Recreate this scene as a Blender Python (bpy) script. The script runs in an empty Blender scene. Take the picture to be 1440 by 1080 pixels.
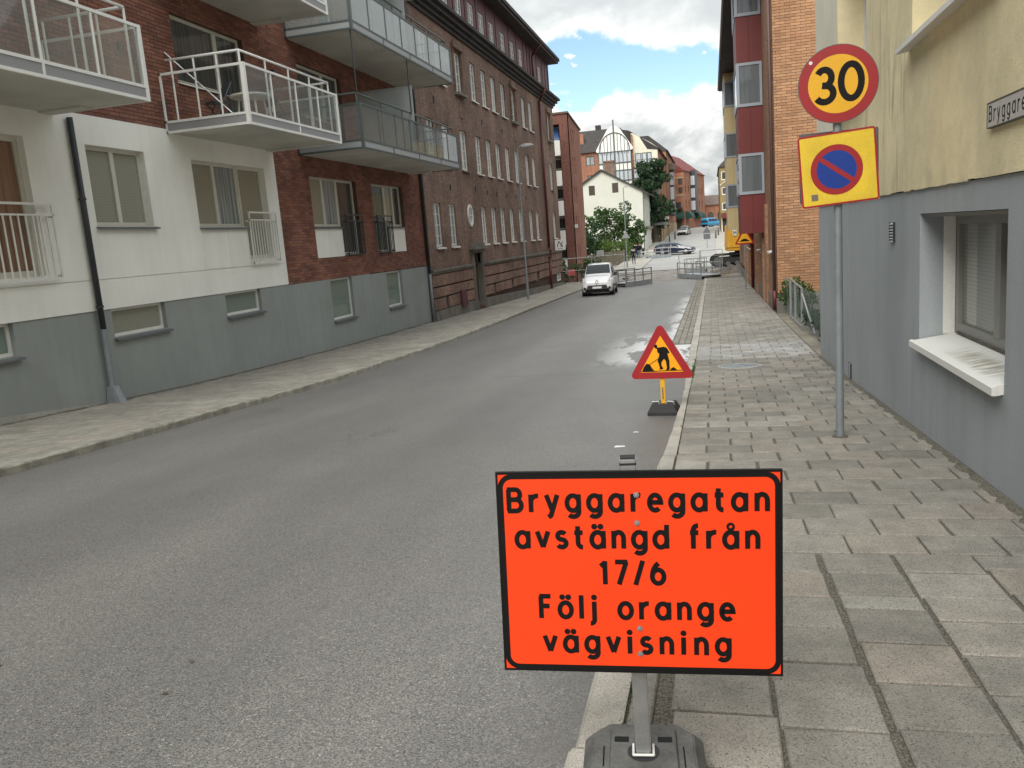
import bpy, bmesh, math, random
from mathutils import Vector, Matrix
random.seed(7)
SC = bpy.context.scene
COL = SC.collection
R = math.radians

# ------------------------------------------------------------------ camera
cam_d = bpy.data.cameras.new('camera')
cam = bpy.data.objects.new('camera', cam_d)
COL.objects.link(cam)
CR = Vector((0.97010, 0.23083, -0.07690)).normalized()
CF = Vector((-0.24120, 0.95558, -0.16980))
RX = ((0.970, -0.034, -0.241), (0.231, -0.184, 0.956), (-0.077, -0.982, -0.170))
def _cam():
    f = 1160.0
    D = Vector((280, -223, f)).normalized()
    V = Vector((530, 6820, f)).normalized()
    V = (V - D * V.dot(D)).normalized()
    X = V.cross(D)
    return X, D, V
_X, _D, _V = _cam()
CAMH = 1.92
# world rows: X, Y(street), Z(up)
right = Vector((_X.x, _D.x, -_V.x)); down = Vector((_X.y, _D.y, -_V.y)); fwd = Vector((_X.z, _D.z, -_V.z))
M = Matrix.Identity(4)
for i in range(3):
    M[i][0] = right[i]; M[i][1] = -down[i]; M[i][2] = -fwd[i]
M[0][3], M[1][3], M[2][3] = 0, 0, CAMH
cam.matrix_world = M
cam_d.sensor_fit = 'HORIZONTAL'; cam_d.sensor_width = 36
cam_d.lens = 36 * 1160 / 1440
cam_d.clip_start = 0.05; cam_d.clip_end = 5000
SC.camera = cam
def proj(p):
    d = Vector(p) - Vector((0, 0, CAMH))
    w = d.dot(fwd)
    if w <= 0.1: return None
    return 720 + 1160 * d.dot(right) / w, 540 + 1160 * d.dot(down) / w
def in_frame(p, m=0):
    q = proj(p)
    return q is not None and -m < q[0] < 1440 + m and -m < q[1] < 1080 + m
def cam_dist(p):
    return (Vector(p) - Vector((0, 0, CAMH))).length

# ------------------------------------------------------------------ world, sun, exposure
SUN_EL, SUN_AZ = R(42), R(-172)          # azimuth measured from +Y (down the street) towards +X
w = bpy.data.worlds.new('World'); SC.world = w; w.use_nodes = True
nt = w.node_tree; nt.nodes.clear()
def N(t, **k):
    n = nt.nodes.new(t)
    for a, b in k.items(): setattr(n, a, b)
    return n
def L(a, b): nt.links.new(a, b)
def wm(op, a, b=None, c=None):
    n = N('ShaderNodeMath', operation=op)
    for i, v in enumerate((a, b, c)):
        if v is None: continue
        if isinstance(v, (int, float)): n.inputs[i].default_value = v
        else: L(v, n.inputs[i])
    return n.outputs[0]
out = N('ShaderNodeOutputWorld'); bg = N('ShaderNodeBackground'); bg.inputs[1].default_value = 0.1
L(bg.outputs[0], out.inputs[0])
sky = N('ShaderNodeTexSky', sky_type='NISHITA'); sky.sun_disc = False
sky.sun_elevation = SUN_EL; sky.sun_rotation = SUN_AZ; sky.air_density = 1.0; sky.dust_density = 0.3; sky.ozone_density = 2.0
tc = N('ShaderNodeTexCoord'); sp = N('ShaderNodeSeparateXYZ'); L(tc.outputs['Generated'], sp.inputs[0])
zc = wm('MAXIMUM', sp.outputs[2], 0.0)
den = wm('ADD', zc, 0.22)
cb = N('ShaderNodeCombineXYZ'); L(wm('DIVIDE', sp.outputs[0], den), cb.inputs[0]); L(wm('DIVIDE', sp.outputs[1], den), cb.inputs[1])
def wnoise(scale, detail, off, dist=0.0, rough=0.55):
    v = N('ShaderNodeVectorMath', operation='ADD'); L(cb.outputs[0], v.inputs[0]); v.inputs[1].default_value = off
    n = N('ShaderNodeTexNoise'); n.inputs['Scale'].default_value = scale; n.inputs['Detail'].default_value = detail
    n.inputs['Roughness'].default_value = rough; n.inputs['Distortion'].default_value = dist; L(v.outputs[0], n.inputs[0]); return n.outputs[0]
def wramp(f, a, b, c0=0., c1=1.):
    n = N('ShaderNodeMapRange'); n.interpolation_type = 'SMOOTHSTEP'; L(f, n.inputs[0])
    for i, v in enumerate((a, b, c0, c1)): n.inputs[1 + i].default_value = v
    return n.outputs[0]
az = wm('ARCTAN2', sp.outputs[0], sp.outputs[1]); el = wm('MULTIPLY', wm('ARCSINE', sp.outputs[2]), 57.2958)
def dnoise(scale, detail, off, rough=0.55, zs=1.0, dist=0.0):      # noise over the directions of the sky: heaped clouds
    v = N('ShaderNodeVectorMath', operation='MULTIPLY_ADD'); L(tc.outputs['Generated'], v.inputs[0]); v.inputs[1].default_value = (scale, scale, scale * zs); v.inputs[2].default_value = off
    n = N('ShaderNodeTexNoise'); n.inputs['Scale'].default_value = 1.0; n.inputs['Detail'].default_value = detail; n.inputs['Roughness'].default_value = rough; n.inputs['Distortion'].default_value = dist
    L(v.outputs[0], n.inputs[0]); return n.outputs[0]
lump = dnoise(11.0, 10, (3.1, 0.4, 1.7), 0.58, 1.3, 0.15)
# a ragged opening between the heaped clouds below and the grey deck above
da = wm('DIVIDE', wm('ADD', az, 0.085), 0.19)
hh = wm('SUBTRACT', 1.6, wm('MULTIPLY', wm('MULTIPLY', da, da), 2.0))
ec = wm('SUBTRACT', 10.15, wm('MULTIPLY', az, 3.0))
dv = wm('SUBTRACT', el, ec)
dd_ = wm('ADD', wm('SUBTRACT', wm('ABSOLUTE', dv), hh), wm('MULTIPLY', wm('SUBTRACT', lump, 0.5), 7.5))     # degrees outside the opening
wisp = wramp(dnoise(26.0, 8, (8.4, 2.2, 5.1), 0.6, 1.8, 0.3), 0.63, 0.68)
cover = wnoise(0.8, 6, (1.7, 8.9, 0), 0.2)
mask = wm('MULTIPLY', wm('MAXIMUM', wramp(dd_, -0.25, 0.65), wm('MULTIPLY', wisp, 0.8)), wramp(cover, 0.30, 0.40))
upper = wramp(dv, -0.6, 0.6)
deck = wramp(wm('ADD', wm('MULTIPLY', wnoise(1.5, 8, (7.7, 3.1, 0), 0.4, 0.58), 0.6), wm('MULTIPLY', lump, 0.4)), 0.46, 0.68, 0.0, 0.6)
heap = wramp(wm('ADD', wm('MULTIPLY', dnoise(9.0, 9, (1.3, 5.5, 2.6), 0.6, 1.6, 0.25), 0.75), wm('MULTIPLY', lump, 0.25)), 0.43, 0.60, 0.0, 1.0)
rim = wramp(dd_, 0.2, 2.6, 0.9, 0.0)
tn = N('ShaderNodeMix', data_type='FLOAT'); L(upper, tn.inputs[0]); L(wm('ADD', heap, rim), tn.inputs[2]); L(wm('ADD', deck, wm('MULTIPLY', rim, 0.75)), tn.inputs[3])
tone = wm('MINIMUM', tn.outputs[0], 1.0)
mixc = N('ShaderNodeMix', data_type='RGBA'); L(tone, mixc.inputs[0])
mixc.inputs[6].default_value = (2.95, 3.12, 3.17, 1); mixc.inputs[7].default_value = (5.7, 5.75, 5.6, 1)
# an overcast sky is about three times brighter overhead than at the horizon
grad = wm('ADD', wm('MULTIPLY', zc, 1.7), 0.70)
vs = N('ShaderNodeVectorMath', operation='SCALE'); L(mixc.outputs[2], vs.inputs[0]); L(grad, vs.inputs['Scale'])
skyb = N('ShaderNodeVectorMath', operation='MULTIPLY'); L(sky.outputs[0], skyb.inputs[0]); skyb.inputs[1].default_value = (0.76, 0.78, 0.80)
mx = N('ShaderNodeMix', data_type='RGBA'); L(mask, mx.inputs[0]); L(skyb.outputs[0], mx.inputs[6]); L(vs.outputs[0], mx.inputs[7])
L(mx.outputs[2], bg.inputs[0])
sun_d = bpy.data.lights.new('sun', 'SUN'); sun_d.energy = 1.5; sun_d.angle = R(40); sun_d.color = (1.0, 0.955, 0.88)
sun = bpy.data.objects.new('sun', sun_d); COL.objects.link(sun)
sd = Vector((math.sin(SUN_AZ) * math.cos(SUN_EL), math.cos(SUN_AZ) * math.cos(SUN_EL), math.sin(SUN_EL)))
sun.rotation_euler = sd.to_track_quat('Z', 'Y').to_euler()
SC.view_settings.view_transform = 'Standard'; SC.view_settings.look = 'None'
SC.view_settings.exposure = 1.18; SC.view_settings.gamma = 1.0; SC.view_settings.use_curve_mapping = False

# ------------------------------------------------------------------ helpers
class MB:
    def __init__(s): s.v = []; s.f = []; s.m = []
    def add(s, vs, fs, m=0):
        o = len(s.v); s.v += [tuple(p) for p in vs]; s.f += [tuple(i + o for i in f) for f in fs]; s.m += [m] * len(fs)
    def quad(s, a, b, c, d, m=0): s.add((a, b, c, d), ((0, 1, 2, 3),), m)
    def hexa(s, p, m=0):   # p[0:4] bottom ring, p[4:8] top ring
        s.add(p, ((3, 2, 1, 0), (4, 5, 6, 7), (0, 1, 5, 4), (1, 2, 6, 5), (2, 3, 7, 6), (3, 0, 4, 7)), m)
    def box(s, x0, x1, y0, y1, z0, z1, m=0):
        s.hexa([(x0, y0, z0), (x1, y0, z0), (x1, y1, z0), (x0, y1, z0), (x0, y0, z1), (x1, y0, z1), (x1, y1, z1), (x0, y1, z1)], m)
    def fbox(s, F, u0, u1, z0, z1, d0, d1, m=0):
        s.hexa([F(u0, z0, d0), F(u1, z0, d0), F(u1, z0, d1), F(u0, z0, d1), F(u0, z1, d0), F(u1, z1, d0), F(u1, z1, d1), F(u0, z1, d1)], m)
    def tube(s, a, b, r, r2=None, n=10, m=0, caps=True):
        a = Vector(a); b = Vector(b); r2 = r if r2 is None else r2
        d = (b - a).normalized(); u = d.orthogonal().normalized(); w_ = d.cross(u)
        o = len(s.v)
        for i in range(n):
            t = 2 * math.pi * i / n; e = u * math.cos(t) + w_ * math.sin(t)
            s.v.append(tuple(a + e * r)); s.v.append(tuple(b + e * r2))
        for i in range(n):
            j = (i + 1) % n; s.f.append((o + 2 * i, o + 2 * j, o + 2 * j + 1, o + 2 * i + 1)); s.m.append(m)
        if caps:
            s.f.append(tuple(o + 2 * i for i in range(n))[::-1]); s.m.append(m)
            s.f.append(tuple(o + 2 * i + 1 for i in range(n))); s.m.append(m)
    def path(s, pts, r, n=8, m=0):
        for a, b in zip(pts[:-1], pts[1:]): s.tube(a, b, r, n=n, m=m)
    def prism(s, poly, F, d0, d1, m=0):   # poly of (u,z) extruded in depth
        n = len(poly)
        vs = [F(u, z, d0) for u, z in poly] + [F(u, z, d1) for u, z in poly]
        fs = [tuple(range(n))[::-1], tuple(range(n, 2 * n))] + [(i, (i + 1) % n, n + (i + 1) % n, n + i) for i in range(n)]
        s.add(vs, fs, m)
    def build(s, name, mats, parent=None, smooth=False, bevel=0, loc=None):
        me = bpy.data.meshes.new(name); me.from_pydata(s.v, [], s.f)
        if not isinstance(mats, (list, tuple)): mats = [mats]
        for m in mats: me.materials.append(m)
        if len(mats) > 1: me.polygons.foreach_set('material_index', s.m)
        bm = bmesh.new(); bm.from_mesh(me); bmesh.ops.recalc_face_normals(bm, faces=bm.faces)
        if bevel:
            bmesh.ops.bevel(bm, geom=bm.edges, offset=bevel, segments=2, affect='EDGES')
        bm.to_mesh(me); bm.free()
        if smooth: me.polygons.foreach_set('use_smooth', [True] * len(me.polygons))
        o = bpy.data.objects.new(name, me); COL.objects.link(o)
        if parent is not None: o.parent = parent
        if loc is not None: o.location = loc
        return o
def tag(o, label=None, cat=None, group=None, kind=None):
    if label: o['label'] = label
    if cat: o['category'] = cat
    if group: o['group'] = group
    if kind: o['kind'] = kind
    return o
def thing(name, label, cat, loc=(0, 0, 0), rz=0, group=None, parent=None):
    o = bpy.data.objects.new(name, None); COL.objects.link(o); o.location = loc; o.rotation_euler = (0, 0, rz)
    o.empty_display_size = 0.2
    return tag(o, label, cat, group)
def copy_tree(o, parent=None):
    c = o.copy(); COL.objects.link(c)
    if parent is not None: c.parent = parent
    for ch in [x for x in o.children]: copy_tree(ch, c)
    return c

# ground profile along the street
GY = [-60, -40, 0, 2.69, 7.2, 16, 22.5, 32, 37, 42.2, 53.8, 63, 72, 85, 100, 115, 133, 150, 170, 200, 900]
GZ = [1.6, 1.2, .128, .038, -.192, -.704, -.92, -1.126, -1.216, -1.344, -1.6, -1.68, -1.68, -1.5, -1.14, -.45, .6, 1.1, 1.57, 1.9, 2.6]
def g(y):
    if y <= GY[0]: return GZ[0]
    for a, b, za, zb in zip(GY[:-1], GY[1:], GZ[:-1], GZ[1:]):
        if y <= b: return za + (zb - za) * (y - a) / (b - a)
    return GZ[-1]
def gs(y):  # smoothed
    return (g(y - 2) + 2 * g(y) + g(y + 2)) / 4

# ------------------------------------------------------------------ materials
class Mat:
    def __init__(s, name):
        s.m = bpy.data.materials.new(name); s.m.use_nodes = True; s.t = s.m.node_tree
        s.b = s.t.nodes['Principled BSDF']; s.out = s.t.nodes['Material Output']
        s.geo = None
    def n(s, t, **k):
        x = s.t.nodes.new(t)
        for a, b in k.items(): setattr(x, a, b)
        return x
    def l(s, a, b): s.t.links.new(a, b)
    def pos(s, scale=(1, 1, 1)):
        if s.geo is None: s.geo = s.n('ShaderNodeNewGeometry')
        v = s.n('ShaderNodeVectorMath', operation='MULTIPLY'); s.l(s.geo.outputs['Position'], v.inputs[0]); v.inputs[1].default_value = scale
        return v.outputs[0]
    def noise(s, scale, detail=4, vec=None, rough=0.55, dist=0):
        x = s.n('ShaderNodeTexNoise'); x.inputs['Scale'].default_value = scale; x.inputs['Detail'].default_value = detail
        x.inputs['Roughness'].default_value = rough; x.inputs['Distortion'].default_value = dist
        s.l(vec if vec is not None else s.pos(), x.inputs['Vector']); return x.outputs[0]
    def ramp(s, f, a, b, c0=0., c1=1., smooth=True):
        x = s.n('ShaderNodeMapRange')
        if smooth: x.interpolation_type = 'SMOOTHSTEP'
        s.l(f, x.inputs[0])
        for i, v in enumerate((a, b, c0, c1)): x.inputs[1 + i].default_value = v
        return x.outputs[0]
    def math(s, op, a, b=None, c=None):
        x = s.n('ShaderNodeMath', operation=op)
        for i, v in enumerate((a, b, c)):
            if v is None: continue
            if isinstance(v, (int, float)): x.inputs[i].default_value = v
            else: s.l(v, x.inputs[i])
        return x.outputs[0]
    def mix(s, f, a, b, mode='MIX'):
        x = s.n('ShaderNodeMix', data_type='RGBA', blend_type=mode)
        for i, v in ((0, f), (6, a), (7, b)):
            if isinstance(v, (int, float)): x.inputs[i].default_value = v
            elif isinstance(v, (tuple, list)): x.inputs[i].default_value = (v[0], v[1], v[2], 1)
            else: s.l(v, x.inputs[i])
        return x.outputs[2]
    def scale(s, c, f):
        x = s.n('ShaderNodeVectorMath', operation='SCALE')
        if isinstance(c, (tuple, list)): x.inputs[0].default_value = c[:3]
        else: s.l(c, x.inputs[0])
        s.l(f, x.inputs['Scale']); return x.outputs[0]
    def done(s, col=None, rough=0.8, spec=0.3, metal=0, bump=None, bstr=0.3, bdist=0.01):
        if col is not None:
            if isinstance(col, (tuple, list)): s.b.inputs['Base Color'].default_value = (col[0], col[1], col[2], 1)
            else: s.l(col, s.b.inputs['Base Color'])
        if isinstance(rough, (int, float)): s.b.inputs['Roughness'].default_value = rough
        else: s.l(rough, s.b.inputs['Roughness'])
        s.b.inputs['Specular IOR Level'].default_value = spec; s.b.inputs['Metallic'].default_value = metal
        if bump is not None:
            x = s.n('ShaderNodeBump'); x.inputs['Strength'].default_value = bstr; x.inputs['Distance'].default_value = bdist
            s.l(bump, x.inputs['Height']); s.l(x.outputs[0], s.b.inputs['Normal'])
        return s.m
def simple(name, col, rough=0.7, spec=0.3, metal=0, var=0.12, sc=2.0, fine=60, fvar=0.06, streak=0.0, bstr=0.0, tint=None):
    m = Mat(name)
    a = m.ramp(m.noise(sc, 5), 0.25, 0.75, 1 - var, 1 + var)
    b = m.ramp(m.noise(fine, 3), 0.25, 0.75, 1 - fvar, 1 + fvar)
    f = m.math('MULTIPLY', a, b)
    if streak:
        st = m.ramp(m.noise(1.0, 4, m.pos((5, 5, 0.35))), 0.35, 0.7, 1 + streak * 0.3, 1 - streak)
        f = m.math('MULTIPLY', f, st)
    c = m.scale(col, f)
    if tint is not None:
        c = m.mix(m.ramp(m.noise(sc * 0.7, 5, m.pos((1, 1, 0.6))), 0.5, 0.75, 0, 0.6), c, tint)
    return m.done(c, rough, spec, metal, bump=(m.noise(fine, 4) if bstr else None), bstr=bstr, bdist=0.004)
def flat(name, col, rough=0.5, spec=0.4, metal=0, coat=0):
    m = Mat(name); m.done(col, rough, spec, metal)
    if coat: m.b.inputs['Coat Weight'].default_value = coat; m.b.inputs['Coat Roughness'].default_value = 0.05
    return m.m
def brick_mat(name, cols, rough=0.85, soot=0.25):
    """fired brick: every brick its own shade, grain and soot on top"""
    m = Mat(name)
    if m.geo is None: m.geo = m.n('ShaderNodeNewGeometry')
    oi = m.n('ShaderNodeObjectInfo')
    r = m.math('FRACT', m.math('ADD', m.geo.outputs['Random Per Island'], m.math('MULTIPLY', oi.outputs['Random'], 7.3)))
    cr = m.n('ShaderNodeValToRGB'); m.l(r, cr.inputs[0]); e = cr.color_ramp
    e.elements[0].color = cols[0] + (1,); e.elements[1].color = cols[-1] + (1,)
    for i, c in enumerate(cols[1:-1]): x = e.elements.new((i + 1) / (len(cols) - 1)); x.color = c + (1,)
    f = m.math('MULTIPLY', m.ramp(m.noise(70, 4), 0.25, 0.75, 0.85, 1.15), m.ramp(m.noise(0.8, 5), 0.3, 0.7, 1 - soot, 1.1))
    return m.done(m.scale(cr.outputs[0], f), rough, 0.25, bump=m.noise(110, 4), bstr=0.5, bdist=0.004)
def brick_tex(name, c1, c2, mortar, su, bw=0.26, bh=0.078, axis='Y', soot=0.3, bumpd=0.01):
    """brickwork too far away to pick the bricks apart"""
    m = Mat(name); m.geo = m.n('ShaderNodeNewGeometry')
    sp_ = m.n('ShaderNodeSeparateXYZ'); m.l(m.geo.outputs['Position'], sp_.inputs[0])
    cb_ = m.n('ShaderNodeCombineXYZ'); m.l(m.math('ADD', sp_.outputs[1], m.math('MULTIPLY', sp_.outputs[0], 1.0)), cb_.inputs[0]); m.l(sp_.outputs[2], cb_.inputs[1])
    b = m.n('ShaderNodeTexBrick'); m.l(cb_.outputs[0], b.inputs['Vector'])
    b.inputs['Color1'].default_value = c1 + (1,); b.inputs['Color2'].default_value = c2 + (1,); b.inputs['Mortar'].default_value = mortar + (1,)
    b.inputs['Scale'].default_value = 1.0; b.inputs['Mortar Size'].default_value = 0.006; b.inputs['Mortar Smooth'].default_value = 0.1
    b.inputs['Brick Width'].default_value = bw; b.inputs['Row Height'].default_value = bh
    f = m.math('MULTIPLY', m.ramp(m.noise(0.5, 6), 0.3, 0.7, 1 - soot, 1.12), m.ramp(m.noise(7, 5), 0.25, 0.75, 0.78, 1.22))
    f = m.math('MULTIPLY', f, m.ramp(m.noise(1.0, 4, m.pos((3, 3, 0.3))), 0.35, 0.7, 1.05, 0.85))
    return m.done(m.scale(b.outputs[0], f), 0.85, 0.2, bump=b.outputs['Fac'], bstr=-0.5, bdist=bumpd)
def asphalt_mat():
    m = Mat('asphalt')
    v = m.n('ShaderNodeTexVoronoi'); v.inputs['Scale'].default_value = 150; m.l(m.pos(), v.inputs['Vector'])
    sp_ = m.n('ShaderNodeSeparateColor'); m.l(v.outputs['Color'], sp_.inputs[0])
    stone = m.ramp(sp_.outputs[0], 0.0, 1.0, 0.50, 1.52, False)
    bright = m.ramp(sp_.outputs[1], 0.95, 0.99, 1.0, 1.9)
    pit = m.ramp(m.noise(95, 4), 0.30, 0.48, 0.45, 1.0)
    wide = m.ramp(m.noise(0.35, 5, m.pos((1.6, 0.30, 1))), 0.3, 0.7, 0.92, 1.08)
    patch = m.ramp(m.noise(1.6, 6, m.pos((1, 0.5, 1))), 0.3, 0.7, 0.94, 1.06)
    f = m.math('MULTIPLY', m.math('MULTIPLY', stone, bright), m.math('MULTIPLY', pit, m.math('MULTIPLY', wide, patch)))
    # lighter wheel tracks along the street
    sx = m.n('ShaderNodeSeparateXYZ'); m.l(m.pos(), sx.inputs[0])
    wob = m.math('MULTIPLY', m.math('SUBTRACT', m.noise(0.12, 3), 0.5), 1.2)
    tr = m.math('SINE', m.math('MULTIPLY', m.math('ADD', sx.outputs[0], wob), 2.6))
    f = m.math('MULTIPLY', f, m.ramp(tr, -1, 1, 0.95, 1.08))
    base = m.mix(m.noise(0.8, 3), (0.143, 0.138, 0.126), (0.148, 0.139, 0.131))
    c = m.scale(base, f)
    # dried slurry spilled across the lane by the far kerb side
    al = m.noise(1.0, 6, m.pos((1.5, 0.42, 1)), 0.6)
    near = m.math('MULTIPLY', m.ramp(sx.outputs[1], 16.5, 18.5), m.ramp(sx.outputs[1], 22.0, 25.5, 1, 0))
    near = m.math('MULTIPLY', near, m.ramp(sx.outputs[0], -3.0, -1.3))
    gut = m.math('MULTIPLY', m.ramp(sx.outputs[0], -1.7, -1.0), m.math('MULTIPLY', m.ramp(sx.outputs[1], 16, 19), m.ramp(sx.outputs[1], 34, 52, 1, 0)))
    sl = m.math('MAXIMUM', m.math('MULTIPLY', near, m.ramp(al, 0.45, 0.485)), m.math('MULTIPLY', gut, m.ramp(al, 0.45, 0.54, 0, 0.9)))
    # seam of an old trench repair across the lane, cracks and dark patches
    seam = m.math('MULTIPLY', m.ramp(m.math('ABSOLUTE', m.math('SUBTRACT', sx.outputs[1], m.math('ADD', 15.9, m.math('MULTIPLY', m.noise(0.9, 4), 0.5)))), 0.02, 0.07, 1, 0), m.ramp(sx.outputs[0], -4.6, -4.2))
    vc = m.n('ShaderNodeTexVoronoi', feature='DISTANCE_TO_EDGE'); vc.inputs['Scale'].default_value = 0.32
    wv = m.n('ShaderNodeVectorMath', operation='ADD'); m.l(m.pos((1, 0.6, 0)), wv.inputs[0])
    ns_ = m.n('ShaderNodeTexNoise'); ns_.inputs['Scale'].default_value = 1.6; ns_.inputs['Detail'].default_value = 6; m.l(m.pos(), ns_.inputs['Vector']); m.l(ns_.outputs['Color'], wv.inputs[1]); m.l(wv.outputs[0], vc.inputs['Vector'])
    crack = m.math('MULTIPLY', m.ramp(vc.outputs['Distance'], 0.0, 0.006, 1, 0), m.ramp(m.noise(0.25, 3), 0.52, 0.60))
    spot = m.math('MULTIPLY', m.ramp(m.noise(0.9, 5, m.pos((1, .7, 1))), 0.66, 0.71), m.ramp(sx.outputs[0], -7.0, -6.2, 1, 0.25))
    dk = m.math('MAXIMUM', m.math('MULTIPLY', seam, 0.5), m.math('MAXIMUM', m.math('MULTIPLY', crack, 0.6), m.math('MULTIPLY', spot, 0.45)))
    c = m.mix(dk, c, (0.045, 0.043, 0.04))
    grit = m.math('MULTIPLY', m.math('MAXIMUM', m.ramp(sx.outputs[0], -7.7, -8.1), m.ramp(sx.outputs[0], -0.95, -0.62)), m.ramp(m.noise(3.0, 6), 0.40, 0.62, 0, 0.55))
    c = m.mix(grit, c, (0.105, 0.098, 0.085))
    c = m.mix(m.math('MULTIPLY', sl, m.ramp(m.noise(9, 5), 0.32, 0.5, 0.5, 1.0)), c, (0.62, 0.62, 0.61))
    h = m.math('ADD', m.math('MULTIPLY', sp_.outputs[2], 0.5), m.noise(120, 4))
    return m.done(c, 0.48, 0.9, bump=h, bstr=0.4, bdist=0.006)
def slab_mat(name, c0, c1, c2):
    m = Mat(name); m.geo = m.n('ShaderNodeNewGeometry'); oi = m.n('ShaderNodeObjectInfo')
    r = m.math('FRACT', m.math('ADD', m.geo.outputs['Random Per Island'], m.math('MULTIPLY', oi.outputs['Random'], 5.7)))
    cr = m.n('ShaderNodeValToRGB'); m.l(r, cr.inputs[0]); e = cr.color_ramp
    e.elements[0].color = c0 + (1,); e.elements[1].color = c2 + (1,)
    x = e.elements.new(0.55); x.color = c1 + (1,); x = e.elements.new(0.8); x.color = (c1[0] * 1.035, c1[1] * 0.98, c1[2] * 0.95, 1)
    v = m.n('ShaderNodeTexVoronoi'); v.inputs['Scale'].default_value = 190; m.l(m.pos(), v.inputs['Vector'])
    sc_ = m.n('ShaderNodeSeparateColor'); m.l(v.outputs['Color'], sc_.inputs[0])
    agg = m.math('MULTIPLY', m.ramp(sc_.outputs[0], 0, 1, 0.78, 1.22, False), m.ramp(sc_.outputs[1], 0.9, 0.97, 1, 0.45))
    wear = m.math('MULTIPLY', m.ramp(m.noise(5, 6), 0.3, 0.7, 0.85, 1.1), m.ramp(m.noise(0.5, 4), 0.3, 0.7, 0.9, 1.08))
    pits = m.ramp(m.noise(75, 3), 0.26, 0.38, 0.6, 1.0)
    c = m.scale(cr.outputs[0], m.math('MULTIPLY', m.math('MULTIPLY', agg, wear), pits))
    return m.done(c, 0.85, 0.25, bump=m.math('ADD', m.noise(90, 4), m.math('MULTIPLY', sc_.outputs[2], 0.4)), bstr=0.45, bdist=0.005)
def joint_mat():
    m = Mat('joint_sand')
    c = m.mix(m.ramp(m.noise(90, 4), 0.35, 0.65), (0.075, 0.07, 0.058), (0.20, 0.185, 0.155))
    c = m.mix(m.ramp(m.noise(1.6, 5), 0.56, 0.72, 0, 0.5), c, (0.075, 0.08, 0.04))
    return m.done(c, 0.95, 0.1, bump=m.noise(150, 4), bstr=0.8, bdist=0.01)
def glass_pane(name, tint=(0.05, 0.055, 0.055), stripes=None, stripe_w=0.03, rough=0.02, spec=0.5, refl=1.0, curtain_or_sky=None):
    """a window pane whose colour is a blind, curtains, a dark room or painted sky reflection"""
    m = Mat(name); c = tint
    if stripes is not None:
        sx = m.n('ShaderNodeSeparateXYZ'); m.l(m.pos(), sx.inputs[0])
        s_ = m.math('FRACT', m.math('DIVIDE', sx.outputs[2], stripe_w))
        c = m.mix(m.ramp(s_, 0.15, 0.6), tint, stripes)
    elif curtain_or_sky is not None:
        f = m.noise(1.0, 3, m.pos((9, 9, 0.25)))
        c = m.mix(m.ramp(f, 0.35, 0.6), tint, curtain_or_sky)
    m.done(c, 0.7, 0.1)
    m.b.inputs['Coat Weight'].default_value = 1.0; m.b.inputs['Coat Roughness'].default_value = rough; m.b.inputs['Coat IOR'].default_value = 1.0 + 0.55 * refl
    wv = m.n('ShaderNodeBump'); wv.inputs['Strength'].default_value = 0.05; wv.inputs['Distance'].default_value = 0.05
    m.l(m.noise(1.6, 2), wv.inputs['Height']); m.l(wv.outputs[0], m.b.inputs['Coat Normal'])
    return m.m
def clear_glass(name, tint=(0.92, 0.945, 0.94), pale_veil=0.09):
    m = Mat(name); t = m.t
    tr = m.n('ShaderNodeBsdfTransparent'); tr.inputs[0].default_value = tint + (1,)
    gl = m.n('ShaderNodeBsdfGlossy'); gl.inputs['Roughness'].default_value = 0.03
    df = m.n('ShaderNodeBsdfDiffuse'); df.inputs[0].default_value = (0.62, 0.66, 0.65, 1)
    m1 = m.n('ShaderNodeMixShader'); m1.inputs[0].default_value = pale_veil; m.l(tr.outputs[0], m1.inputs[1]); m.l(df.outputs[0], m1.inputs[2])  # diffuse share: painted pale reflection on balconies, real milkiness on the screen
    lw = m.n('ShaderNodeLayerWeight'); lw.inputs[0].default_value = 0.5
    m2 = m.n('ShaderNodeMixShader'); m.l(m.math('ADD', m.math('MULTIPLY', m.math('POWER', lw.outputs['Facing'], 4.0), 0.85), 0.035), m2.inputs[0]); m.l(m1.outputs[0], m2.inputs[1]); m.l(gl.outputs[0], m2.inputs[2])
    m.l(m2.outputs[0], m.out.inputs[0]); t.nodes.remove(m.b)
    return m.m
MT = {}
MT['asphalt'] = asphalt_mat()
MT['slab'] = slab_mat('concrete_slab', (0.20, 0.19, 0.168), (0.265, 0.251, 0.222), (0.32, 0.303, 0.27))
MT['slab_pale'] = slab_mat('pale_slab', (0.28, 0.275, 0.26), (0.32, 0.315, 0.30), (0.37, 0.365, 0.35))
MT['slab_thin'] = slab_mat('thin_pale_slab', (0.27, 0.26, 0.235), (0.30, 0.29, 0.26), (0.34, 0.33, 0.30))
MT['slab_warm'] = slab_mat('buff_slab', (0.275, 0.26, 0.222), (0.315, 0.298, 0.256), (0.36, 0.342, 0.295))
MT['joint'] = joint_mat()
MT['kerb'] = simple('granite', (0.36, 0.34, 0.30), 0.8, 0.3, var=0.2, sc=3, fine=140, fvar=0.3, bstr=0.5)
MT['kerb_dark'] = simple('sooty_granite', (0.30, 0.285, 0.24), 0.85, 0.3, var=0.3, sc=5, fine=120, fvar=0.3, bstr=0.6)
MT['soil'] = simple('soil', (0.22, 0.20, 0.16), 0.95, 0.1, var=0.25, sc=1.5, fine=40, fvar=0.25, bstr=0.8)
MT['gravel'] = simple('broken_road', (0.24, 0.225, 0.205), 0.95, 0.1, var=0.3, sc=1.1, fine=9, fvar=0.35, bstr=0.8)
MT['rubble'] = simple('dug_up_earth', (0.13, 0.112, 0.095), 0.95, 0.1, var=0.35, sc=1.5, fine=12, fvar=0.35, bstr=0.8)
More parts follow.
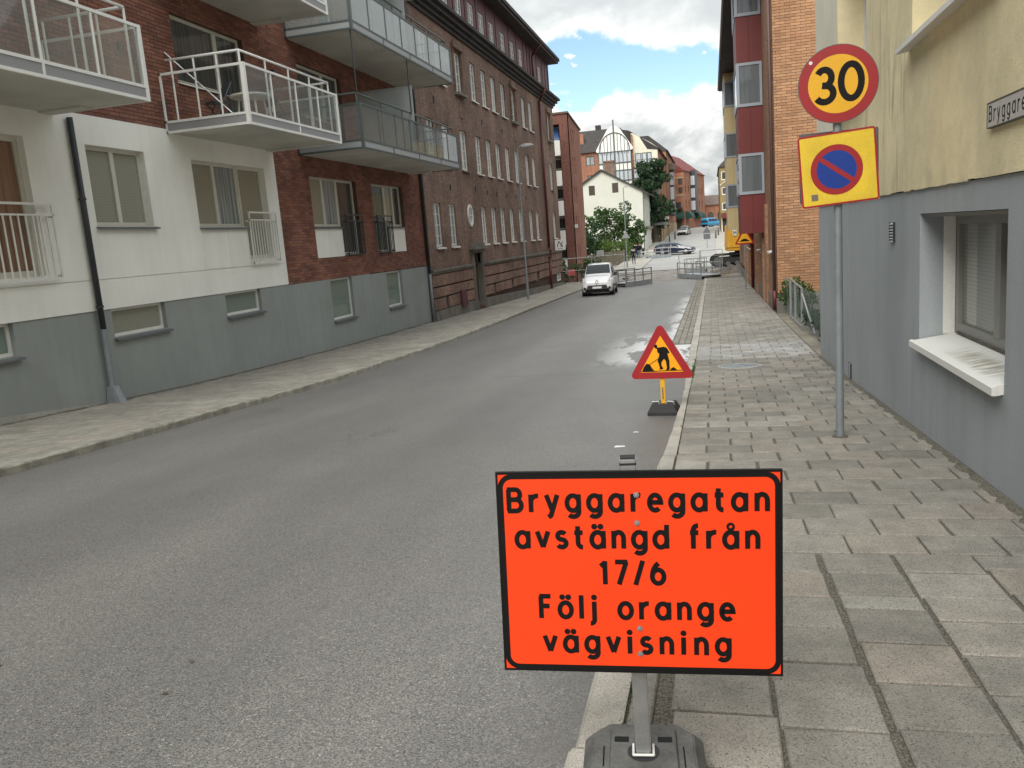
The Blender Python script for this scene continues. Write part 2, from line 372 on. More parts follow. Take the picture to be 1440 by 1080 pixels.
MT['dust_road'] = simple('dusty_road', (0.33, 0.325, 0.31), 0.85, 0.2, var=0.1, sc=0.4, fine=30, fvar=0.12)
MT['far_pave'] = simple('far_paving', (0.37, 0.35, 0.31), 0.9, 0.2, var=0.1, sc=0.8, fine=6, fvar=0.12)
MT['white_render'] = simple('white_render', (0.82, 0.815, 0.765), 0.9, 0.2, var=0.05, sc=0.8, fine=60, fvar=0.03, streak=0.03, bstr=0.15)
MT['plinth_green'] = simple('grey_green_render', (0.285, 0.308, 0.295), 0.85, 0.25, var=0.07, sc=0.9, fine=50, fvar=0.04, streak=0.05, bstr=0.2, tint=(0.235, 0.245, 0.225))
MT['grey_wall'] = simple('blue_grey_render', (0.34, 0.368, 0.385), 0.85, 0.2, var=0.06, sc=0.8, fine=45, fvar=0.05, streak=0.05, bstr=0.35, tint=(0.27, 0.285, 0.29))
def stained(name, col):
    """old lime render: blotches, a few dark runs below the ledge and along the pier"""
    m = Mat(name); sx = m.n('ShaderNodeSeparateXYZ'); m.l(m.pos(), sx.inputs[0])
    f = m.math('MULTIPLY', m.ramp(m.noise(0.9, 6), 0.3, 0.7, 0.90, 1.06), m.ramp(m.noise(6, 5), 0.3, 0.7, 0.95, 1.04))
    f = m.math('MULTIPLY', f, m.ramp(m.noise(60, 3), 0.25, 0.75, 0.95, 1.05))
    c = m.scale(col, f)
    run = m.ramp(m.noise(1.0, 6, m.pos((1, 3.5, 0.45)), 0.6, 0.6), 0.50, 0.70)
    band = m.math('MULTIPLY', m.ramp(sx.outputs[1], 8.9, 9.6), m.ramp(sx.outputs[1], 10.6, 12.6, 1, 0))
    c = m.mix(m.math('MULTIPLY', run, m.math('ADD', m.math('MULTIPLY', band, 0.6), 0.10)), c, (0.34, 0.29, 0.20))
    low = m.math('MULTIPLY', m.ramp(sx.outputs[2], 2.12, 2.45, 1, 0), m.ramp(m.noise(2.5, 5), 0.45, 0.65))
    c = m.mix(m.math('MULTIPLY', low, 0.35), c, (0.42, 0.37, 0.25))
    return m.done(c, 0.9, 0.2, bump=m.math('ADD', m.noise(55, 4), m.math('MULTIPLY', m.noise(8, 4), 1.0)), bstr=0.55, bdist=0.006)
MT['cream'] = stained('cream_render', (0.76, 0.665, 0.43))
MT['cream_lt'] = simple('pale_cream_render', (0.72, 0.68, 0.55), 0.9, 0.2, var=0.07, sc=1.0, fine=50, fvar=0.05, streak=0.05, bstr=0.4)
MT['brick_red'] = brick_mat('red_brick', [(0.195, 0.086, 0.060), (0.24, 0.108, 0.076), (0.285, 0.132, 0.094), (0.21, 0.10, 0.078), (0.155, 0.078, 0.062)])
MT['brick_tan'] = brick_mat('tan_brick', [(0.38, 0.20, 0.108), (0.43, 0.235, 0.13), (0.47, 0.265, 0.15), (0.32, 0.175, 0.10), (0.41, 0.215, 0.118)], soot=0.15)
MT['mortar_dark'] = simple('dark_mortar', (0.105, 0.072, 0.058), 0.95, 0.1)
MT['mortar_tan'] = simple('tan_mortar', (0.20, 0.145, 0.10), 0.95, 0.1)
MT['brick_dark'] = brick_tex('dark_brown_brick', (0.275, 0.170, 0.125), (0.185, 0.122, 0.095), (0.29, 0.245, 0.205), 1, 0.27, 0.08)
MT['brick_base'] = brick_tex('rusticated_brick', (0.33, 0.198, 0.148), (0.25, 0.155, 0.12), (0.29, 0.24, 0.20), 1, 0.27, 0.08)
MT['brick_tanfar'] = brick_tex('tan_brick_side', (0.36, 0.20, 0.12), (0.28, 0.155, 0.095), (0.24, 0.18, 0.14), 1, 0.27, 0.085, soot=0.15)
MT['brick_tower'] = brick_tex('rust_brick', (0.31, 0.135, 0.092), (0.25, 0.11, 0.08), (0.25, 0.17, 0.14), 1, soot=0.15)
MT['brick_tower_dark'] = brick_tex('rust_brick_pier', (0.20, 0.085, 0.065), (0.16, 0.07, 0.058), (0.17, 0.11, 0.09), 1, soot=0.15)
MT['brick_orange'] = brick_tex('orange_brick', (0.37, 0.165, 0.10), (0.32, 0.14, 0.088), (0.34, 0.21, 0.15), 1, soot=0.12)
MT['stone_grey'] = simple('grey_stone', (0.20, 0.185, 0.16), 0.85, 0.3, var=0.18, sc=1.5, fine=40, fvar=0.1, streak=0.2, bstr=0.3)
MT['concrete'] = simple('concrete', (0.36, 0.345, 0.31), 0.85, 0.25, var=0.12, sc=1.0, fine=40, fvar=0.08, streak=0.1, bstr=0.25)
MT['soffit'] = simple('balcony_concrete', (0.53, 0.515, 0.46), 0.85, 0.2, var=0.14, sc=0.8, fine=30, fvar=0.05)
MT['grey_metal'] = flat('grey_metal', (0.29, 0.30, 0.30), 0.45, 0.5, 0.0)
MT['galv'] = simple('galvanised_steel', (0.42, 0.43, 0.43), 0.42, 0.5, 0.75, var=0.12, sc=9, fine=120, fvar=0.06)
MT['galv_pole'] = simple('weathered_pole', (0.27, 0.30, 0.32), 0.5, 0.45, 0.35, var=0.12, sc=6, fine=60, fvar=0.06, streak=0.15)
MT['white_metal'] = simple('white_metal', (0.72, 0.72, 0.69), 0.45, 0.45, var=0.05, sc=3)
MT['white_frame'] = simple('white_paint', (0.74, 0.73, 0.69), 0.5, 0.4, var=0.05, sc=3)
MT['cream_frame'] = simple('cream_paint', (0.58, 0.56, 0.49), 0.5, 0.4, var=0.05, sc=3)
MT['dark_metal'] = flat('dark_metal', (0.035, 0.042, 0.046), 0.45, 0.5)
MT['green_grey'] = flat('dark_green_grey_metal', (0.075, 0.095, 0.092), 0.45, 0.5)
MT['fascia'] = flat('fascia_grey', (0.27, 0.27, 0.275), 0.55, 0.4)
MT['fascia2'] = flat('fascia_pale_grey', (0.33, 0.345, 0.345), 0.5, 0.4)
MT['sill'] = flat('sill_metal', (0.13, 0.14, 0.145), 0.5, 0.4)
MT['win_grey'] = flat('grey_window_paint', (0.24, 0.24, 0.225), 0.5, 0.4)
MT['bal_glass'] = clear_glass('balcony_glass')
MT['bal_glass_veil'] = clear_glass('hazy_balcony_glass', (0.88, 0.93, 0.92), 0.22)  # white reflection painted in as a stronger diffuse veil
MT['screen'] = clear_glass('milky_screen', (0.6, 0.65, 0.65), 0.5)
MT['blind'] = glass_pane('pane_with_blind', (0.225, 0.235, 0.185), stripes=(0.30, 0.31, 0.255), stripe_w=0.03)
MT['blind_warm'] = glass_pane('pane_with_linen', (0.27, 0.255, 0.19), stripes=(0.31, 0.295, 0.225), stripe_w=0.05)
MT['blind_green'] = glass_pane('green_pane', (0.15, 0.205, 0.17), stripes=(0.205, 0.265, 0.23), stripe_w=0.025)
MT['darkpane'] = glass_pane('dark_pane', (0.045, 0.05, 0.048), curtain_or_sky=(0.09, 0.09, 0.08))
MT['wood_pane'] = glass_pane('pane_with_brown_curtain', (0.16, 0.085, 0.05), curtain_or_sky=(0.24, 0.14, 0.09))
MT['oldpane'] = glass_pane('old_pane', (0.16, 0.17, 0.175), curtain_or_sky=(0.40, 0.41, 0.41), refl=1.0)
MT['skypane'] = glass_pane('painted_sky_pane', (0.40, 0.44, 0.48), curtain_or_sky=(0.56, 0.59, 0.62), refl=1.3)  # bright sky reflection put into the pane colour
MT['burgundy'] = simple('burgundy_panel', (0.145, 0.028, 0.026), 0.5, 0.35, var=0.08, sc=1.2)
MT['maroon'] = simple('maroon_wood', (0.115, 0.036, 0.042), 0.55, 0.3, var=0.12, sc=1.5)
MT['beige_panel'] = simple('beige_panel', (0.47, 0.385, 0.215), 0.6, 0.3, var=0.06, sc=1.2)
MT['mixpane'] = glass_pane('pane_with_painted_sky', (0.13, 0.15, 0.14), curtain_or_sky=(0.33, 0.37, 0.37))  # patches of reflected sky painted into the pane colour
MT['bay_frame'] = flat('blue_grey_frame', (0.30, 0.33, 0.37), 0.45, 0.4)
MT['roof_dark'] = simple('dark_roof', (0.052, 0.047, 0.045), 0.75, 0.25, var=0.2, sc=1.5, fine=12, fvar=0.2)
MT['roof_brown'] = simple('brown_roof', (0.135, 0.10, 0.085), 0.8, 0.2, var=0.2, sc=1.0, fine=8, fvar=0.15)
MT['pipe_red'] = flat('dark_red_pipe', (0.10, 0.02, 0.022), 0.45, 0.4)
MT['pipe_dark'] = flat('dark_pipe', (0.035, 0.04, 0.045), 0.4, 0.4)
MT['pipe_brown'] = flat('brown_pipe', (0.10, 0.055, 0.045), 0.5, 0.4)
MT['orange'] = simple('fluorescent_orange', (0.97, 0.058, 0.008), 0.5, 0.3, var=0.03, sc=5, fine=140, fvar=0.02)
MT['black'] = flat('black_vinyl', (0.006, 0.006, 0.006), 0.6, 0.2)
MT['sign_red'] = simple('sign_red', (0.33, 0.012, 0.016), 0.4, 0.45, var=0.06)
MT['sign_yellow'] = simple('sign_yellow', (0.80, 0.42, 0.012), 0.4, 0.45, var=0.05)
MT['sign_lemon'] = simple('sign_lemon', (0.74, 0.52, 0.035), 0.4, 0.45, var=0.08, sc=4, streak=0.08)
MT['sign_amber'] = simple('sign_amber', (0.90, 0.37, 0.006), 0.4, 0.4, var=0.03)
MT['sign_blue'] = simple('sign_blue', (0.002, 0.035, 0.26), 0.4, 0.45, var=0.06)
MT['sign_back'] = flat('sign_back', (0.10, 0.105, 0.11), 0.5, 0.4)
MT['sign_white'] = flat('sign_white', (0.70, 0.70, 0.68), 0.45, 0.4)
MT['plate_grey'] = simple('street_plate', (0.47, 0.46, 0.44), 0.45, 0.4, var=0.04)
MT['rubber'] = simple('grey_rubber', (0.105, 0.105, 0.10), 0.7, 0.3, var=0.25, sc=7, fine=60, fvar=0.15, bstr=0.3)
MT['rubber_dark'] = simple('black_rubber', (0.03, 0.03, 0.032), 0.7, 0.3, var=0.15, sc=6)
MT['yellow_post'] = flat('yellow_post', (0.72, 0.38, 0.02), 0.45, 0.4)
MT['machine_yellow'] = simple('machine_yellow', (0.62, 0.32, 0.025), 0.5, 0.4, var=0.1, sc=2, streak=0.1)
MT['wood_grey'] = simple('grey_timber', (0.17, 0.145, 0.115), 0.85, 0.2, var=0.2, sc=3, streak=0.2)
MT['sandstone'] = simple('ochre_plinth', (0.40, 0.31, 0.19), 0.85, 0.2, var=0.12, sc=0.8)
MT['house_white'] = simple('pale_house_render', (0.58, 0.58, 0.515), 0.9, 0.2, var=0.05, sc=0.5)
MT['ochre'] = simple('ochre_brick', (0.27, 0.205, 0.10), 0.85, 0.2, var=0.15, sc=1.0, fine=6, fvar=0.15)
MT['red_roof'] = simple('red_roof', (0.17, 0.045, 0.038), 0.7, 0.25, var=0.1, sc=0.6)
MT['awning'] = simple('green_awning', (0.018, 0.06, 0.045), 0.6, 0.3)
MT['blue_cloth'] = flat('blue_cloth', (0.10, 0.22, 0.52), 0.7, 0.2)
MT['baypane'] = glass_pane('bay_pane', (0.10, 0.12, 0.13), curtain_or_sky=(0.135, 0.15, 0.155))
MT['blind_near'] = glass_pane('pane_with_white_blind', (0.19, 0.19, 0.165), stripes=(0.235, 0.235, 0.21), stripe_w=0.036)
def _sill():
    m = Mat('dirty_white_sill')
    sx = m.n('ShaderNodeSeparateXYZ'); m.l(m.pos(), sx.inputs[0])
    b = m.math('MULTIPLY', m.ramp(sx.outputs[1], 6.5, 6.9), m.ramp(sx.outputs[1], 7.5, 8.2, 1, 0))
    f = m.math('MULTIPLY', b, m.math('MULTIPLY', m.ramp(m.noise(1.0, 7, m.pos((3, 16, 3)), 0.65), 0.40, 0.58), m.math('MULTIPLY', m.ramp(sx.outputs[0], 1.92, 1.99), m.ramp(sx.outputs[0], 2.10, 2.22, 1, 0))))
    c = m.mix(m.math('MULTIPLY', f, 0.8), (0.70, 0.70, 0.67), (0.27, 0.245, 0.17))
    return m.done(c, 0.6, 0.35)
MT['sill_white'] = _sill()
MT['leaf'] = None
def leaf_mat(name, a, b):
    m = Mat(name); m.geo = m.n('ShaderNodeNewGeometry')
    c = m.mix(m.geo.outputs['Random Per Island'], a, b)
    c = m.scale(c, m.ramp(m.noise(1.4, 3), 0.3, 0.7, 0.7, 1.25))
    m.done(c, 0.55, 0.3)
    tl = m.n('ShaderNodeBsdfTranslucent'); m.l(m.scale(c, m.math('ADD', 1.2, 0.0)), tl.inputs[0])
    ms = m.n('ShaderNodeMixShader'); ms.inputs[0].default_value = 0.3
    m.l(m.b.outputs[0], ms.inputs[1]); m.l(tl.outputs[0], ms.inputs[2]); m.l(ms.outputs[0], m.out.inputs[0])
    return m.m
MT['leaf'] = leaf_mat('leaf_green', (0.035, 0.075, 0.022), (0.075, 0.125, 0.035))
MT['leaf_dark'] = leaf_mat('leaf_dark', (0.018, 0.045, 0.022), (0.045, 0.085, 0.035))
MT['leaf_lime'] = leaf_mat('leaf_lime', (0.085, 0.15, 0.03), (0.14, 0.21, 0.05))
MT['leaf_plum'] = leaf_mat('leaf_plum', (0.035, 0.016, 0.02), (0.07, 0.03, 0.03))
MT['red_board'] = simple('faded_red_board', (0.50, 0.12, 0.12), 0.7, 0.3)
MT['bark'] = simple('bark', (0.09, 0.07, 0.05), 0.9, 0.2, var=0.25, sc=4)

# ------------------------------------------------------------------ ground
def sheet(name, xs, ys, dz, mat, kind='structure'):
    mb = MB(); n = len(xs)
    fx = [x if callable(x) else (lambda y, x=x: x) for x in xs]
    for y in ys:
        for f in fx: mb.v.append((f(y), y, gs(y) + dz))
    for j in range(len(ys) - 1):
        for i in range(n - 1):
            a = j * n + i; mb.f.append((a, a + 1, a + n + 1, a + n)); mb.m.append(0)
    return tag(mb.build(name, mat, smooth=True), kind=kind)
def frange(a, b, s):
    r = []; x = a
    while x < b - 1e-6: r.append(x); x += s
    return r + [b]
def kl(y):   # left kerb line (road side)
    return -8.1 if y < 28 else -8.1 - 0.55 * min(1, (y - 28) / 26)
KR = -0.57   # right kerb, road side
terrain = sheet('terrain', [-900, -200, -60, -30, -18, -11, -4, 3, 12, 40, 200, 900], frange(-60, 220, 4) + [260, 320, 450, 700, 1200], -0.30, MT['soil'])
road = sheet('road', [kl, lambda y: kl(y) * .75 + KR * .25, lambda y: kl(y) * .5 + KR * .5, lambda y: kl(y) * .25 + KR * .75, KR + .1], frange(-8, 60.2, 1), -0.10, MT['asphalt'])
dig = sheet('torn_up_road_strip', [-8.7, -6.5, -4.5, -2.5, -0.6, 1.5, 6], frange(60.2, 76, 1), -0.12, MT['gravel'])
far_road = sheet('far_road', [-6.7, -4.5, -3, -1, 0.65], frange(76, 215, 2), -0.08, MT['dust_road'])
cross_apron = sheet('crossing_road', [-40, -20, -9, -6.45], frange(76, 79, 1), -0.09, MT['dust_road'])
mb = MB()
for xk in (-6.75, .50):
    for ya, yb in zip(frange(79, 215, 3)[:-1], frange(79, 215, 3)[1:]):
        mb.hexa([(xk, ya, gs(ya) - .4), (xk + .16, ya, gs(ya) - .4), (xk + .16, yb, gs(yb) - .4), (xk, yb, gs(yb) - .4), (xk, ya, gs(ya) + .004), (xk + .16, ya, gs(ya) + .004), (xk + .16, yb, gs(yb) + .004), (xk, yb, gs(yb) + .004)])
tag(mb.build('far_kerb', MT['kerb']), kind='structure')
far_pave_l = sheet('far_left_pavement', [-9.6, -6.6], frange(79, 215, 2), 0.0, MT['far_pave'])
far_pave_r = sheet('far_right_pavement', [0.57, 3.2], frange(80, 215, 2), 0.0, MT['far_pave'])
yard = sheet('yard_ground', [1.98, 3, 6, 12], frange(16.7, 28.4, 1), -0.06, MT['soil'])

# pavements: base bed + individually laid slabs
bedR = sheet('right_pavement', [-0.42, 0.6, 1.99], frange(-3, 60, 1), -0.018, MT['joint'])
bedL = sheet('left_pavement', [lambda y: kl(y) - .13, lambda y: -9.8, -11.45], frange(4, 63.8, 1), -0.022, MT['joint'])
def slab_verts(w_, l_, h=0.07, c=0.007):
    a, b = w_ / 2, l_ / 2
    ring = lambda x, y, z: [(-x, -y, z), (x, -y, z), (x, y, z), (-x, y, z)]
    return ring(a, b, -h) + ring(a, b, -c) + ring(a - c, b - c, 0)
SLF = [(0, 1, 5, 4), (1, 2, 6, 5), (2, 3, 7, 6), (3, 0, 4, 7), (4, 5, 9, 8), (5, 6, 10, 9), (6, 7, 11, 10), (7, 4, 8, 11), (8, 9, 10, 11)]
slab_meshes = {}
def slab_mesh(w_, l_, mat):
    k = (round(w_ / .006) * .006, round(l_ / .006) * .006, mat.name)
    if k not in slab_meshes:
        me = bpy.data.meshes.new('paving_slab'); me.from_pydata(slab_verts(k[0], k[1]), [], SLF); me.materials.append(mat); slab_meshes[k] = me
    return slab_meshes[k]
def lay(slabs, parent, name='paving_slab', limit=300):
    """slabs: (x, y, w, l, mat, rz). nearest ones become objects of their own, the others one joined part"""
    vis = [s for s in slabs if in_frame((s[0], s[1], gs(s[1])), 30)]
    vis.sort(key=lambda s: cam_dist((s[0], s[1], gs(s[1]))))
    own = set(id(s) for s in vis[:limit]); rest = {}
    for s in slabs:
        x, y, w_, l_, mat, rz = s
        z = gs(y) + random.uniform(-0.004, 0.003); sl = math.atan((gs(y + .3) - gs(y - .3)) / .6)
        mtx = Matrix.Translation((x, y, z)) @ Matrix.Rotation(rz, 4, 'Z') @ Matrix.Rotation(sl + random.uniform(-.006, .006), 4, 'X') @ Matrix.Rotation(random.uniform(-.007, .007), 4, 'Y')
        if id(s) in own:
            o = bpy.data.objects.new(name, slab_mesh(w_, l_, mat)); COL.objects.link(o); o.parent = parent; o.matrix_local = mtx
        else:
            rest.setdefault(mat.name, (MB(), mat))[0].add([mtx @ Vector(v) for v in slab_verts(w_, l_)], SLF)
    for mb, mat in rest.values():
        tag(mb.build('laid_paving', mat, parent), kind='stuff')
S = []
J = 0.013
WR, WL = 1.95, -0.40
def addS(x0, x1, y0, y1, mat=None, j=J):
    if x1 - x0 < 0.05 or y1 - y0 < 0.05: return
    mat = mat or MT['slab']
    S.append(((x0 + x1) / 2 + random.uniform(-.003, .003), (y0 + y1) / 2 + random.uniform(-.003, .003), x1 - x0 - j - random.choice((0, .008)), y1 - y0 - j - .006, mat, random.uniform(-.014, .014)))
cols = [(WL, -.28, [5.03, 4.3, 3.6, 2.9]), (-.27, .145, [5.03, 4.62, 4.24, 3.86, 3.48, 3.10, 2.72, 2.34, 1.96]), (.145, .545, [5.03, 4.70, 4.33, 3.95, 3.57, 3.39, 3.02, 2.70, 2.34, 1.96]),
        (.565, .965, [5.03, 4.70, 4.37, 4.19, 3.80, 3.42, 3.06, 2.69, 2.32, 1.95]), (.975, 1.405, [5.03, 4.72, 4.36, 4.06, 3.70, 3.36, 3.0, 2.63, 2.26]), (1.41, 1.84, [5.03, 4.80, 4.44, 4.07, 3.70, 3.33, 2.96, 2.6]), (1.845, WR, [5.03, 4.3, 3.6, 2.9])]
for x0, x1, ys in cols:
    ys = ys + [ys[-1] - .37 * k for k in range(1, 4)]
    for a, b in zip(ys[:-1], ys[1:]):
        dr = .022 * (5.03 - (a + b) / 2) if x1 < WR - .01 and x0 > WL + .01 else 0
        addS(x0 + dr, x1 + dr, b, a, MT['slab_thin'] if abs(a - 4.37) < .01 and x0 > .5 and x0 < .6 else None)
y = 5.03; r = 0
while y < 58:
    l_ = 0.365 if y < 8.3 else 0.34
    if y > 24: l_ = 0.36
    off = (0.11 if r % 2 else 0.325) + random.uniform(-.012, .012)
    xs = sorted([WL] + [off + .43 * k for k in range(-1, 5) if WL + .1 < off + .43 * k < WR - .06] + [WR])
    for a, b in zip(xs[:-1], xs[1:]):
        p = 16.6 < y < 19.8
        addS(a, b, y, y + l_, MT['slab_pale'] if (p and random.random() < .85) else None)
    y += l_; r += 1
MANHOLE = (0.42, 15.6)
S = [s for s in S if not (abs(s[0] - MANHOLE[0]) < .36 and abs(s[1] - MANHOLE[1]) < .4)]
lay(S, bedR)
S = []; y = 4.2; r = 0
while y < 63.4:
    l_ = 0.36; a0 = kl(y) - .14
    off = (0.0 if r % 2 else 0.215)
    xs = [a0] + [a0 - .03 - off - .43 * k for k in range(0, 9) if a0 - .1 > a0 - .03 - off - .43 * k > -11.33] + [-11.40]
    for a, b in zip(xs[:-1], xs[1:]):
        addS(b, a, y, y + l_, MT['slab_warm'])
    y += l_; r += 1
lay(S, bedL)
# kerb stones
def kerb(name, xf, w_, y0, y1, step, mat, side):
    root = tag(sheet(name, [lambda y: xf(y) + side * .02, lambda y: xf(y) + side * (w_(y) - .02)], frange(y0, y1, 2), -0.05, MT['joint']), kind='structure')
    y = y0
    while y < y1 - .3:
        l_ = step * random.uniform(.85, 1.15); mb = MB(); c = 0.015
        y_b = min(y + l_, y1) - 0.008; x0, xb = xf(y), xf(y_b)
        dx = random.uniform(-.006, .006); dz = random.uniform(-.006, .006)
        pts = []
        for yy, xx, ww in ((y, x0, w_(y)), (y_b, xb, w_(y_b))):
            pts.append([(xx + dx, yy, gs(yy) - .25), (xx + dx, yy, gs(yy) - .018 + dz), (xx + dx + side * c, yy, gs(yy) + .004 + dz), (xx + dx + side * ww, yy, gs(yy) + .002 + dz), (xx + dx + side * ww, yy, gs(yy) - .25)])
        # rough-hewn face: middle rings
        rings = []; nn = 5
        for k in range(nn + 1):
            t = k / nn; rr = []
            for i, (pa, pb) in enumerate(zip(*pts)):
                q = Vector(pa).lerp(Vector(pb), t)
                if 0 < k < nn and i in (1, 2): q += Vector((random.uniform(-.012, .012), 0, random.uniform(-.008, .006)))
                rr.append(tuple(q))
            rings.append(rr)
        for rr in rings: mb.v += rr
        for k in range(nn):
            for i in range(4):
                a = k * 5 + i; mb.f.append((a, a + 1, a + 6, a + 5)); mb.m.append(0)
        mb.f.append((0, 1, 2, 3, 4)); mb.m.append(0); e = nn * 5; mb.f.append((e + 4, e + 3, e + 2, e + 1, e)); mb.m.append(0)
        mb.build('kerb_stone', mat, root)
        y += l_
    return root
krf = lambda y: KR + .085 * math.exp(-((y - 11.8) / 4) ** 2)
kerb('right_kerb', krf, lambda y: -.405 - krf(y), 2.78, 59.5, 1.75, MT['kerb'], 1)
kerb('left_kerb', kl, lambda y: 0.125, 4.5, 62, 1.25, MT['kerb_dark'], -1)
mb = MB()   # the wider pale end stone where the kerb drops
mb.hexa([(-.60, -1, g(0) - .3), (-.36, -1, g(0) - .3), (-.38, 2.76, g(2.7) - .3), (-.585, 2.76, g(2.7) - .3), (-.60, -1, g(-1) + .012), (-.36, -1, g(-1) + .006), (-.38, 2.76, g(2.76) + .006), (-.585, 2.76, g(2.76) + .004)])
tag(mb.build('kerb_end_stone', MT['kerb'], bevel=0.012), kind='structure')
# gutter of small setts along the right kerb, further down the street
gut = tag(sheet('gutter', [KR - .52, KR - .02], frange(21, 59, 1), -0.094, MT['joint']), kind='structure')
me = bpy.data.meshes.new('sett'); me.from_pydata(slab_verts(.145, .20, .06, .012), [], SLF); me.materials.append(MT['slab'])
y = 21.2; rest = MB(); cnt = 0
while y < 58.5:
    for k in range(3):
        x = KR - .10 - .16 * k + random.uniform(-.008, .008); yy = y + random.uniform(-.02, .02) + .07 * (k % 2)
        mt_ = Matrix.Translation((x, yy, gs(yy) - .085 + random.uniform(-.006, .006))) @ Matrix.Rotation(random.uniform(-.05, .05), 4, 'Z')
        if random.random() < .12: continue
        if cnt < 150:
            o = bpy.data.objects.new('sett', me); COL.objects.link(o); o.parent = gut; o.matrix_local = mt_; cnt += 1
        else: rest.add([mt_ @ Vector(v) for v in slab_verts(.145, .20, .06, .012)], SLF)
    y += .215
tag(rest.build('laid_setts', MT['slab'], gut), kind='stuff')
# sand and grit gathered along the foot of the walls
def grit_strip(name, xw, side, y0, y1, w0, w1):
    mb = MB(); r_ = random.Random(21); y = y0; prev = None
    while y < y1:
        wd = r_.uniform(w0, w1); z = gs(y) + .003; row = [(xw, y, z + .022), (xw + side * wd * .45, y, z + .012 + r_.uniform(-.003, .004)), (xw + side * wd, y, z - .004)]
        if prev:
            for i in (0, 1): mb.quad(prev[i], prev[i + 1], row[i + 1], row[i])
        prev = row; y += r_.uniform(.05, .14)
    tag(mb.build(name, MT['joint'], smooth=True), kind='stuff')
grit_strip('wall_foot_sand', 1.962, -1, 2, 16.6, .03, .10)
grit_strip('wall_foot_grit', -11.402, 1, 5, 63, .03, .12)
# manhole
mh = thing('manhole_cover', 'round cast iron manhole cover set in the right pavement', 'manhole cover', (MANHOLE[0], MANHOLE[1], gs(MANHOLE[1])))
sl = math.atan((gs(16) - gs(15)) / 1.0); mh.rotation_euler = (sl, 0, 0)
mb = MB(); mb.tube((0, 0, -.06), (0, 0, .004), .34, n=40); mb.build('cover', MT['galv_pole'], mh)
mb = MB(); mb.box(-.66, .66, -.56, .56, -.10, -.006); mb.build('asphalt_collar', MT['asphalt'], mh)
mb = MB(); n = 40
for i in range(n):
    a, b = 2 * math.pi * i / n, 2 * math.pi * (i + 1) / n
    P = lambda t, r_, z: (r_ * math.cos(t), r_ * math.sin(t), z)
    mb.hexa([P(a, .35, -.06), P(a, .40, -.06), P(b, .40, -.06), P(b, .35, -.06), P(a, .35, .006), P(a, .40, .006), P(b, .40, .006), P(b, .35, .006)])
mb.build('ring', MT['concrete'], mh)
mb = MB()
for k in range(-4, 5):
    h_ = math.sqrt(.31 ** 2 - (k * .07) ** 2) if abs(k * .07) < .31 else 0
    if h_: mb.box(-h_, h_, k * .07 - .012, k * .07 + .012, .004, .010)
mb.build('ribs', MT['galv_pole'], mh)
# ------------------------------------------------------------------ facade helpers
def FX(X, s=1):      # facade facing +X (s=1) or -X (s=-1): u runs along the street
    return lambda u, z, d: (X + s * d, u, z)
def FY(Y, s=-1):     # facade facing the camera end of the street (-Y)
    return lambda u, z, d: (u, Y + s * d, z)
def wall(mb, F, u0, u1, z0, z1, holes=(), rev=.15, m=0, mr=None):
    us = sorted(set([u0, u1] + [c for h in holes for c in h[:2] if u0 < c < u1])); zs = sorted(set([z0, z1] + [c for h in holes for c in h[2:4] if z0 < c < z1]))
    inside = lambda u, z: any(h[0] < u < h[1] and h[2] < z < h[3] for h in holes)
    for a, b in zip(us[:-1], us[1:]):
        for c, d in zip(zs[:-1], zs[1:]):
            if not inside((a + b) / 2, (c + d) / 2): mb.quad(F(a, c, 0), F(b, c, 0), F(b, d, 0), F(a, d, 0), m)
    mr = m if mr is None else mr
    n_, k_ = len(us) - 1, len(zs) - 1
    ins = [[inside((us[i] + us[i + 1]) / 2, (zs[j] + zs[j + 1]) / 2) for j in range(k_)] for i in range(n_)]
    for i in range(n_):
        for j in range(k_):
            if not ins[i][j]: continue
            a, b, c, d = us[i], us[i + 1], zs[j], zs[j + 1]
            if i == 0 or not ins[i - 1][j]: mb.quad(F(a, c, 0), F(a, d, 0), F(a, d, -rev), F(a, c, -rev), mr)
            if i == n_ - 1 or not ins[i + 1][j]: mb.quad(F(b, c, 0), F(b, d, 0), F(b, d, -rev), F(b, c, -rev), mr)
            if j == 0 or not ins[i][j - 1]: mb.quad(F(a, c, 0), F(b, c, 0), F(b, c, -rev), F(a, c, -rev), mr)
            if j == k_ - 1 or not ins[i][j + 1]: mb.quad(F(a, d, 0), F(b, d, 0), F(b, d, -rev), F(a, d, -rev), mr)
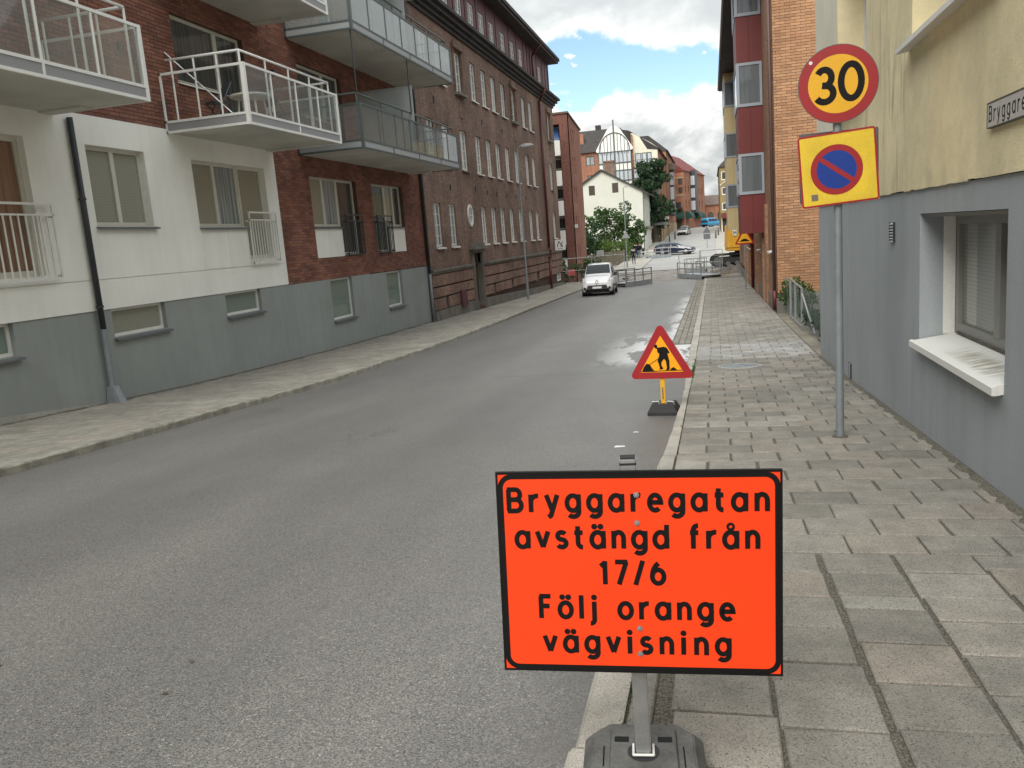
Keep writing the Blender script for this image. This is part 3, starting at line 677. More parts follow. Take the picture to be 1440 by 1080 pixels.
def window(root, F, u0, u1, z0, z1, splits=(), rows=(), rev=.13, fm=None, pm=None, fw=.06, mw=.07, mun=(), thin=.028, name='window', pane_each=True, pms=None):
    """frame with mullions (splits: fractions) and glazing bars; every sash light is a pane of its own"""
    fm = fm or MT['white_frame']; pm = pm or MT['darkpane']
    d0, d1 = -rev - .05, -rev + .015
    mb = MB(); W_ = u1 - u0
    mb.fbox(F, u0, u0 + fw, z0, z1, d0, d1); mb.fbox(F, u1 - fw, u1, z0, z1, d0, d1)
    mb.fbox(F, u0 + fw, u1 - fw, z0, z0 + fw * 1.2, d0, d1); mb.fbox(F, u0 + fw, u1 - fw, z1 - fw, z1, d0, d1)
    cs = [u0 + fw] + [c for s_ in splits for c in (u0 + W_ * s_ - mw / 2, u0 + W_ * s_ + mw / 2)] + [u1 - fw]
    for s_ in splits:
        c = u0 + W_ * s_; mb.fbox(F, c - mw / 2, c + mw / 2, z0 + fw * 1.2, z1 - fw, d0, d1 + .006)
    lights = []
    for a, b in zip(cs[::2], cs[1::2]):
        for r_ in rows:
            zz = z0 + (z1 - z0) * r_; mb.fbox(F, a, b, zz - thin / 2, zz + thin / 2, d0 + .02, d1 - .012)
        for q in mun:
            uu = a + (b - a) * q; mb.fbox(F, uu - thin / 2, uu + thin / 2, z0 + fw, z1 - fw, d0 + .018, d1 - .014)
        lights.append((a, b))
    fr = mb.build(name, fm, root)
    for i, (a, b) in enumerate(lights):
        p = MB(); e = .004; p.fbox(F, a + e, b - e, z0 + fw * 1.2 + e, z1 - fw - e, d0 + .012, d0 + .028)
        p.build('pane', pms[i % len(pms)] if pms else pm, fr)
    return fr
def sill(root, F, u0, u1, z, d=.09, t=.035, mat=None, name='sill', rev=.13):
    mb = MB()
    P = [F(u0, z - t, d), F(u1, z - t, d), F(u1, z + .03, -rev), F(u0, z + .03, -rev)]
    Q = [F(u0, z, d), F(u1, z, d), F(u1, z + .045, -rev), F(u0, z + .045, -rev)]
    mb.hexa(P + Q); return mb.build(name, mat or MT['sill'], root)
def brickwork(root, F, regions, holes, mat, bl=.29, bh=.08, j=.011, limit=300, name='brick', ident=lambda u, z: True, proud=.010):
    """every brick a small block; the nearest whole ones are objects of their own"""
    whole, rest = [], MB()
    for (u0, u1, z0, z1) in regions:
        k = 0; z = z0
        while z < z1 - .02:
            zt = min(z + bh, z1); zm = (z + zt) / 2
            segs = [(u0, u1)]
            for h in holes:
                if h[2] < zm < h[3]:
                    ns = []
                    for a, b in segs:
                        if h[1] <= a or h[0] >= b: ns.append((a, b))
                        else:
                            if h[0] > a + .03: ns.append((a, h[0]))
                            if h[1] < b - .03: ns.append((h[1], b))
                    segs = ns
            off = (k % 2) * bl / 2 + ((k // 2) % 3) * bl / 6 * 0
            for a, b in segs:
                i0 = math.floor((a - off) / bl)
                u = i0 * bl + off
                while u < b - .02:
                    p, q = max(u, a), min(u + bl, b)
                    if q - p > .04:
                        if q - p > bl - .003 and zt - z > bh - .003 and ident(u, z): whole.append((p, z))
                        else: BR(rest, F, p, q - j, z, zt - j, proud)
                    u += bl
            z += bh; k += 1
    whole.sort(key=lambda w_: cam_dist(F(w_[0], w_[1], 0)))
    own = [w_ for w_ in whole if in_frame(F(w_[0], w_[1], 0))][:limit]; so = set(own)
    for w_ in whole:
        if w_ not in so: BR(rest, F, w_[0], w_[0] + bl - j, w_[1], w_[1] + bh - j, proud)
    proto = MB(); o0 = F(0, 0, 0)
    BR(proto, lambda u, z, d: tuple(p - q for p, q in zip(F(u, z, d), o0)), 0, bl - j, 0, bh - j, proud)
    me = None
    for w_ in own:
        if me is None: o = proto.build(name, mat, root); me = o.data
        else: o = bpy.data.objects.new(name, me); COL.objects.link(o); o.parent = root
        p = Vector(F(w_[0], w_[1], random.uniform(-.002, .003))); o.location = p
    tag(rest.build('brick_courses', mat, root), kind='stuff')
def BR(mb, F, a, b, c, d, pr):
    e = random.uniform(-.0025, .0025); p0 = -.012
    mb.hexa([F(a, c, p0), F(b, c, p0), F(b, c, pr + e), F(a, c, pr + e), F(a, d, p0), F(b, d, p0), F(b, d, pr + e), F(a, d, pr + e)])

# ------------------------------------------------------------------ left apartment building
XL = -11.4; F = FX(XL)
apt = thing('apartment_building', 'apartment block with red brick, white render and grey plinth, balconies over the left pavement', 'building', (XL, 16, -.7))
def adopt(root):
    bpy.context.view_layer.update()
    inv = root.matrix_world.inverted()
    for c in root.children: c.matrix_parent_inverse = inv
# openings: (u0, u1, z0, z1)
h_base = [(9.9, 11.45, .66, 1.22), (13.82, 15.46, .66, 1.22), (17.76, 19.38, .66, 1.22)]
h_base2 = [(23.48, 25.06, -.08, 1.19), (28.05, 29.56, -.11, 1.17)]
W_A, W_B, D_B, D_L = (13.79, 15.48, 2.81, 4.33), (17.10, 20.28, 2.79, 4.30), (19.10, 20.28, 1.98, 2.80), (10.55, 12.33, 1.95, 4.33)
h_white = [W_A, W_B, D_B, D_L]
h_w1, h_w2 = (22.86, 26.15, 1.86, 4.28), (27.46, 30.42, 1.86, 4.28)
UP = [(17.08, 18.95, 5.98, 7.46), (18.95, 20.02, 5.02, 7.46), (10.3, 12.0, 5.98, 7.46), (9.2, 10.3, 5.02, 7.46), (22.86, 24.7, 5.98, 7.46), (24.7, 25.8, 5.05, 7.46), (29.0, 31.2, 5.05, 7.46)]
UP2 = [(a, b, c + 3.19, d + 3.19) for a, b, c, d in UP]
UP3 = [(a, b, c + 3.19, d + 3.19) for a, b, c, d in UP2]
holes_up = UP + UP2 + UP3
SEAM = 20.87
mb = MB(); wall(mb, F, -26.0, SEAM, -2.2, 1.22, h_base, .14); wall(mb, F, SEAM, 26.62, -2.2, 1.2, h_base2, .14); wall(mb, F, 26.63, 32.62, -2.2, 1.18, h_base2, .14)
mb.quad(F(32.62, -2.2, 0), F(32.62, 1.18, 0), F(32.62, 1.18, -.6), F(32.62, -2.2, -.6))
mb.fbox(F, 20.862, 20.874, -2.2, 1.2, -.02, -.008); mb.fbox(F, 26.622, 26.628, -2.2, 1.2, -.02, -.008)
mb.build('plinth', MT['plinth_green'], apt)
# concrete footing that shows below the plinth near the drainpipe
mb = MB()
pts = [(y_, gs(y_) + .02 + .20 * min(1, max(0, (13.3 - y_) / 4.5))) for y_ in frange(2, 13.3, 1.13)]
for (ya, za), (yb, zb) in zip(pts[:-1], pts[1:]):
    mb.hexa([F(ya, -2.2, -.05), F(yb, -2.2, -.05), F(yb, -2.2, .022), F(ya, -2.2, .022), F(ya, za, -.05), F(yb, zb, -.05), F(yb, zb, .022), F(ya, za, .022)])
mb.build('footing', MT['concrete'], apt)
# white rendered ground floor, 25 mm proud of the plinth
Fw = FX(XL + .025)
mb = MB(); wall(mb, Fw, -26.0, SEAM, 1.225, 1.795, (), .1); wall(mb, Fw, -26.0, SEAM, 1.807, 4.88, h_white, .17)
mb.fbox(F, -26, SEAM, 1.795, 1.807, -.02, .012)
mb.quad(Fw(SEAM, 1.225, 0), Fw(SEAM, 4.88, 0), Fw(SEAM, 4.88, -.03), Fw(SEAM, 1.225, -.03)); mb.quad(Fw(-26, 1.225, 0), Fw(SEAM, 1.225, 0), Fw(SEAM, 1.225, -.03), Fw(-26, 1.225, -.03)); mb.quad(Fw(-26, 4.88, 0), Fw(SEAM, 4.88, 0), Fw(SEAM, 4.88, -.03), Fw(-26, 4.88, -.03))
mb.build('white_wall', MT['white_render'], apt)
mb = MB(); mb.fbox(Fw, 17.1, 18.18, 1.83, 2.74, -.02, .008); mb.fbox(Fw, 18.195, 19.07, 1.83, 2.74, -.02, .008)
mb.build('render_panel', MT['white_render'], apt)
# brick: mortar sheet behind, bricks in front
hw = [h_w1, h_w2]
Fm = FX(XL - .004)
mb = MB(); wall(mb, Fm, -26.0, SEAM, 4.88, 14.2, holes_up, .16); wall(mb, Fm, SEAM, 32.62, 1.2, 14.2, hw + holes_up, .16)
mb.quad(Fm(32.62, 1.2, 0), Fm(32.62, 14.2, 0), Fm(32.62, 14.2, -.8), Fm(32.62, 1.2, -.8))
mb.build('mortar_wall', MT['mortar_dark'], apt)
brickwork(apt, F, [(8.4, SEAM, 4.89, 9.05), (SEAM + .005, 32.61, 1.21, 11.6)], hw + holes_up, MT['brick_red'])
mb = MB(); mb.fbox(F, -26, 32.62, 14.2, 14.5, -9, .35); mb.build('roof', MT['roof_dark'], apt)
mb = MB(); mb.box(XL - 9, XL - .35, -26, 32.6, -2.2, 14.2); mb.build('core', MT['mortar_dark'], apt)
# windows
for h in h_base: window(apt, F, *h, rev=.11, fm=MT['white_frame'], pm=MT['blind_green'] if h[0] != 13.82 else MT['blind'], fw=.055); sill(apt, F, h[0] - .03, h[1] + .06, h[2] - .035, .10)
for h in h_base2: window(apt, F, *h, rev=.11, pm=MT['blind_green'], fw=.055); sill(apt, F, h[0] - .03, h[1] + .06, h[2] - .035, .10)
window(apt, Fw, *W_A, splits=(.5,), rev=.15, fm=MT['cream_frame'], pms=[MT['blind'], MT['blind']], fw=.07, mw=.11); sill(apt, Fw, W_A[0] - .03, W_A[1] + .06, W_A[2] - .03, .10)
window(apt, Fw, 17.10, 19.10, W_B[2], W_B[3], splits=(.5,), rev=.15, fm=MT['cream_frame'], pms=[MT['blind_warm'], MT['mixpane']], fw=.07, mw=.11); sill(apt, Fw, 17.08, 19.06, W_B[2] - .03, .10)
window(apt, Fw, 19.12, 20.28, 1.98, W_B[3], rev=.15, fm=MT['cream_frame'], pm=MT['blind_warm'], fw=.08, name='balcony_door')
window(apt, Fw, *D_L, splits=(.5,), rev=.15, fm=MT['cream_frame'], pm=MT['wood_pane'], fw=.09, mw=.12, name='balcony_door')
def french_rail(F_, u0, u1, z0, z1, mat, n):
    mb = MB(); d = .11
    mb.fbox(F_, u0, u1, z1 - .04, z1, d - .02, d + .03); mb.fbox(F_, u0, u1, z0, z0 + .03, d - .02, d + .02); mb.fbox(F_, u0, u1, z1 - .22, z1 - .19, d - .015, d + .015)
    for u in (u0, u1 - .03): mb.fbox(F_, u, u + .03, z0, z1 - .04, d - .015, d + .015); mb.fbox(F_, u, u + .03, z1 - .25, z1 - .2, 0, d); mb.fbox(F_, u, u + .03, z0 + .03, z0 + .08, 0, d)
    rl = mb.build('french_railing', mat, apt)
    for i in range(1, n):
        u = u0 + (u1 - u0) * i / n; b = MB(); b.fbox(F_, u - .011, u + .011, z0 + .03, z1 - .22, d - .011, d + .011); b.build('baluster', mat, rl)
french_rail(Fw, 19.06, 20.42, 1.86, 3.16, MT['white_metal'], 11)
french_rail(Fw, 10.4, 12.60, 1.88, 3.2, MT['white_metal'], 14)
for (a, b, ru0, ru1, w0, w1, p0, p1) in ((22.86, 26.15, 24.86, 26.2, 22.86, 24.86, 22.86, 24.8), (27.46, 30.42, 27.42, 28.86, 28.86, 30.42, 28.9, 30.42)):
    window(apt, F, w0, w1, 2.78, 4.28, splits=(.5,), rev=.14, fm=MT['cream_frame'], pms=[MT['blind_warm'], MT['mixpane'] if w0 < 25 else MT['darkpane']], fw=.075, mw=.13)
    window(apt, F, (ru0 if ru0 < w0 else w1) + (.04 if ru0 < w0 else 0), (w0 if ru0 < w0 else b), 1.88, 4.28, rev=.14, fm=MT['cream_frame'], pm=MT['darkpane'], fw=.08, name='balcony_door')
    mb = MB(); m_ = (p0 + p1) / 2; mb.fbox(F, p0, m_ - .006, 1.86, 2.745, -.1, -.02); mb.fbox(F, m_ + .006, p1, 1.86, 2.745, -.1, -.02); mb.build('render_panel', MT['white_render'], apt)
    sill(apt, F, p0, p1 + .02, 2.755, .05)
    french_rail(F, ru0, ru1, 1.87, 3.17, MT['dark_metal'], 10)
for i, U in enumerate((UP, UP2, UP3)):
    for h in U:
        door = h[3] - h[2] > 2
        window(apt, F, *h, rev=.14, fm=MT['cream_frame'], pm=MT['darkpane'], fw=.075, splits=((.5,) if h[1] - h[0] > 2 else ()), name='balcony_door' if door else 'window')
        if not door: sill(apt, F, h[0] - .03, h[1] - .02, h[2] - .02, .08, mat=MT['white_metal'])
# drainpipes
def pipe(root, pts, r, mat, name='drainpipe', n=10):
    mb = MB(); mb.path(pts, r, n=n); return mb.build(name, mat, root, smooth=True)
px = XL + .10
dp = pipe(apt, [(px, 13.42, 4.76), (px, 13.42, .85)], .055, MT['pipe_dark'])
mb = MB(); mb.tube((px, 13.42, .87), (px, 13.42, g(13.42) + .30), .062, n=12)
mb.build('pipe_sleeve', MT['galv_pole'], dp, smooth=False)
for z in (3.3, 1.3): q_ = MB(); q_.tube((px, 13.42, z - .02), (px, 13.42, z + .02), .07, n=12); q_.box(XL, px, 13.40, 13.44, z - .012, z + .012); q_.build('pipe_clip', MT['pipe_dark'], dp)
mb = MB(); z0 = g(13.4)
mb.hexa([(XL + .01, 13.30, z0 - .02), (XL + .30, 13.34, z0 - .02), (XL + .30, 13.52, z0 - .02), (XL + .01, 13.54, z0 - .02), (XL + .02, 13.34, z0 + .32), (px + .07, 13.35, z0 + .32), (px + .07, 13.49, z0 + .32), (XL + .02, 13.50, z0 + .32)])
mb.build('pipe_shoe', MT['galv_pole'], dp)
pipe(apt, [(px, 32.5, 13.9), (px, 32.5, .85)], .06, MT['pipe_dark']); pipe(apt, [(px, 32.5, .85), (px, 32.5, g(32.5))], .065, MT['galv_pole'])
# balconies ---------------------------------------------------------------
XO = -9.35
def balcony(y0, y1, z, style):
    white = style == 'white'; fm = MT['white_metal'] if white else MT['green_grey']
    gm = MT['bal_glass'] if white or z < 6 else MT['bal_glass_veil']
    mb = MB(); mb.box(XL, XO - .03, y0 + .03, y1 - .03, z + .02, z + .20)
    mb.box(XL, XL + .9, y1 - .35, y1 - .04, z - .015, z + .03)
    slab = mb.build('balcony', MT['soffit'], apt)
    fr = MB(); zt, zm = z + 1.25, z + .235; t = .04
    for zz, h in ((z, .05), (zm - .025, .05), (zt - .05, .05)):          # rails round three sides
        fr.box(XO - t, XO, y0, y1, zz, zz + h)
        fr.box(XL + .02, XO - t, y0, y0 + t, zz, zz + h); fr.box(XL + .02, XO - t, y1 - t, y1, zz, zz + h)
    for y in (y0, y1 - .075): fr.box(XO - .075, XO + .004, y - .003 if y == y0 else y, y + .075 if y == y0 else y + .078, z - .004, zt + .003)
    for y in (y0, y1 - t): fr.box(XL + .02, XL + .02 + t, y, y + t, z, zt)
    n = 4 if white else 7
    for k in range(1, n):
        yy = y0 + (y1 - y0) * k / n; fr.box(XO - t + .004, XO - .004, yy - .018, yy + .018, zm + .025, zt - .05)
    ym = y0 + (y1 - y0) * .5
    for q in ([ym] if white else [y0 + (y1 - y0) * q_ for q_ in (.25, .5, .75)]): fr.box(XO - t + .006, XO + .002, q - .022, q + .022, z + .05, zm - .025)
    fr.build('railing_frame', fm if white else MT['green_grey'], slab)
    fa = MT['fascia'] if white else MT['fascia2']
    cuts = [y0 + .05, ym, y1 - .05]
    for a, b in zip(cuts[:-1], cuts[1:]):
        f_ = MB(); f_.box(XO - .03, XO - .012, a + .01, b - .01, z + .05, zm - .025); f_.build('fascia_panel', fa, slab)
    for y in (y0 + .012, y1 - .03):
        f_ = MB(); f_.box(XL + .06, XO - .06, y, y + .018, z + .05, zm - .025); f_.build('fascia_panel', fa, slab)
    for k in range(n):
        a, b = y0 + (y1 - y0) * k / n, y0 + (y1 - y0) * (k + 1) / n
        p = MB(); p.box(XO - .026, XO - .018, a + .02, b - .02, zm + .027, zt - .052); p.build('glass_panel', gm, slab)
    for y in (y1 - .026,) if white else (y0 + .02, y1 - .026):
        p = MB(); p.box(XL + .07, XO - .08, y, y + .008, zm + .027, zt - .052); p.build('glass_panel', gm, slab)
    # inner posts carrying the hand rail above the glass
    xi, yi0, yi1 = XO - .16, y0 + .16, y1 - .16; zh = z + 1.53
    nn = 4 if white else 5
    for k in range(nn + 1):
        yy = yi0 + (yi1 - yi0) * k / nn
        p = MB(); p.tube((xi, yy, z + .2), (xi, yy, zh), .023, n=8); p.build('post', fm, slab)
    for y in (yi0, yi1):
        for k in (0, 1, 2) if white else (0, 1):
            xx = XL + .25 + (xi - XL - .25) * k / 3
            p = MB(); p.tube((xx, y, z + .2), (xx, y, zh), .021, n=8); p.build('post', fm, slab)
    hr = MB(); hr.path([(XL + .12, yi0, zh), (xi, yi0, zh), (xi, yi1, zh), (XL + .12, yi1, zh)], .027, n=10); hr.build('handrail', fm, slab, smooth=True)
    if white:
        b = MB(); b.tube((XL, y0 + .35, z + 1.75), (XO - .5, y0 + .30, z + .25), .016, n=6); b.build('brace', MT['galv'], slab)
    return slab
for (a, b) in ((8.4, 13.12), (16.36, 20.88)):
    for z in (4.78, 7.98): balcony(a, b, z, 'white')
for z in (4.80, 7.97, 11.16):
    s_ = balcony(22.36, 31.6, z, 'grey')
    if z < 11:
        p = MB(); p.box(XL + .05, -9.42, 26.93, 26.96, z + .22, z + 2.35); p.build('privacy_screen', MT['screen'], s_)
        p = MB(); p.box(-9.45, -9.40, 26.92, 26.97, z + .2, z + 2.4); p.box(XL + .05, -9.45, 26.92, 26.97, z + 2.35, z + 2.4); p.build('screen_frame', MT['grey_metal'], s_)
for y in (22.5, 26.9):
    p = MB(); p.tube((XO - .12, y, 6.33), (XO - .12, y, 7.99), .02, n=6); p.build('net_pole', MT['dark_metal'], apt)
mb = MB()
for k in range(7):
    a = Vector((XO - .12, 22.55 + .5 * k, 7.95)); pts = [a + Vector((0, .55 * t, -.22 * math.sin(t * math.pi / 2) * (1 + .1 * k) * t)) for t in (0, .35, .7, 1)]
    mb.path([tuple(p_) for p_ in pts], .004, n=4)
mb.build('net_cord', MT['galv'], apt)
# wall lamps / brackets
for (y, z) in ((15.2, 6.35), (21.4, 6.9)):
    mb = MB(); mb.box(XL, XL + .07, y - .05, y + .05, z - .08, z + .08); mb.build('wall_bracket', MT['dark_metal'], apt)
adopt(apt)

# balcony furniture
def chair_bistro(loc, rz):
    c = thing('folding_chair', 'dark folding chair on the white railed balcony', 'chair', loc, rz)
    mb = MB(); mb.box(-.2, .2, -.2, .2, .44, .47); mb.build('seat', MT['dark_metal'], c)
    mb = MB(); mb.hexa([(-.2, -.22, .62), (.2, -.22, .62), (.2, -.20, .62), (-.2, -.20, .62), (-.2, -.30, .90), (.2, -.30, .90), (.2, -.28, .90), (-.2, -.28, .90)]); mb.build('backrest', MT['dark_metal'], c)
    for s in (-.19, .19):
        mb = MB(); mb.tube((s, .22, 0), (s, -.30, .90), .014, n=6); mb.build('leg', MT['dark_metal'], c)
        mb = MB(); mb.tube((s * .9, -.24, 0), (s * .9, .18, .45), .014, n=6); mb.build('leg', MT['dark_metal'], c)
    return c
chair_bistro((-10.55, 17.15, 4.98), R(150))
c2 = chair_bistro((-10.2, 19.3, 4.98), R(-20)); c2['label'] = 'second folding chair behind the table, further along the white balcony'
tb = thing('balcony_table', 'pale round table standing on the white railed balcony', 'table', (-10.3, 18.2, 4.98))
mb = MB(); mb.tube((0, 0, .70), (0, 0, .74), .48, n=28); mb.build('tabletop', MT['cream_frame'], tb)
for sx, sy in ((-.25, -.25), (.25, -.25), (.25, .25), (-.25, .25)):
    mb = MB(); mb.tube((sx, sy, 0), (sx * .8, sy * .8, .70), .025, n=8); mb.build('leg', MT['cream_frame'], tb)

# ------------------------------------------------------------------ dark brick building
XD = -11.27; F = FX(XD)
dbk = thing('brick_building', 'long dark brown brick building with white windows and maroon attic storey', 'building', (XD, 48, -1.5))
LE = [33.6, 35.72, 41.1, 43.15, 45.15, 47.35, 49.75, 52.72, 54.8, 61.0]; WW = 1.02
rows_ = [(1.92, 3.76), (5.41, 7.24), (8.95, 10.76)]
holes = []
for ri, (za, zb) in enumerate(rows_):
    for i, u in enumerate(LE):
        holes.append((u, u + WW, za, zb))
    if ri: holes.append((38.45, 39.55, za - (.02), zb))
Y0, Y1 = 32.62, 63.6
base_h = [(34.15, 34.65, -.70, -.22), (42.45, 42.95, -.74, -.28), (46.5, 47.0, -.78, -.32), (53.7, 54.6, -.80, -.30)]
PO = (38.85, 40.25)
mb = MB()
wall(mb, F, Y0, Y1, 1.0, 11.75, holes + [(PO[0], PO[1], .5, 1.62)], .12)
mb.quad(F(Y1, -2.2, 0), F(Y1, 11.75, 0), F(Y1, 11.75, -10), F(Y1, -2.2, -10)); mb.quad(F(Y0, 1, 0), F(Y0, 11.75, 0), F(Y0, 11.75, -1), F(Y0, 1, -1))
mb.build('brick_wall', MT['brick_dark'], dbk)
# rusticated base: brick bands with deep grooves between
for a, b in ((Y0, PO[0] - .16), (PO[1] + .16, Y1)):
    zc_ = [(-2.2, -.74, None), (-.70, -.24, 0), (-.17, .22, 0), (.29, .76, 0)]
    mb = MB(); wall(mb, FX(XD - .05), a, b, -2.2, .80, base_h, .15); mb.build('groove_wall', MT['mortar_dark'], dbk)
    for (z0_, z1_, k) in zc_[1:]:
        hs = [h for h in base_h if a < h[0] < b and h[2] < z1_ - .05 and h[3] > z0_ + .05]
        cut = [a] + [c for h in sorted(hs) for c in h[:2]] + [b]
        for p, q in zip(cut[::2], cut[1::2]):
            m_ = MB(); m_.fbox(F, p, q, z0_, z1_, -.055, .03); m_.build('brick_band', MT['brick_base'], dbk)
    mb = MB()
    pts = [(y_, -.74 - (0 if y_ < 38 else .03 * (y_ - 38))) for y_ in frange(a, b, 1.5)]
    for (ya, za), (yb, zb) in zip(pts[:-1], pts[1:]): mb.hexa([F(ya, -2.4, -.04), F(yb, -2.4, -.04), F(yb, -2.4, .055), F(ya, -2.4, .055), F(ya, za, -.04), F(yb, zb, -.04), F(yb, zb, .055), F(ya, za, .055)])
    mb.build('stone_plinth', MT['stone_grey'], dbk)
    mb = MB(); mb.fbox(F, a, b, .80, .90, -.05, .07); mb.fbox(F, a, b, .90, 1.0, -.05, .13); mb.build('belt_course', MT['stone_grey'], dbk)
for h in base_h: window(dbk, F, *h, rev=.10, fm=MT['stone_grey'], pm=MT['darkpane'], fw=.05, name='vent_window')
mb = MB(); mb.fbox(F, 36.25, 37.05, -.86, -.12, 0, .14); mb.build('meter_box', MT['maroon'], dbk)
# windows
wr = random.Random(4)
for ri, (za, zb) in enumerate(rows_):
    for i, u in enumerate(LE + ([38.45] if ri else [])):
        wd = WW if u != 38.45 else 1.1
        pm = MT['oldpane'] if ri == 0 else (MT['skypane'] if (i * 7 + ri * 3) % 4 else MT['oldpane'])
        window(dbk, F, u, u + wd, za, zb, splits=(.5,), rows=(.25, .5, .75), rev=.09, fw=.075, mw=.085, thin=.028, pms=[wr.choice((pm, pm, MT['mixpane'], MT['skypane'] if ri else MT['darkpane'])), wr.choice((pm, MT['mixpane']))])
        sill(dbk, F, u - .06, u + wd + .06, za - .05, .10, .06, mat=MT['white_frame'] if ri == 0 else (MT['stone_grey'] if u in (38.45, 61.0) else MT['white_frame']), rev=.09)
for u in (38.45, 49.75, 61.0):      # pedimented windows of the top row
    z = 10.86; mb = MB()
    mb.fbox(F, u - .22, u + 1.3, z, z + .12, -.02, .16)
    mb.prism([(u - .26, z + .12), (u + 1.34, z + .12), (u + 1.02, z + .40), (u + .06, z + .40)], F, -.02, .13)
    for a in (u - .2, u + 1.12): mb.fbox(F, a, a + .14, 8.95, z, -.02, .07)
    mb.build('pediment', MT['brick_dark'], dbk)
    mb = MB(); mb.fbox(F, u - .2, u + 1.25, 8.78, 8.90, -.02, .22); mb.build('window_ledge', MT['stone_grey'], dbk)
    mb = MB(); mb.prism([(u + .25, 7.8), (u + .75, 7.8), (u + .75, 8.25), (u + .66, 8.4), (u + .5, 8.46), (u + .34, 8.4), (u + .25, 8.25)], F, -.02, .045); mb.build('blind_niche', MT['brick_dark'], dbk)
# oval window
mb = MB(); n = 28; c_u, c_z = 39.05, 3.28
E_ = lambda t, k, d: F(c_u + .40 * k * math.cos(t), c_z + .50 * k * math.sin(t), d)
for i in range(n):
    a, b = 2 * math.pi * i / n, 2 * math.pi * (i + 1) / n
    mb.hexa([E_(a, .82, -.01), E_(b, .82, -.01), E_(b, 1.05, -.01), E_(a, 1.05, -.01), E_(a, .82, .06), E_(b, .82, .06), E_(b, 1.05, .06), E_(a, 1.05, .06)])
mb.fbox(F, c_u - .02, c_u + .02, c_z - .42, c_z + .42, .012, .04); mb.fbox(F, c_u - .34, c_u + .34, c_z - .02, c_z + .02, .010, .036)
ov = mb.build('oval_window', MT['white_frame'], dbk)
mb = MB(); mb.add([E_(2 * math.pi * i / n, .84, .008) for i in range(n)], [tuple(range(n))]); mb.build('pane', MT['oldpane'], ov)
# portal
mb = MB(); gy = g(39.5)
for a in (PO[0] - .16, PO[1]): mb.fbox(F, a, a + .16, gy - .3, 1.50, -.3, .12)
for a in (PO[0] - .20, PO[1] - .04): mb.fbox(F, a, a + .24, gy - .3, gy + .45, -.3, .16)
mb.fbox(F, PO[0] - .3, PO[1] + .3, 1.50, 1.66, -.05, .22); mb.fbox(F, PO[0] - .5, PO[1] + .5, 1.66, 1.80, -.05, .38); mb.fbox(F, PO[0] - .3, PO[1] + .3, 1.80, 1.98, -.05, .22)
po = mb.build('portal', MT['stone_grey'], dbk)
mb = MB(); mb.fbox(F, PO[0], PO[1], gy - .3, 1.5, -.42, -.36); mb.fbox(F, PO[0], PO[1], gy - .3, gy + .12, -.36, .05); mb.build('entrance_door', MT['maroon'], po)
mb = MB()
for z in (-.6, .2, .9): mb.fbox(F, PO[0] + .2, PO[1] - .2, z, z + .55, -.36, -.345)
mb.build('door_panel', MT['maroon'], po)
# cornice, attic storey, roof
mb = MB()
for k, (z0_, z1_, d) in enumerate(((11.45, 11.62, .10), (11.62, 11.80, .22), (11.80, 12.0, .38), (12.0, 12.16, .55))): mb.fbox(F, Y0, Y1 + d, z0_, z1_, -.3, d)
mb.build('cornice', MT['roof_dark'], dbk)
at_h = [(u, u + 1.05, 12.68, 13.70) for u in (35.6, 37.4, 39.6, 41.75, 43.75, 45.85, 48.35, 50.75, 53.0, 59.0)]
Fa = FX(XD - .02)
mb = MB(); wall(mb, Fa, Y0, Y1 - .6, 12.16, 14.5, at_h, .1); mb.quad(Fa(Y1 - .6, 12.16, 0), Fa(Y1 - .6, 14.5, 0), Fa(Y1 - .6, 14.5, -8), Fa(Y1 - .6, 12.16, -8)); mb.build('attic_wall', MT['maroon'], dbk)
for u in frange(Y0 + .4, Y1 - .7, 1.02):
    if not any(h[0] - .1 < u < h[1] + .02 for h in at_h): m_ = MB(); m_.fbox(Fa, u, u + .06, 12.2, 14.45, 0, .03); m_.build('attic_batten', MT['maroon'], dbk)
for h in at_h: window(dbk, Fa, *h, splits=(.5,), rows=(.33, .66), rev=.05, fw=.07, mw=.09, pm=MT['oldpane'])
mb = MB(); mb.fbox(Fa, Y0, Y1 - .3, 14.5, 14.66, -9, .75); mb.fbox(Fa, Y0, Y1 - .2, 14.66, 14.86, -9, .85); mb.build('eaves', MT['roof_dark'], dbk)
mb = MB(); mb.hexa([Fa(Y0, 14.86, .8), Fa(Y1 - .25, 14.86, .8), Fa(Y1 - .25, 14.86, -9), Fa(Y0, 14.86, -9), Fa(Y0, 16.4, -3), Fa(Y1 - 3, 16.4, -3), Fa(Y1 - 3, 16.4, -6), Fa(Y0, 16.4, -6)]); mb.build('roof', MT['roof_dark'], dbk)
pipe(dbk, [(XD + .6, 58.1, 12.0), (XD + .12, 58.1, 11.2), (XD + .12, 58.1, 1.25), (XD + .22, 58.1, .95), (XD + .22, 58.1, .75), (XD + .10, 58.1, .5), (XD + .10, 58.1, -1.7)], .085, MT['pipe_red'])
pipe(dbk, [(XD + .82, 56.6, 14.6), (XD + .12, 56.6, 13.9), (XD + .12, 56.6, 12.2)], .07, MT['pipe_red'])
window(dbk, F, 61.2, 62.5, -1.3, .18, rev=.02, fw=.1, pm=MT['oldpane'], name='shop_window')
for (y, z) in ((40.4, 4.6), (42.6, 4.5), (44.6, 4.5), (46.9, 4.5), (49.2, 4.5), (52.0, 4.5), (36.2, 4.5), (34.9, 8.1), (42.6, 8.05), (46.9, 8.05)):
    mb = MB(); mb.fbox(F, y, y + .09, z - .12, z + .12, 0, .05); mb.build('wall_anchor', MT['dark_metal'], dbk)
mb = MB(); mb.box(XD - 10, XD - .2, Y0 + .1, Y1 - .05, -2.2, 14.3); mb.build('core', MT['mortar_dark'], dbk)
adopt(dbk)
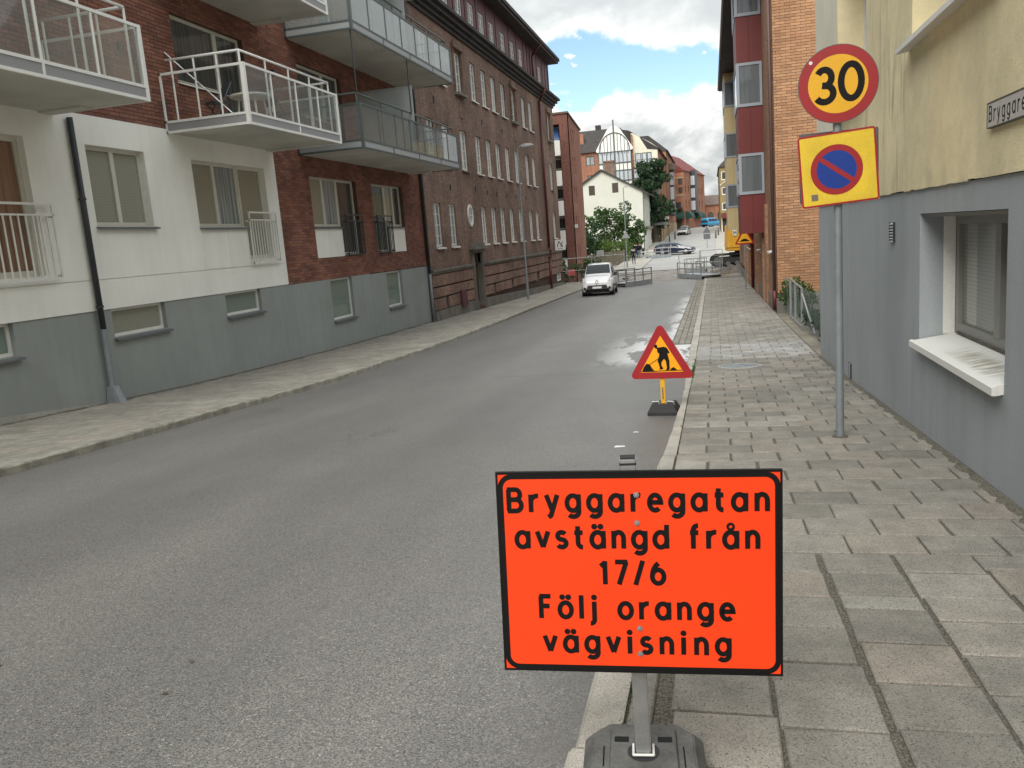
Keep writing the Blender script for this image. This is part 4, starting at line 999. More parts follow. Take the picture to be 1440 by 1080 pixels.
# ------------------------------------------------------------------ near right building: cream upper wall, grey base
XR = 1.96; F = FX(XR, -1)
crm = thing('rendered_building', 'cream rendered building with blue grey base and deep set windows beside the right pavement', 'building', (XR, 9, -.3))
YE = 16.62
wl = (6.34, 8.82, .655, 1.875)
mb = MB(); wall(mb, F, -26, YE, -1.5, 2.105, [wl], .40); mb.quad(F(YE, -1.5, 0), F(YE, 2.105, 0), F(YE, 2.105, -8), F(YE, -1.5, -8)); mb.build('base_wall', MT['grey_wall'], crm)
up = [(11.55, 13.95, 3.5, 5.6), (6.4, 9.1, 3.5, 5.6)]
Fu = FX(XR - .018, -1)
mb = MB(); wall(mb, Fu, -26, 13.95, 2.125, 9.5, up, .42); mb.quad(Fu(-6, 2.125, 0), Fu(13.95, 2.125, 0), Fu(13.95, 2.125, -.05), Fu(-6, 2.125, -.05)); mb.build('cream_wall', MT['cream'], crm)
mb = MB(); wall(mb, Fu, 13.952, YE, 2.125, 9.5, (), .1); mb.quad(Fu(YE, 2.125, 0), Fu(YE, 9.5, 0), Fu(YE, 9.5, -8), Fu(YE, 2.125, -8)); mb.quad(Fu(13.952, 2.125, 0), Fu(YE, 2.125, 0), Fu(YE, 2.125, -.05), Fu(13.952, 2.125, -.05)); mb.build('pale_pier', MT['cream_lt'], crm)
# ragged edge where the cream render stops above the grey base
mb = MB(); u = -6
while u < YE:
    l_ = random.uniform(.15, .5); mb.fbox(F, u, min(u + l_, YE), 2.125 - random.uniform(.004, .02), 2.14, -.01, .020); u += l_
mb.build('render_edge', MT['cream'], crm)
# ground-floor window with a grey frame, a white reveal strip and a white sill
mb = MB(); mb.fbox(F, 8.806, 8.816, .70, 1.84, -.315, -.21); mb.build('white_reveal', MT['white_frame'], crm)
mb = MB(); mb.fbox(F, 6.34, 8.815, 1.84, 1.87, -.38, -.03); mb.build('lintel_strip', MT['win_grey'], crm)
window(crm, F, 6.35, 8.80, .71, 1.84, splits=(.50,), rev=.335, fm=MT['win_grey'], pm=MT['blind_near'], fw=.085, mw=.14)
mb = MB(); mb.fbox(F, 6.9, 8.7, .715, .735, -.325, -.30); mb.build('cracked_putty', MT['joint'], crm)
mb = MB(); mb.hexa([F(6.345, .575, .062), F(8.80, .575, .062), F(8.80, .66, -.34), F(6.345, .66, -.34), F(6.345, .650, .062), F(8.80, .650, .062), F(8.80, .712, -.34), F(6.345, .712, -.34)])
mb.hexa([F(6.32, .585, .055), F(8.86, .585, .055), F(8.86, .585, .085), F(6.32, .585, .085), F(6.32, .652, .055), F(8.86, .652, .055), F(8.86, .642, .085), F(6.32, .642, .085)])
mb.build('sill', MT['sill_white'], crm)
for h in up:
    window(crm, Fu, *h, splits=(.5,), rev=.38, fm=MT['white_frame'], pm=MT['darkpane'], fw=.1, mw=.12)
    sill(crm, Fu, h[0] - .02, h[1] + .12, h[2] - .03, .13, .045, mat=MT['white_frame'], rev=.38)
def louvre(y, z, h_=.20, w_=.11):
    v = MB(); v.fbox(F, y - w_ / 2, y + w_ / 2, z - h_ / 2, z + h_ / 2, -.02, .006); v.fbox(F, y - w_ / 2 - .012, y - w_ / 2, z - h_ / 2, z + h_ / 2, 0, .022); v.fbox(F, y + w_ / 2, y + w_ / 2 + .012, z - h_ / 2, z + h_ / 2, 0, .022)
    v_ = v.build('air_vent', MT['dark_metal'], crm)
    s_ = MB(); n = 7
    for k in range(n):
        zz = z - h_ / 2 + h_ * k / n; s_.hexa([F(y - w_ / 2, zz, .022), F(y + w_ / 2, zz, .022), F(y + w_ / 2, zz + .008, .024), F(y - w_ / 2, zz + .008, .024), F(y - w_ / 2, zz + .018, 0.004), F(y + w_ / 2, zz + .018, 0.004), F(y + w_ / 2, zz + .026, .006), F(y - w_ / 2, zz + .026, .006)])
    s_.build('louvres', MT['galv'], v_)
louvre(10.05, 1.69, .22, .20); louvre(13.05, -.38, .22, .14)
mb = MB(); mb.box(XR + .5, XR + 8, -26, YE - .3, -1.5, 9.4); mb.build('core', MT['mortar_dark'], crm)
mb = MB(); mb.box(XR - .3, XR + 8, -26, YE + .2, 9.5, 9.8); mb.build('roof', MT['roof_dark'], crm)
adopt(crm)

# ------------------------------------------------------------------ tan brick building with bay windows
XT = 2.05; YT = 28.4; YTE = 66.0
tan = thing('bay_window_building', 'tan brick apartment building with burgundy and beige bay windows over the right pavement', 'building', (XT, 45, -1.4))
Ff = FX(XT, -1); Fe = FY(YT)
ground = [(30.3, 31.2, .9, 2.6), (35.2, 36.2, .75, 2.5), (37.6, 38.6, .75, 2.5), (45.5, 46.5, .6, 2.4), (48.2, 49.2, .6, 2.4), (52, 53, .6, 2.4)]
mb = MB(); wall(mb, Ff, YT + .012, YTE, -.95, 11.9, ground, .16); mb.build('street_wall', MT['brick_tanfar'], tan)
mb = MB(); mb.quad(Fe(XT, -2, -.004), Fe(6.5, -2, -.004), Fe(6.5, 12, -.004), Fe(XT, 12, -.004)); mb.build('mortar_wall', MT['mortar_tan'], tan)
SOL = (9.15, 9.48)
brickwork(tan, Fe, [(XT, 3.75, -.42, SOL[0]), (XT, 3.75, SOL[1], 12)], [], MT['brick_tan'], bl=.305, bh=.0865, j=.013)
so = MB(); u = XT
while u < 3.7: BR(so, Fe, u, u + .075, SOL[0], SOL[1] - .012, .014); u += .0865
tag(so.build('soldier_course', MT['brick_tan'], tan), kind='stuff')
mb = MB(); mb.fbox(Fe, XT - .01, 6.5, -2, -.43, -.02, .05); mb.build('concrete_plinth', MT['stone_grey'], tan)
mb = MB()
for ya, yb in zip(frange(YT + .06, YTE, 4)[:-1], frange(YT + .06, YTE, 4)[1:]):
    mb.hexa([Ff(ya, -2.2, 0), Ff(yb, -2.2, 0), Ff(yb, -2.2, .04), Ff(ya, -2.2, .04), Ff(ya, gs(ya) + .45, 0), Ff(yb, gs(yb) + .5, 0), Ff(yb, gs(yb) + .5, .04), Ff(ya, gs(ya) + .45, .04)])
mb.build('street_plinth', MT['stone_grey'], tan)
for i, h in enumerate(ground):
    window(tan, Ff, *h, rev=.14, fm=MT['bay_frame'], pm=MT['darkpane'], fw=.07); sill(tan, Ff, h[0] - .05, h[1] + .05, h[2] - .04, .14, .05, mat=MT['white_frame'])
for (a, b, d) in ((32.6, 33.3, .10), (34.2, 34.8, .14), (39.4, 40.2, .14), (43.5, 44.2, .12), (47, 47.6, .12), (50.5, 51.1, .12)):
    mb = MB(); mb.fbox(Ff, a, b, -2, 2.55, 0, d); mb.build('brick_pilaster', MT['brick_tanfar'], tan)
mb = MB(); mb.fbox(Ff, 33.4, 34.15, gs(33.5) - .1, 2.4, -.3, .004); mb.build('dark_recess_panel', MT['pipe_brown'], tan)  # flat dark panel stands in for a recess, its shade painted in
def bay(y0, y1, xo, mat, glass):
    """a stack of projecting bays, panels between the windows"""
    zb = 1.50; body = MB(); body.box(xo + .03, XT + .01, y0 + .03, y1 - .03, zb + .02, 11.6); bo = body.build('bay', mat, tan)
    flo = [(2.98, 4.50), (6.22, 7.80), (9.45, 11.05)]
    prev = zb
    for (za, zc_) in flo + [(11.6, None)]:
        # cladding panels below each window: camera side (two boards) and street side
        xm = (xo + XT) / 2
        for a, b in ((xo, xm - .006), (xm + .006, XT)):
            p = MB(); p.box(a, b, y0, y0 + .028, prev, za - .01); p.build('cladding_panel', mat, bo)
        ns = max(2, int((y1 - y0) / .6))
        for k in range(ns):
            a, b = y0 + .03 + (y1 - y0 - .06) * k / ns, y0 + .03 + (y1 - y0 - .06) * (k + 1) / ns
            p = MB(); p.box(xo - .001, xo + .028, a + .005, b - .005, prev, za - .01); p.build('cladding_panel', mat, bo)
        if zc_ is None: break
        fr = MB()
        for (F_, u0, u1) in ((FY(y0), xo - .03, XT - .02), (FX(xo, -1), y0 - .03, y1)):
            fr.fbox(F_, u0, u0 + .11, za, zc_, -.03, .035); fr.fbox(F_, u1 - .09, u1, za, zc_, -.03, .034); fr.fbox(F_, u0 + .11, u1 - .09, za, za + .11, -.03, .033); fr.fbox(F_, u0 + .11, u1 - .09, zc_ - .1, zc_, -.03, .033)
        f_ = fr.build('bay_window', MT['bay_frame'], bo)
        p = MB(); p.fbox(FY(y0), xo + .085, XT - .115, za + .115, zc_ - .105, -.02, .006); p.build('pane', glass, bo)
        p = MB(); p.fbox(FX(xo, -1), y0 + .085, y1 - .095, za + .115, zc_ - .105, -.02, .006); p.build('pane', glass, bo)
        prev = zc_ + .01
    return bo
bay(33.7, 36.9, 1.13, MT['burgundy'], MT['baypane'])
bay(58.2, 62.6, 1.10, MT['beige_panel'], MT['baypane'])
bay(44.6, 47.6, 1.52, MT['burgundy'], MT['baypane'])
mb = MB()
mb.hexa([(.92, YT + 1.5, 11.62), (XT + .1, YT + 1.5, 11.62), (XT + .1, YTE, 11.62), (.92, YTE, 11.62), (.92, YT + 1.5, 11.80), (XT + .1, YT + 1.5, 11.9), (XT + .1, YTE, 11.9), (.92, YTE, 11.80)])
mb.build('eaves', MT['roof_dark'], tan)
mb = MB(); mb.tube((.88, YT + 1.5, 11.74), (.88, YTE, 11.74), .09, n=8); mb.build('gutter', MT['pipe_brown'], tan)
mb = MB(); mb.hexa([(.95, YT + 1.5, 11.9), (9, YT + 1.5, 11.9), (9, YTE, 11.9), (.95, YTE, 11.9), (4, YT + 1.5, 15), (6, YT + 1.5, 15), (6, YTE, 15), (4, YTE, 15)]); mb.build('roof', MT['roof_brown'], tan)
pipe(tan, [(XT - .09, YT + .22, 11.6), (XT - .09, YT + .22, -.35)], .055, MT['pipe_brown']); pipe(tan, [(XT - .09, YT + .22, -.35), (XT - .09, YT + .22, -1.0)], .075, MT['pipe_red'])
pipe(tan, [(XT - .12, 43.2, 11.6), (XT - .12, 43.2, -1.3)], .07, MT['pipe_red'])
for z in (1.0, 4.2, 7.5):
    p = MB(); p.box(XT - .18, XT, YT + .19, YT + .25, z, z + .04); p.build('pipe_bracket', MT['pipe_brown'], tan)
mb = MB(); mb.box(XT + .3, 9, YT + .3, YTE, -2, 11.7); mb.build('core', MT['mortar_dark'], tan)
mb = MB(); mb.quad((XT, YTE, -2), (9, YTE, -2), (9, YTE, 11.9), (XT, YTE, 11.9)); mb.build('end_wall', MT['brick_tanfar'], tan)
adopt(tan)

# yard fence between the two
fn = thing('yard_fence', 'bent wire mesh fence with galvanised posts between grey wall and tan brick wall', 'fence', (2.2, 24, g(24)))
zf = lambda y: gs(y) - .03
for (x, y, h, lean) in ((2.24, 26.1, 1.22, 0), (2.24, 24.6, 1.15, .0), (2.22, 22.6, 1.1, 0), (2.30, 27.9, 1.2, 0)):
    mb = MB(); mb.tube((x, y, zf(y) - .05), (x + lean, y, zf(y) + h), .035, n=8); mb.build('post', MT['galv'], fn)
mb = MB(); mb.tube((2.24, 26.1, zf(26.1) + 1.2), (2.22, 22.6, zf(22.6) + 1.09), .025, n=8); mb.build('top_rail', MT['galv'], fn)
mb = MB(); mb.tube((2.24, 26.1, zf(26.1) + .08), (2.22, 22.6, zf(22.6) + .08), .022, n=8); mb.build('bottom_rail', MT['galv'], fn)
mb = MB(); mb.tube((2.22, 22.5, zf(22.5) + .95), (2.28, 20.4, zf(20.4) + .1), .025, n=8); mb.build('fallen_rail', MT['galv'], fn)
mb = MB()
for (ya, yb) in ((28.2, 26.15), (26.05, 22.65), (22.5, 17.2)):
    n = int(abs(ya - yb) / .16)
    for k in range(n):
        y = ya + (yb - ya) * k / n; d = .55
        for s in (1, -1):
            y2 = y - s * 1.0
            z0_, z1_ = zf(y) + .08, zf(y) + 1.05
            if not (min(ya, yb) <= y2 <= max(ya, yb)):
                t = abs(((ya if abs(y2 - ya) < abs(y2 - yb) else yb) - y) / 1.0); y2 = ya if abs(y2 - ya) < abs(y2 - yb) else yb; z1_ = z0_ + (z1_ - z0_) * t
            mb.tube((2.245, y, z0_), (2.245, y2, z1_), .0028, n=3, caps=False)
mb.build('wire_mesh', MT['green_grey'], fn)
adopt(fn)

# ------------------------------------------------------------------ rust brick tower with white balconies (left, behind the dark building)
twr = thing('balcony_tower', 'rust brown brick block with stacked white balconies behind the dark brick building', 'building', (-12.5, 73, -1.6))
YW = 70.6; Fs = FX(-11.3); Fc = FY(YW)
mb = MB(); sw = [(71.9, 72.35, z, z + 1.35) for z in (-.2, 2.28, 4.76, 7.24, 9.72)] + [(73.0, 73.45, z, z + 1.35) for z in (-.2, 2.28, 4.76, 7.24, 9.72)]
wall(mb, Fs, YW, 77.2, -2, 10.9, sw, .12)
mb.add([Fs(YW, 10.9, 0), Fs(77.2, 10.9, 0), Fs(77.2, 11.3, 0), Fs(72.5, 12.0, 0), Fs(YW, 12.0, 0)], [(0, 1, 2, 3, 4)]); mb.build('street_wall', MT['brick_tower'], twr)
mb = MB(); mb.fbox(Fc, -12.02, -11.3, -2, 12.0, -.5, 0); mb.fbox(Fc, -20, -12.02, 11.2, 12.0, -.5, -.002); mb.build('front_pier', MT['brick_tower_dark'], twr)
for h in sw: window(twr, Fs, *h, rev=.1, fw=.06, pm=MT['oldpane'])
mb = MB(); mb.fbox(Fc, -20, -12.02, -2, 11.2, -1.6, -1.5); mb.build('balcony_back_wall', MT['white_render'], twr)
for k, z in enumerate((-1.0, 1.48, 3.96, 6.44, 8.92)):
    mb = MB(); mb.fbox(Fc, -16, -12.05, z - .25, z + 1.0, -.08, .02); b_ = mb.build('balcony', MT['white_render'], twr)
    mb = MB(); mb.fbox(Fc, -16, -12.05, z - .3, z - .1, -1.5, -.08); mb.build('balcony_floor', MT['concrete'], b_)
    mb = MB(); mb.tube((-16, YW - .04, z + 1.12), (-12.05, YW - .04, z + 1.12), .025, n=6); mb.build('rail', MT['grey_metal'], b_)
    window(twr, FY(YW + 1.5), -13.1, -12.15, z + .1, z + 2.1, rev=-.06, fw=.08, pm=MT['baypane'] if k == 4 else MT['darkpane'], fm=MT['white_frame'])
    if k == 4:
        mb = MB(); mb.fbox(Fc, -13.2, -12.25, z + 1.0, z + 2.15, -.9, -.86); mb.build('blue_screen', MT['blue_cloth'], b_)
mb = MB(); mb.box(-20, -11.5, YW + 1.7, 77.1, -2, 11.2); mb.build('core', MT['brick_tower_dark'], twr)
mb = MB(); mb.hexa([(-20, YW - .1, 12), (-11.2, YW - .1, 12), (-11.2, 77.3, 11.3), (-20, 77.3, 11.3), (-20, YW - .1, 12.15), (-11.2, YW - .1, 12.15), (-11.2, 77.3, 11.45), (-20, 77.3, 11.45)]); mb.build('roof', MT['roof_brown'], twr)
mb = MB(); mb.quad((-20, 77.2, -2), (-11.3, 77.2, -2), (-11.3, 77.2, 11.3), (-20, 77.2, 11.3)); mb.build('end_wall', MT['brick_tower'], twr)
mb = MB(); mb.box(-11.3, -11.05, 71.0, 71.25, 2.6, 2.9); mb.build('wall_lamp', MT['sign_white'], twr)
adopt(twr)

# ------------------------------------------------------------------ white gabled house
hs = thing('gabled_house', 'pale white gabled house with dark roof behind the bushes', 'house', (-13.5, 117, -.6))
YH, YH2, HX0, HX1, ZE, ZA = 110.0, 124.0, -18.7, -8.45, 6.95, 9.95; XA = (HX0 + HX1) / 2
Fh = FY(YH); Fs = FX(HX1)
hw_ = [(-15.35, -14.55, 6.95, 8.2), (-12.3, -11.5, 7.05, 8.3)]
mb = MB(); wall(mb, Fh, HX0, HX1, -2, 6.9, (), .1)
us = [HX0] + [c for h in hw_ for c in h[:2]] + [XA, HX1]; us = sorted(us)
top = lambda u: ZA - (ZA - ZE) * abs(u - XA) / (HX1 - XA)
for a, b in zip(us[:-1], us[1:]):
    m_ = (a + b) / 2; hh = [h for h in hw_ if h[0] < m_ < h[1]]
    if hh:
        h = hh[0]; mb.quad(Fh(a, 6.9, 0), Fh(b, 6.9, 0), Fh(b, h[2], 0), Fh(a, h[2], 0)); mb.quad(Fh(a, h[3], 0), Fh(b, h[3], 0), Fh(b, top(b), 0), Fh(a, top(a), 0))
    else: mb.quad(Fh(a, 6.9, 0), Fh(b, 6.9, 0), Fh(b, top(b), 0), Fh(a, top(a), 0))
side_h = [(y, y + .9, 2.6, 5.6) for y in (112, 114.4, 116.8, 119.2, 121.6)]
wall(mb, Fs, YH, YH2, -2, ZE, side_h, .1); mb.quad((HX0, YH, -2), (HX0, YH2, -2), (HX0, YH2, ZE), (HX0, YH, ZE))
mb.build('wall', MT['house_white'], hs)
for h in hw_: window(hs, Fh, *h, splits=(.5,), rows=(.5,), rev=.05, fm=MT['pipe_brown'], pm=MT['darkpane'], fw=.1, mw=.1)
for h in side_h: window(hs, Fs, *h, rows=(.5,), rev=.06, fm=MT['cream_frame'], pm=MT['blind_warm'], fw=.09)
mb = MB()
for s, xe in ((-1, HX0), (1, HX1)):
    e = xe + s * .75; ze = top(xe) - .75 * (ZA - ZE) / (HX1 - XA)
    mb.hexa([(XA, YH - .3, ZA), (e, YH - .3, ze), (e, YH2 + .3, ze), (XA, YH2 + .3, ZA), (XA, YH - .3, ZA + .24), (e, YH - .3, ze + .2), (e, YH2 + .3, ze + .2), (XA, YH2 + .3, ZA + .24)])
rf = mb.build('roof', MT['roof_dark'], hs)
mb = MB(); mb.box(-13.7, -12.4, 114, 115, 9, 11.5); mb.box(-13.8, -12.3, 113.9, 115.1, 11.3, 11.5); mb.build('chimney', MT['brick_dark'], rf)
pipe(hs, [(HX1 + .6, YH + .1, 6.4), (HX1 + .1, YH - .06, 6.0), (HX1 - .1, YH - .08, -1)], .06, MT['green_grey'])
mb = MB(); mb.fbox(Fs, YH, YH2, 2.1, 2.5, 0, .3); mb.build('shop_ledge', MT['stone_grey'], hs)
mb = MB(); mb.box(HX0 + .2, HX1 - .2, YH + .2, YH2 - .1, -2, 6.8); mb.build('core', MT['mortar_dark'], hs)
adopt(hs)

# ------------------------------------------------------------------ orange brick block with glazed gable
ob = thing('gabled_block', 'orange brick block with a white half timbered glass gable and a dark roof', 'building', (-12, 132, 0))
YB = 127.0; Fo = FY(YB)
left_h = [(-17.0, -15.75, 12.1, 13.4), (-17.0, -15.75, 9.3, 10.6)]
mb = MB(); wall(mb, Fo, -20, -15.9 + .0, 0, 14.0, [(-17.9, -16.6, 12.1, 13.5), (-17.8, -16.5, 9.4, 10.7)], .12); mb.build('left_wall', MT['brick_orange'], ob)
for h in [(-17.9, -16.6, 12.1, 13.5), (-17.8, -16.5, 9.4, 10.7)]: window(ob, Fo, *h, splits=(.5,), rev=.08, fm=MT['green_grey'], pm=MT['oldpane'], fw=.12, mw=.12)
# glass gable
GX0, GX1 = -15.9, -11.1; GC = (GX0 + GX1) / 2
Fg = FY(YB - .5)
poly = [(GX0 - .3, 14.2), (GC - .9, 17.0), (GC, 17.6), (GC + .9, 17.0), (GX1 + .3, 14.2), (GX1 + .3, 13.9), (GX1, 13.8), (GX0, 13.8), (GX0 - .3, 13.9)]
mb = MB(); mb.prism(poly, Fg, -.4, .06); mb.fbox(Fg, GX0, GX1, 0, 13.8, -.4, 0); mb.build('gable_wall', MT['white_render'], ob)
mb = MB()
arc = [(GC + 2.25 * math.cos(t), 13.85 + 2.6 * math.sin(t)) for t in [math.pi * k / 16 for k in range(17)]]
for (a, b), (c, d) in zip(arc[:-1], arc[1:]): mb.tube(Fg(a, b, .10), Fg(c, d, .10), .07, n=6)
for k in range(-4, 5):
    u = GC + k * .5; h = 13.85 + 2.6 * math.sqrt(max(0, 1 - (k * .5 / 2.25) ** 2)); mb.fbox(Fg, u - .04, u + .04, 13.4, h, .06, .12)
mb.fbox(Fg, GC - .10, GC + .10, 4, 18.3, .06, .18)
for z in (13.75, 12.1, 11.0, 9.5, 8.4, 6.9): mb.fbox(Fg, GX0, GX1, z - .06, z + .06, .0, .11)
for k in range(9): u = GX0 + (GX1 - GX0) * k / 8; mb.fbox(Fg, u - .05, u + .05, 5, 13.75, .0, .105)
mb.build('timber_bars', MT['green_grey'], ob)
for zz in ((12.2, 13.65), (9.6, 10.9), (7.0, 8.3)):
    for k in range(8):
        a, b = GX0 + (GX1 - GX0) * k / 8 + .06, GX0 + (GX1 - GX0) * (k + 1) / 8 - .06
        p = MB(); p.fbox(Fg, a, b, zz[0], zz[1], -.01, .03); p.build('pane', MT['skypane'], ob)
# upper right: cream terrace wall, balconies below
mb = MB(); mb.add([(-11.1, YB + .6, 0), (-7.3, YB + .6, 0), (-7.3, YB + .6, 13.9), (-8.2, YB + .6, 14.6), (-10.8, YB + .6, 16.2), (-11.1, YB + .6, 16.2)], [(0, 1, 2, 3, 4, 5)]); mb.build('terrace_wall', MT['cream_lt'], ob)
mb = MB(); mb.fbox(Fo, -11.05, -10.85, 0, 16, -.5, .02); mb.build('brick_fin', MT['brick_orange'], ob)
Fq = FY(YB + .55)
for (a, b) in ((-10.6, -9.7), (-9.6, -8.9), (-8.85, -8.2)): window(ob, Fq, a, b, 11.6, 13.3, rev=-.03, fm=MT['green_grey'], pm=MT['skypane'], fw=.1)
for z in (11.2, 8.55, 5.9, 3.2):
    mb = MB(); mb.box(-10.8, -7.35, YB - .6, YB + .6, z - .25, z); b_ = mb.build('balcony', MT['dark_metal'], ob)
    if z > 11:
        mb = MB()
        for k in range(14): mb.box(-10.7 + k * .255, -10.67 + k * .255, YB - .58, YB - .55, z, z + 1.0)
        mb.box(-10.8, -7.4, YB - .6, YB - .55, z + 1.0, z + 1.06); mb.build('railing', MT['dark_metal'], b_)
        mb = MB()
        for k in range(8): cx = -10.3 + k * .38; mb.tube((cx, YB - .35, z), (cx, YB - .35, z + random.uniform(.4, .8)), .17, .1, n=7)
        mb.build('planters', MT['leaf_dark'], b_)
    else:
        for k in range(6):
            p = MB(); p.box(-10.75 + .57 * k, -10.75 + .57 * k + .53, YB - .58, YB - .54, z + .05, z + 2.35); p.build('glazing', MT['skypane'], b_)
        mb = MB(); mb.box(-10.8, -7.35, YB - .6, YB - .52, z + 1.0, z + 1.12); mb.build('mid_rail', MT['dark_metal'], b_)
XS = -7.3; Fs = FX(XS)
sh = [(y, y + .8, z, z + 1.3) for y in (130, 134, 139, 144) for z in (3.4, 6.0, 8.7, 11.3)]
mb = MB(); wall(mb, Fs, YB + .6, 149, 2.6, 13.6, sh, .12); mb.build('street_wall', MT['brick_orange'], ob)
for h in sh: window(ob, Fs, *h, rev=.08, fm=MT['pipe_brown'], pm=MT['darkpane'], fw=.1)
mb = MB(); mb.fbox(Fs, YB, 149, -1, 2.6, -.3, .1); mb.fbox(Fs, YB, 149, 4.9, 5.5, 0, .04); mb.build('plinth', MT['sandstone'], ob)
mb = MB()
mb.hexa([(-20.5, YB - .4, 14.0), (-11, YB - .4, 14.0), (-11, 150, 14), (-20.5, 150, 14), (-20.2, YB + 4.5, 17.7), (-13, YB + 4.5, 17.7), (-13, 147, 17.7), (-20.2, 147, 17.7)])
mb.hexa([(-12.5, YB + 1.0, 14.0), (-6.9, YB + .4, 13.6), (-6.9, 149.2, 13.6), (-12.5, 149.2, 14), (-12.7, YB + 1.0, 17.0), (-11.4, YB + .7, 16.7), (-11.4, 148, 17.0), (-12.7, 148, 17.7)])
rf = mb.build('roof', MT['roof_dark'], ob)
for (x, y, z, m_) in ((-18.7, YB + 2, 17.0, 'brick_orange'), (-16.4, YB + 5, 18.4, 'roof_dark')):
    mb = MB(); mb.box(x - .4, x + .4, y - .4, y + .4, z - 2, z); mb.build('chimney', MT[m_], rf)
mb = MB(); mb.box(-20, XS - .3, YB + .8, 148.8, -1, 13.8); mb.build('core', MT['brick_orange'], ob)
adopt(ob)
# next along: lower brick block with a steel bay
b2 = thing('brick_block', 'orange brick block with a dark glazed stair bay, past the tree', 'building', (-8, 165, 1))
X2 = -7.15; Fs = FX(X2)
sh = [(y, y + 1.1, z, z + 1.6) for y in (151, 155, 164, 170, 176) for z in (4.0, 7.0, 10.0, 12.6)]
mb = MB(); wall(mb, Fs, 149.2, 181, 3.0, 15.2, sh, .15); mb.quad((X2, 149.2, 3), (X2, 149.2, 15.2), (-14, 149.2, 15.2), (-14, 149.2, 3)); mb.build('street_wall', MT['brick_orange'], b2)
for h in sh: window(b2, Fs, *h, rev=.1, fm=MT['pipe_brown'], pm=MT['darkpane'], fw=.1)
mb = MB(); mb.fbox(Fs, 149.2, 181, -.5, 3.0, -.3, .12); mb.build('plinth', MT['sandstone'], b2)
mb = MB(); mb.fbox(Fs, 158.4, 161.6, 4.2, 12.6, 0, .8); mb.build('stair_bay', MT['dark_metal'], b2)
for z in (4.6, 7.2, 9.8):
    p = MB(); p.fbox(FY(158.4), X2 + .1, X2 + .72, z, z + 2.2, -.02, .02); p.build('pane', MT['skypane'], b2); p = MB(); p.fbox(Fs, 158.7, 161.3, z, z + 2.2, .78, .82); p.build('pane', MT['skypane'], b2)
mb = MB(); mb.fbox(Fs, 158, 162, 12.5, 13.6, 0, 1.0); mb.build('bay_balcony', MT['wood_grey'], b2)
mb = MB(); mb.hexa([(-15, 149, 15.2), (X2 + .4, 149, 15.2), (X2 + .4, 181.4, 15.2), (-15, 181.4, 15.2), (-12, 149.5, 18), (-10, 149.5, 18), (-10, 181, 18), (-12, 181, 18)]); mb.build('roof', MT['roof_dark'], b2)
mb = MB(); mb.box(-15, X2 - .3, 149.6, 180.8, -1, 15.1); mb.build('core', MT['brick_orange'], b2)
adopt(b2)
# red-roofed block turned across the bend
b3 = thing('red_roofed_block', 'brick block with a steep red roof, balconies and dark green shop awnings', 'building', (-5, 190, 1.6), R(-9))
def loc3(mb, name, mat, parent=None): return mb.build(name, mat, parent or b3)
Fq = lambda u, z, d: (u, -6 - d, z)       # front, turned to the camera
mb = MB(); wall(mb, Fq, -5.2, 0.6, 0, 10.6, [(-4.0, -1.2, 4.6, 6.6)], .3); mb.add([Fq(-5.2, 10.6, 0), Fq(.6, 10.6, 0), Fq(.6, 12.2, 0), Fq(-5.0, 12.2, 0)], [(0, 1, 2, 3)]); loc3(mb, 'front_wall', MT['brick_orange'])
for (a, b) in ((-4.9, -4.0), (-2.6, -1.7), (-.6, .3)):
    for z in (7.6, 9.4): window(b3, Fq, a, b, z, z + 1.2, rev=-.03, fm=MT['pipe_brown'], pm=MT['darkpane'], fw=.1)
mb = MB(); mb.box(-5.2, .62, -6.06, -6.0, 7.0, 7.35); mb.box(-5.2, .62, -6.06, -6.0, 10.7, 10.95); loc3(mb, 'stone_band', MT['sandstone'])
Fsd = lambda u, z, d: (0.6 + d, u, z)
sh = [(y, y + 1.0, z, z + 1.6) for y in (-4.5, -1, 8, 12, 16) for z in (4.6, 7.6)]
mb = MB(); wall(mb, Fsd, -6, 20, 0, 12.2, sh, .15); loc3(mb, 'street_wall', MT['brick_orange'])
for h in sh: window(b3, Fsd, *h, rev=.1, fm=MT['pipe_brown'], pm=MT['darkpane'], fw=.1)
mb = MB(); mb.box(.6, 1.7, 1.5, 4.5, 3.4, 12.6); loc3(mb, 'stair_bay', MT['dark_metal'])
for z in (4, 6.7, 9.4):
    p = MB(); p.box(.7, 1.6, 1.44, 1.49, z, z + 2); loc3(p, 'pane', MT['skypane'])
mb = MB(); mb.box(-4.9, .2, -7.4, -6.02, 4.3, 4.6); b_ = loc3(mb, 'balcony', MT['dark_metal'])
mb = MB(); mb.box(-4.8, -1.8, -7.38, -7.3, 4.6, 6.6); loc3(mb, 'glazing', MT['skypane'], b_)
mb = MB(); mb.box(-1.7, .1, -7.38, -7.3, 4.6, 5.7); loc3(mb, 'balcony_rail', MT['dark_metal'], b_)
for (x0, x1, yf) in ((-4.8, -2.2, -6), (-2.0, .5, -6)):
    a_ = MB()
    for k in range(6):
        t0, t1 = math.pi / 2 * k / 6, math.pi / 2 * (k + 1) / 6
        a_.hexa([(x0, yf, 2.2 + 1.7 * math.sin(t0)), (x1, yf, 2.2 + 1.7 * math.sin(t0)), (x1, yf - 1.5 * math.cos(t0), 2.2 + 1.7 * math.sin(t0)), (x0, yf - 1.5 * math.cos(t0), 2.2 + 1.7 * math.sin(t0)), (x0, yf, 2.2 + 1.7 * math.sin(t1)), (x1, yf, 2.2 + 1.7 * math.sin(t1)), (x1, yf - 1.5 * math.cos(t1), 2.2 + 1.7 * math.sin(t1)), (x0, yf - 1.5 * math.cos(t1), 2.2 + 1.7 * math.sin(t1))])
    loc3(a_, 'awning', MT['awning'])
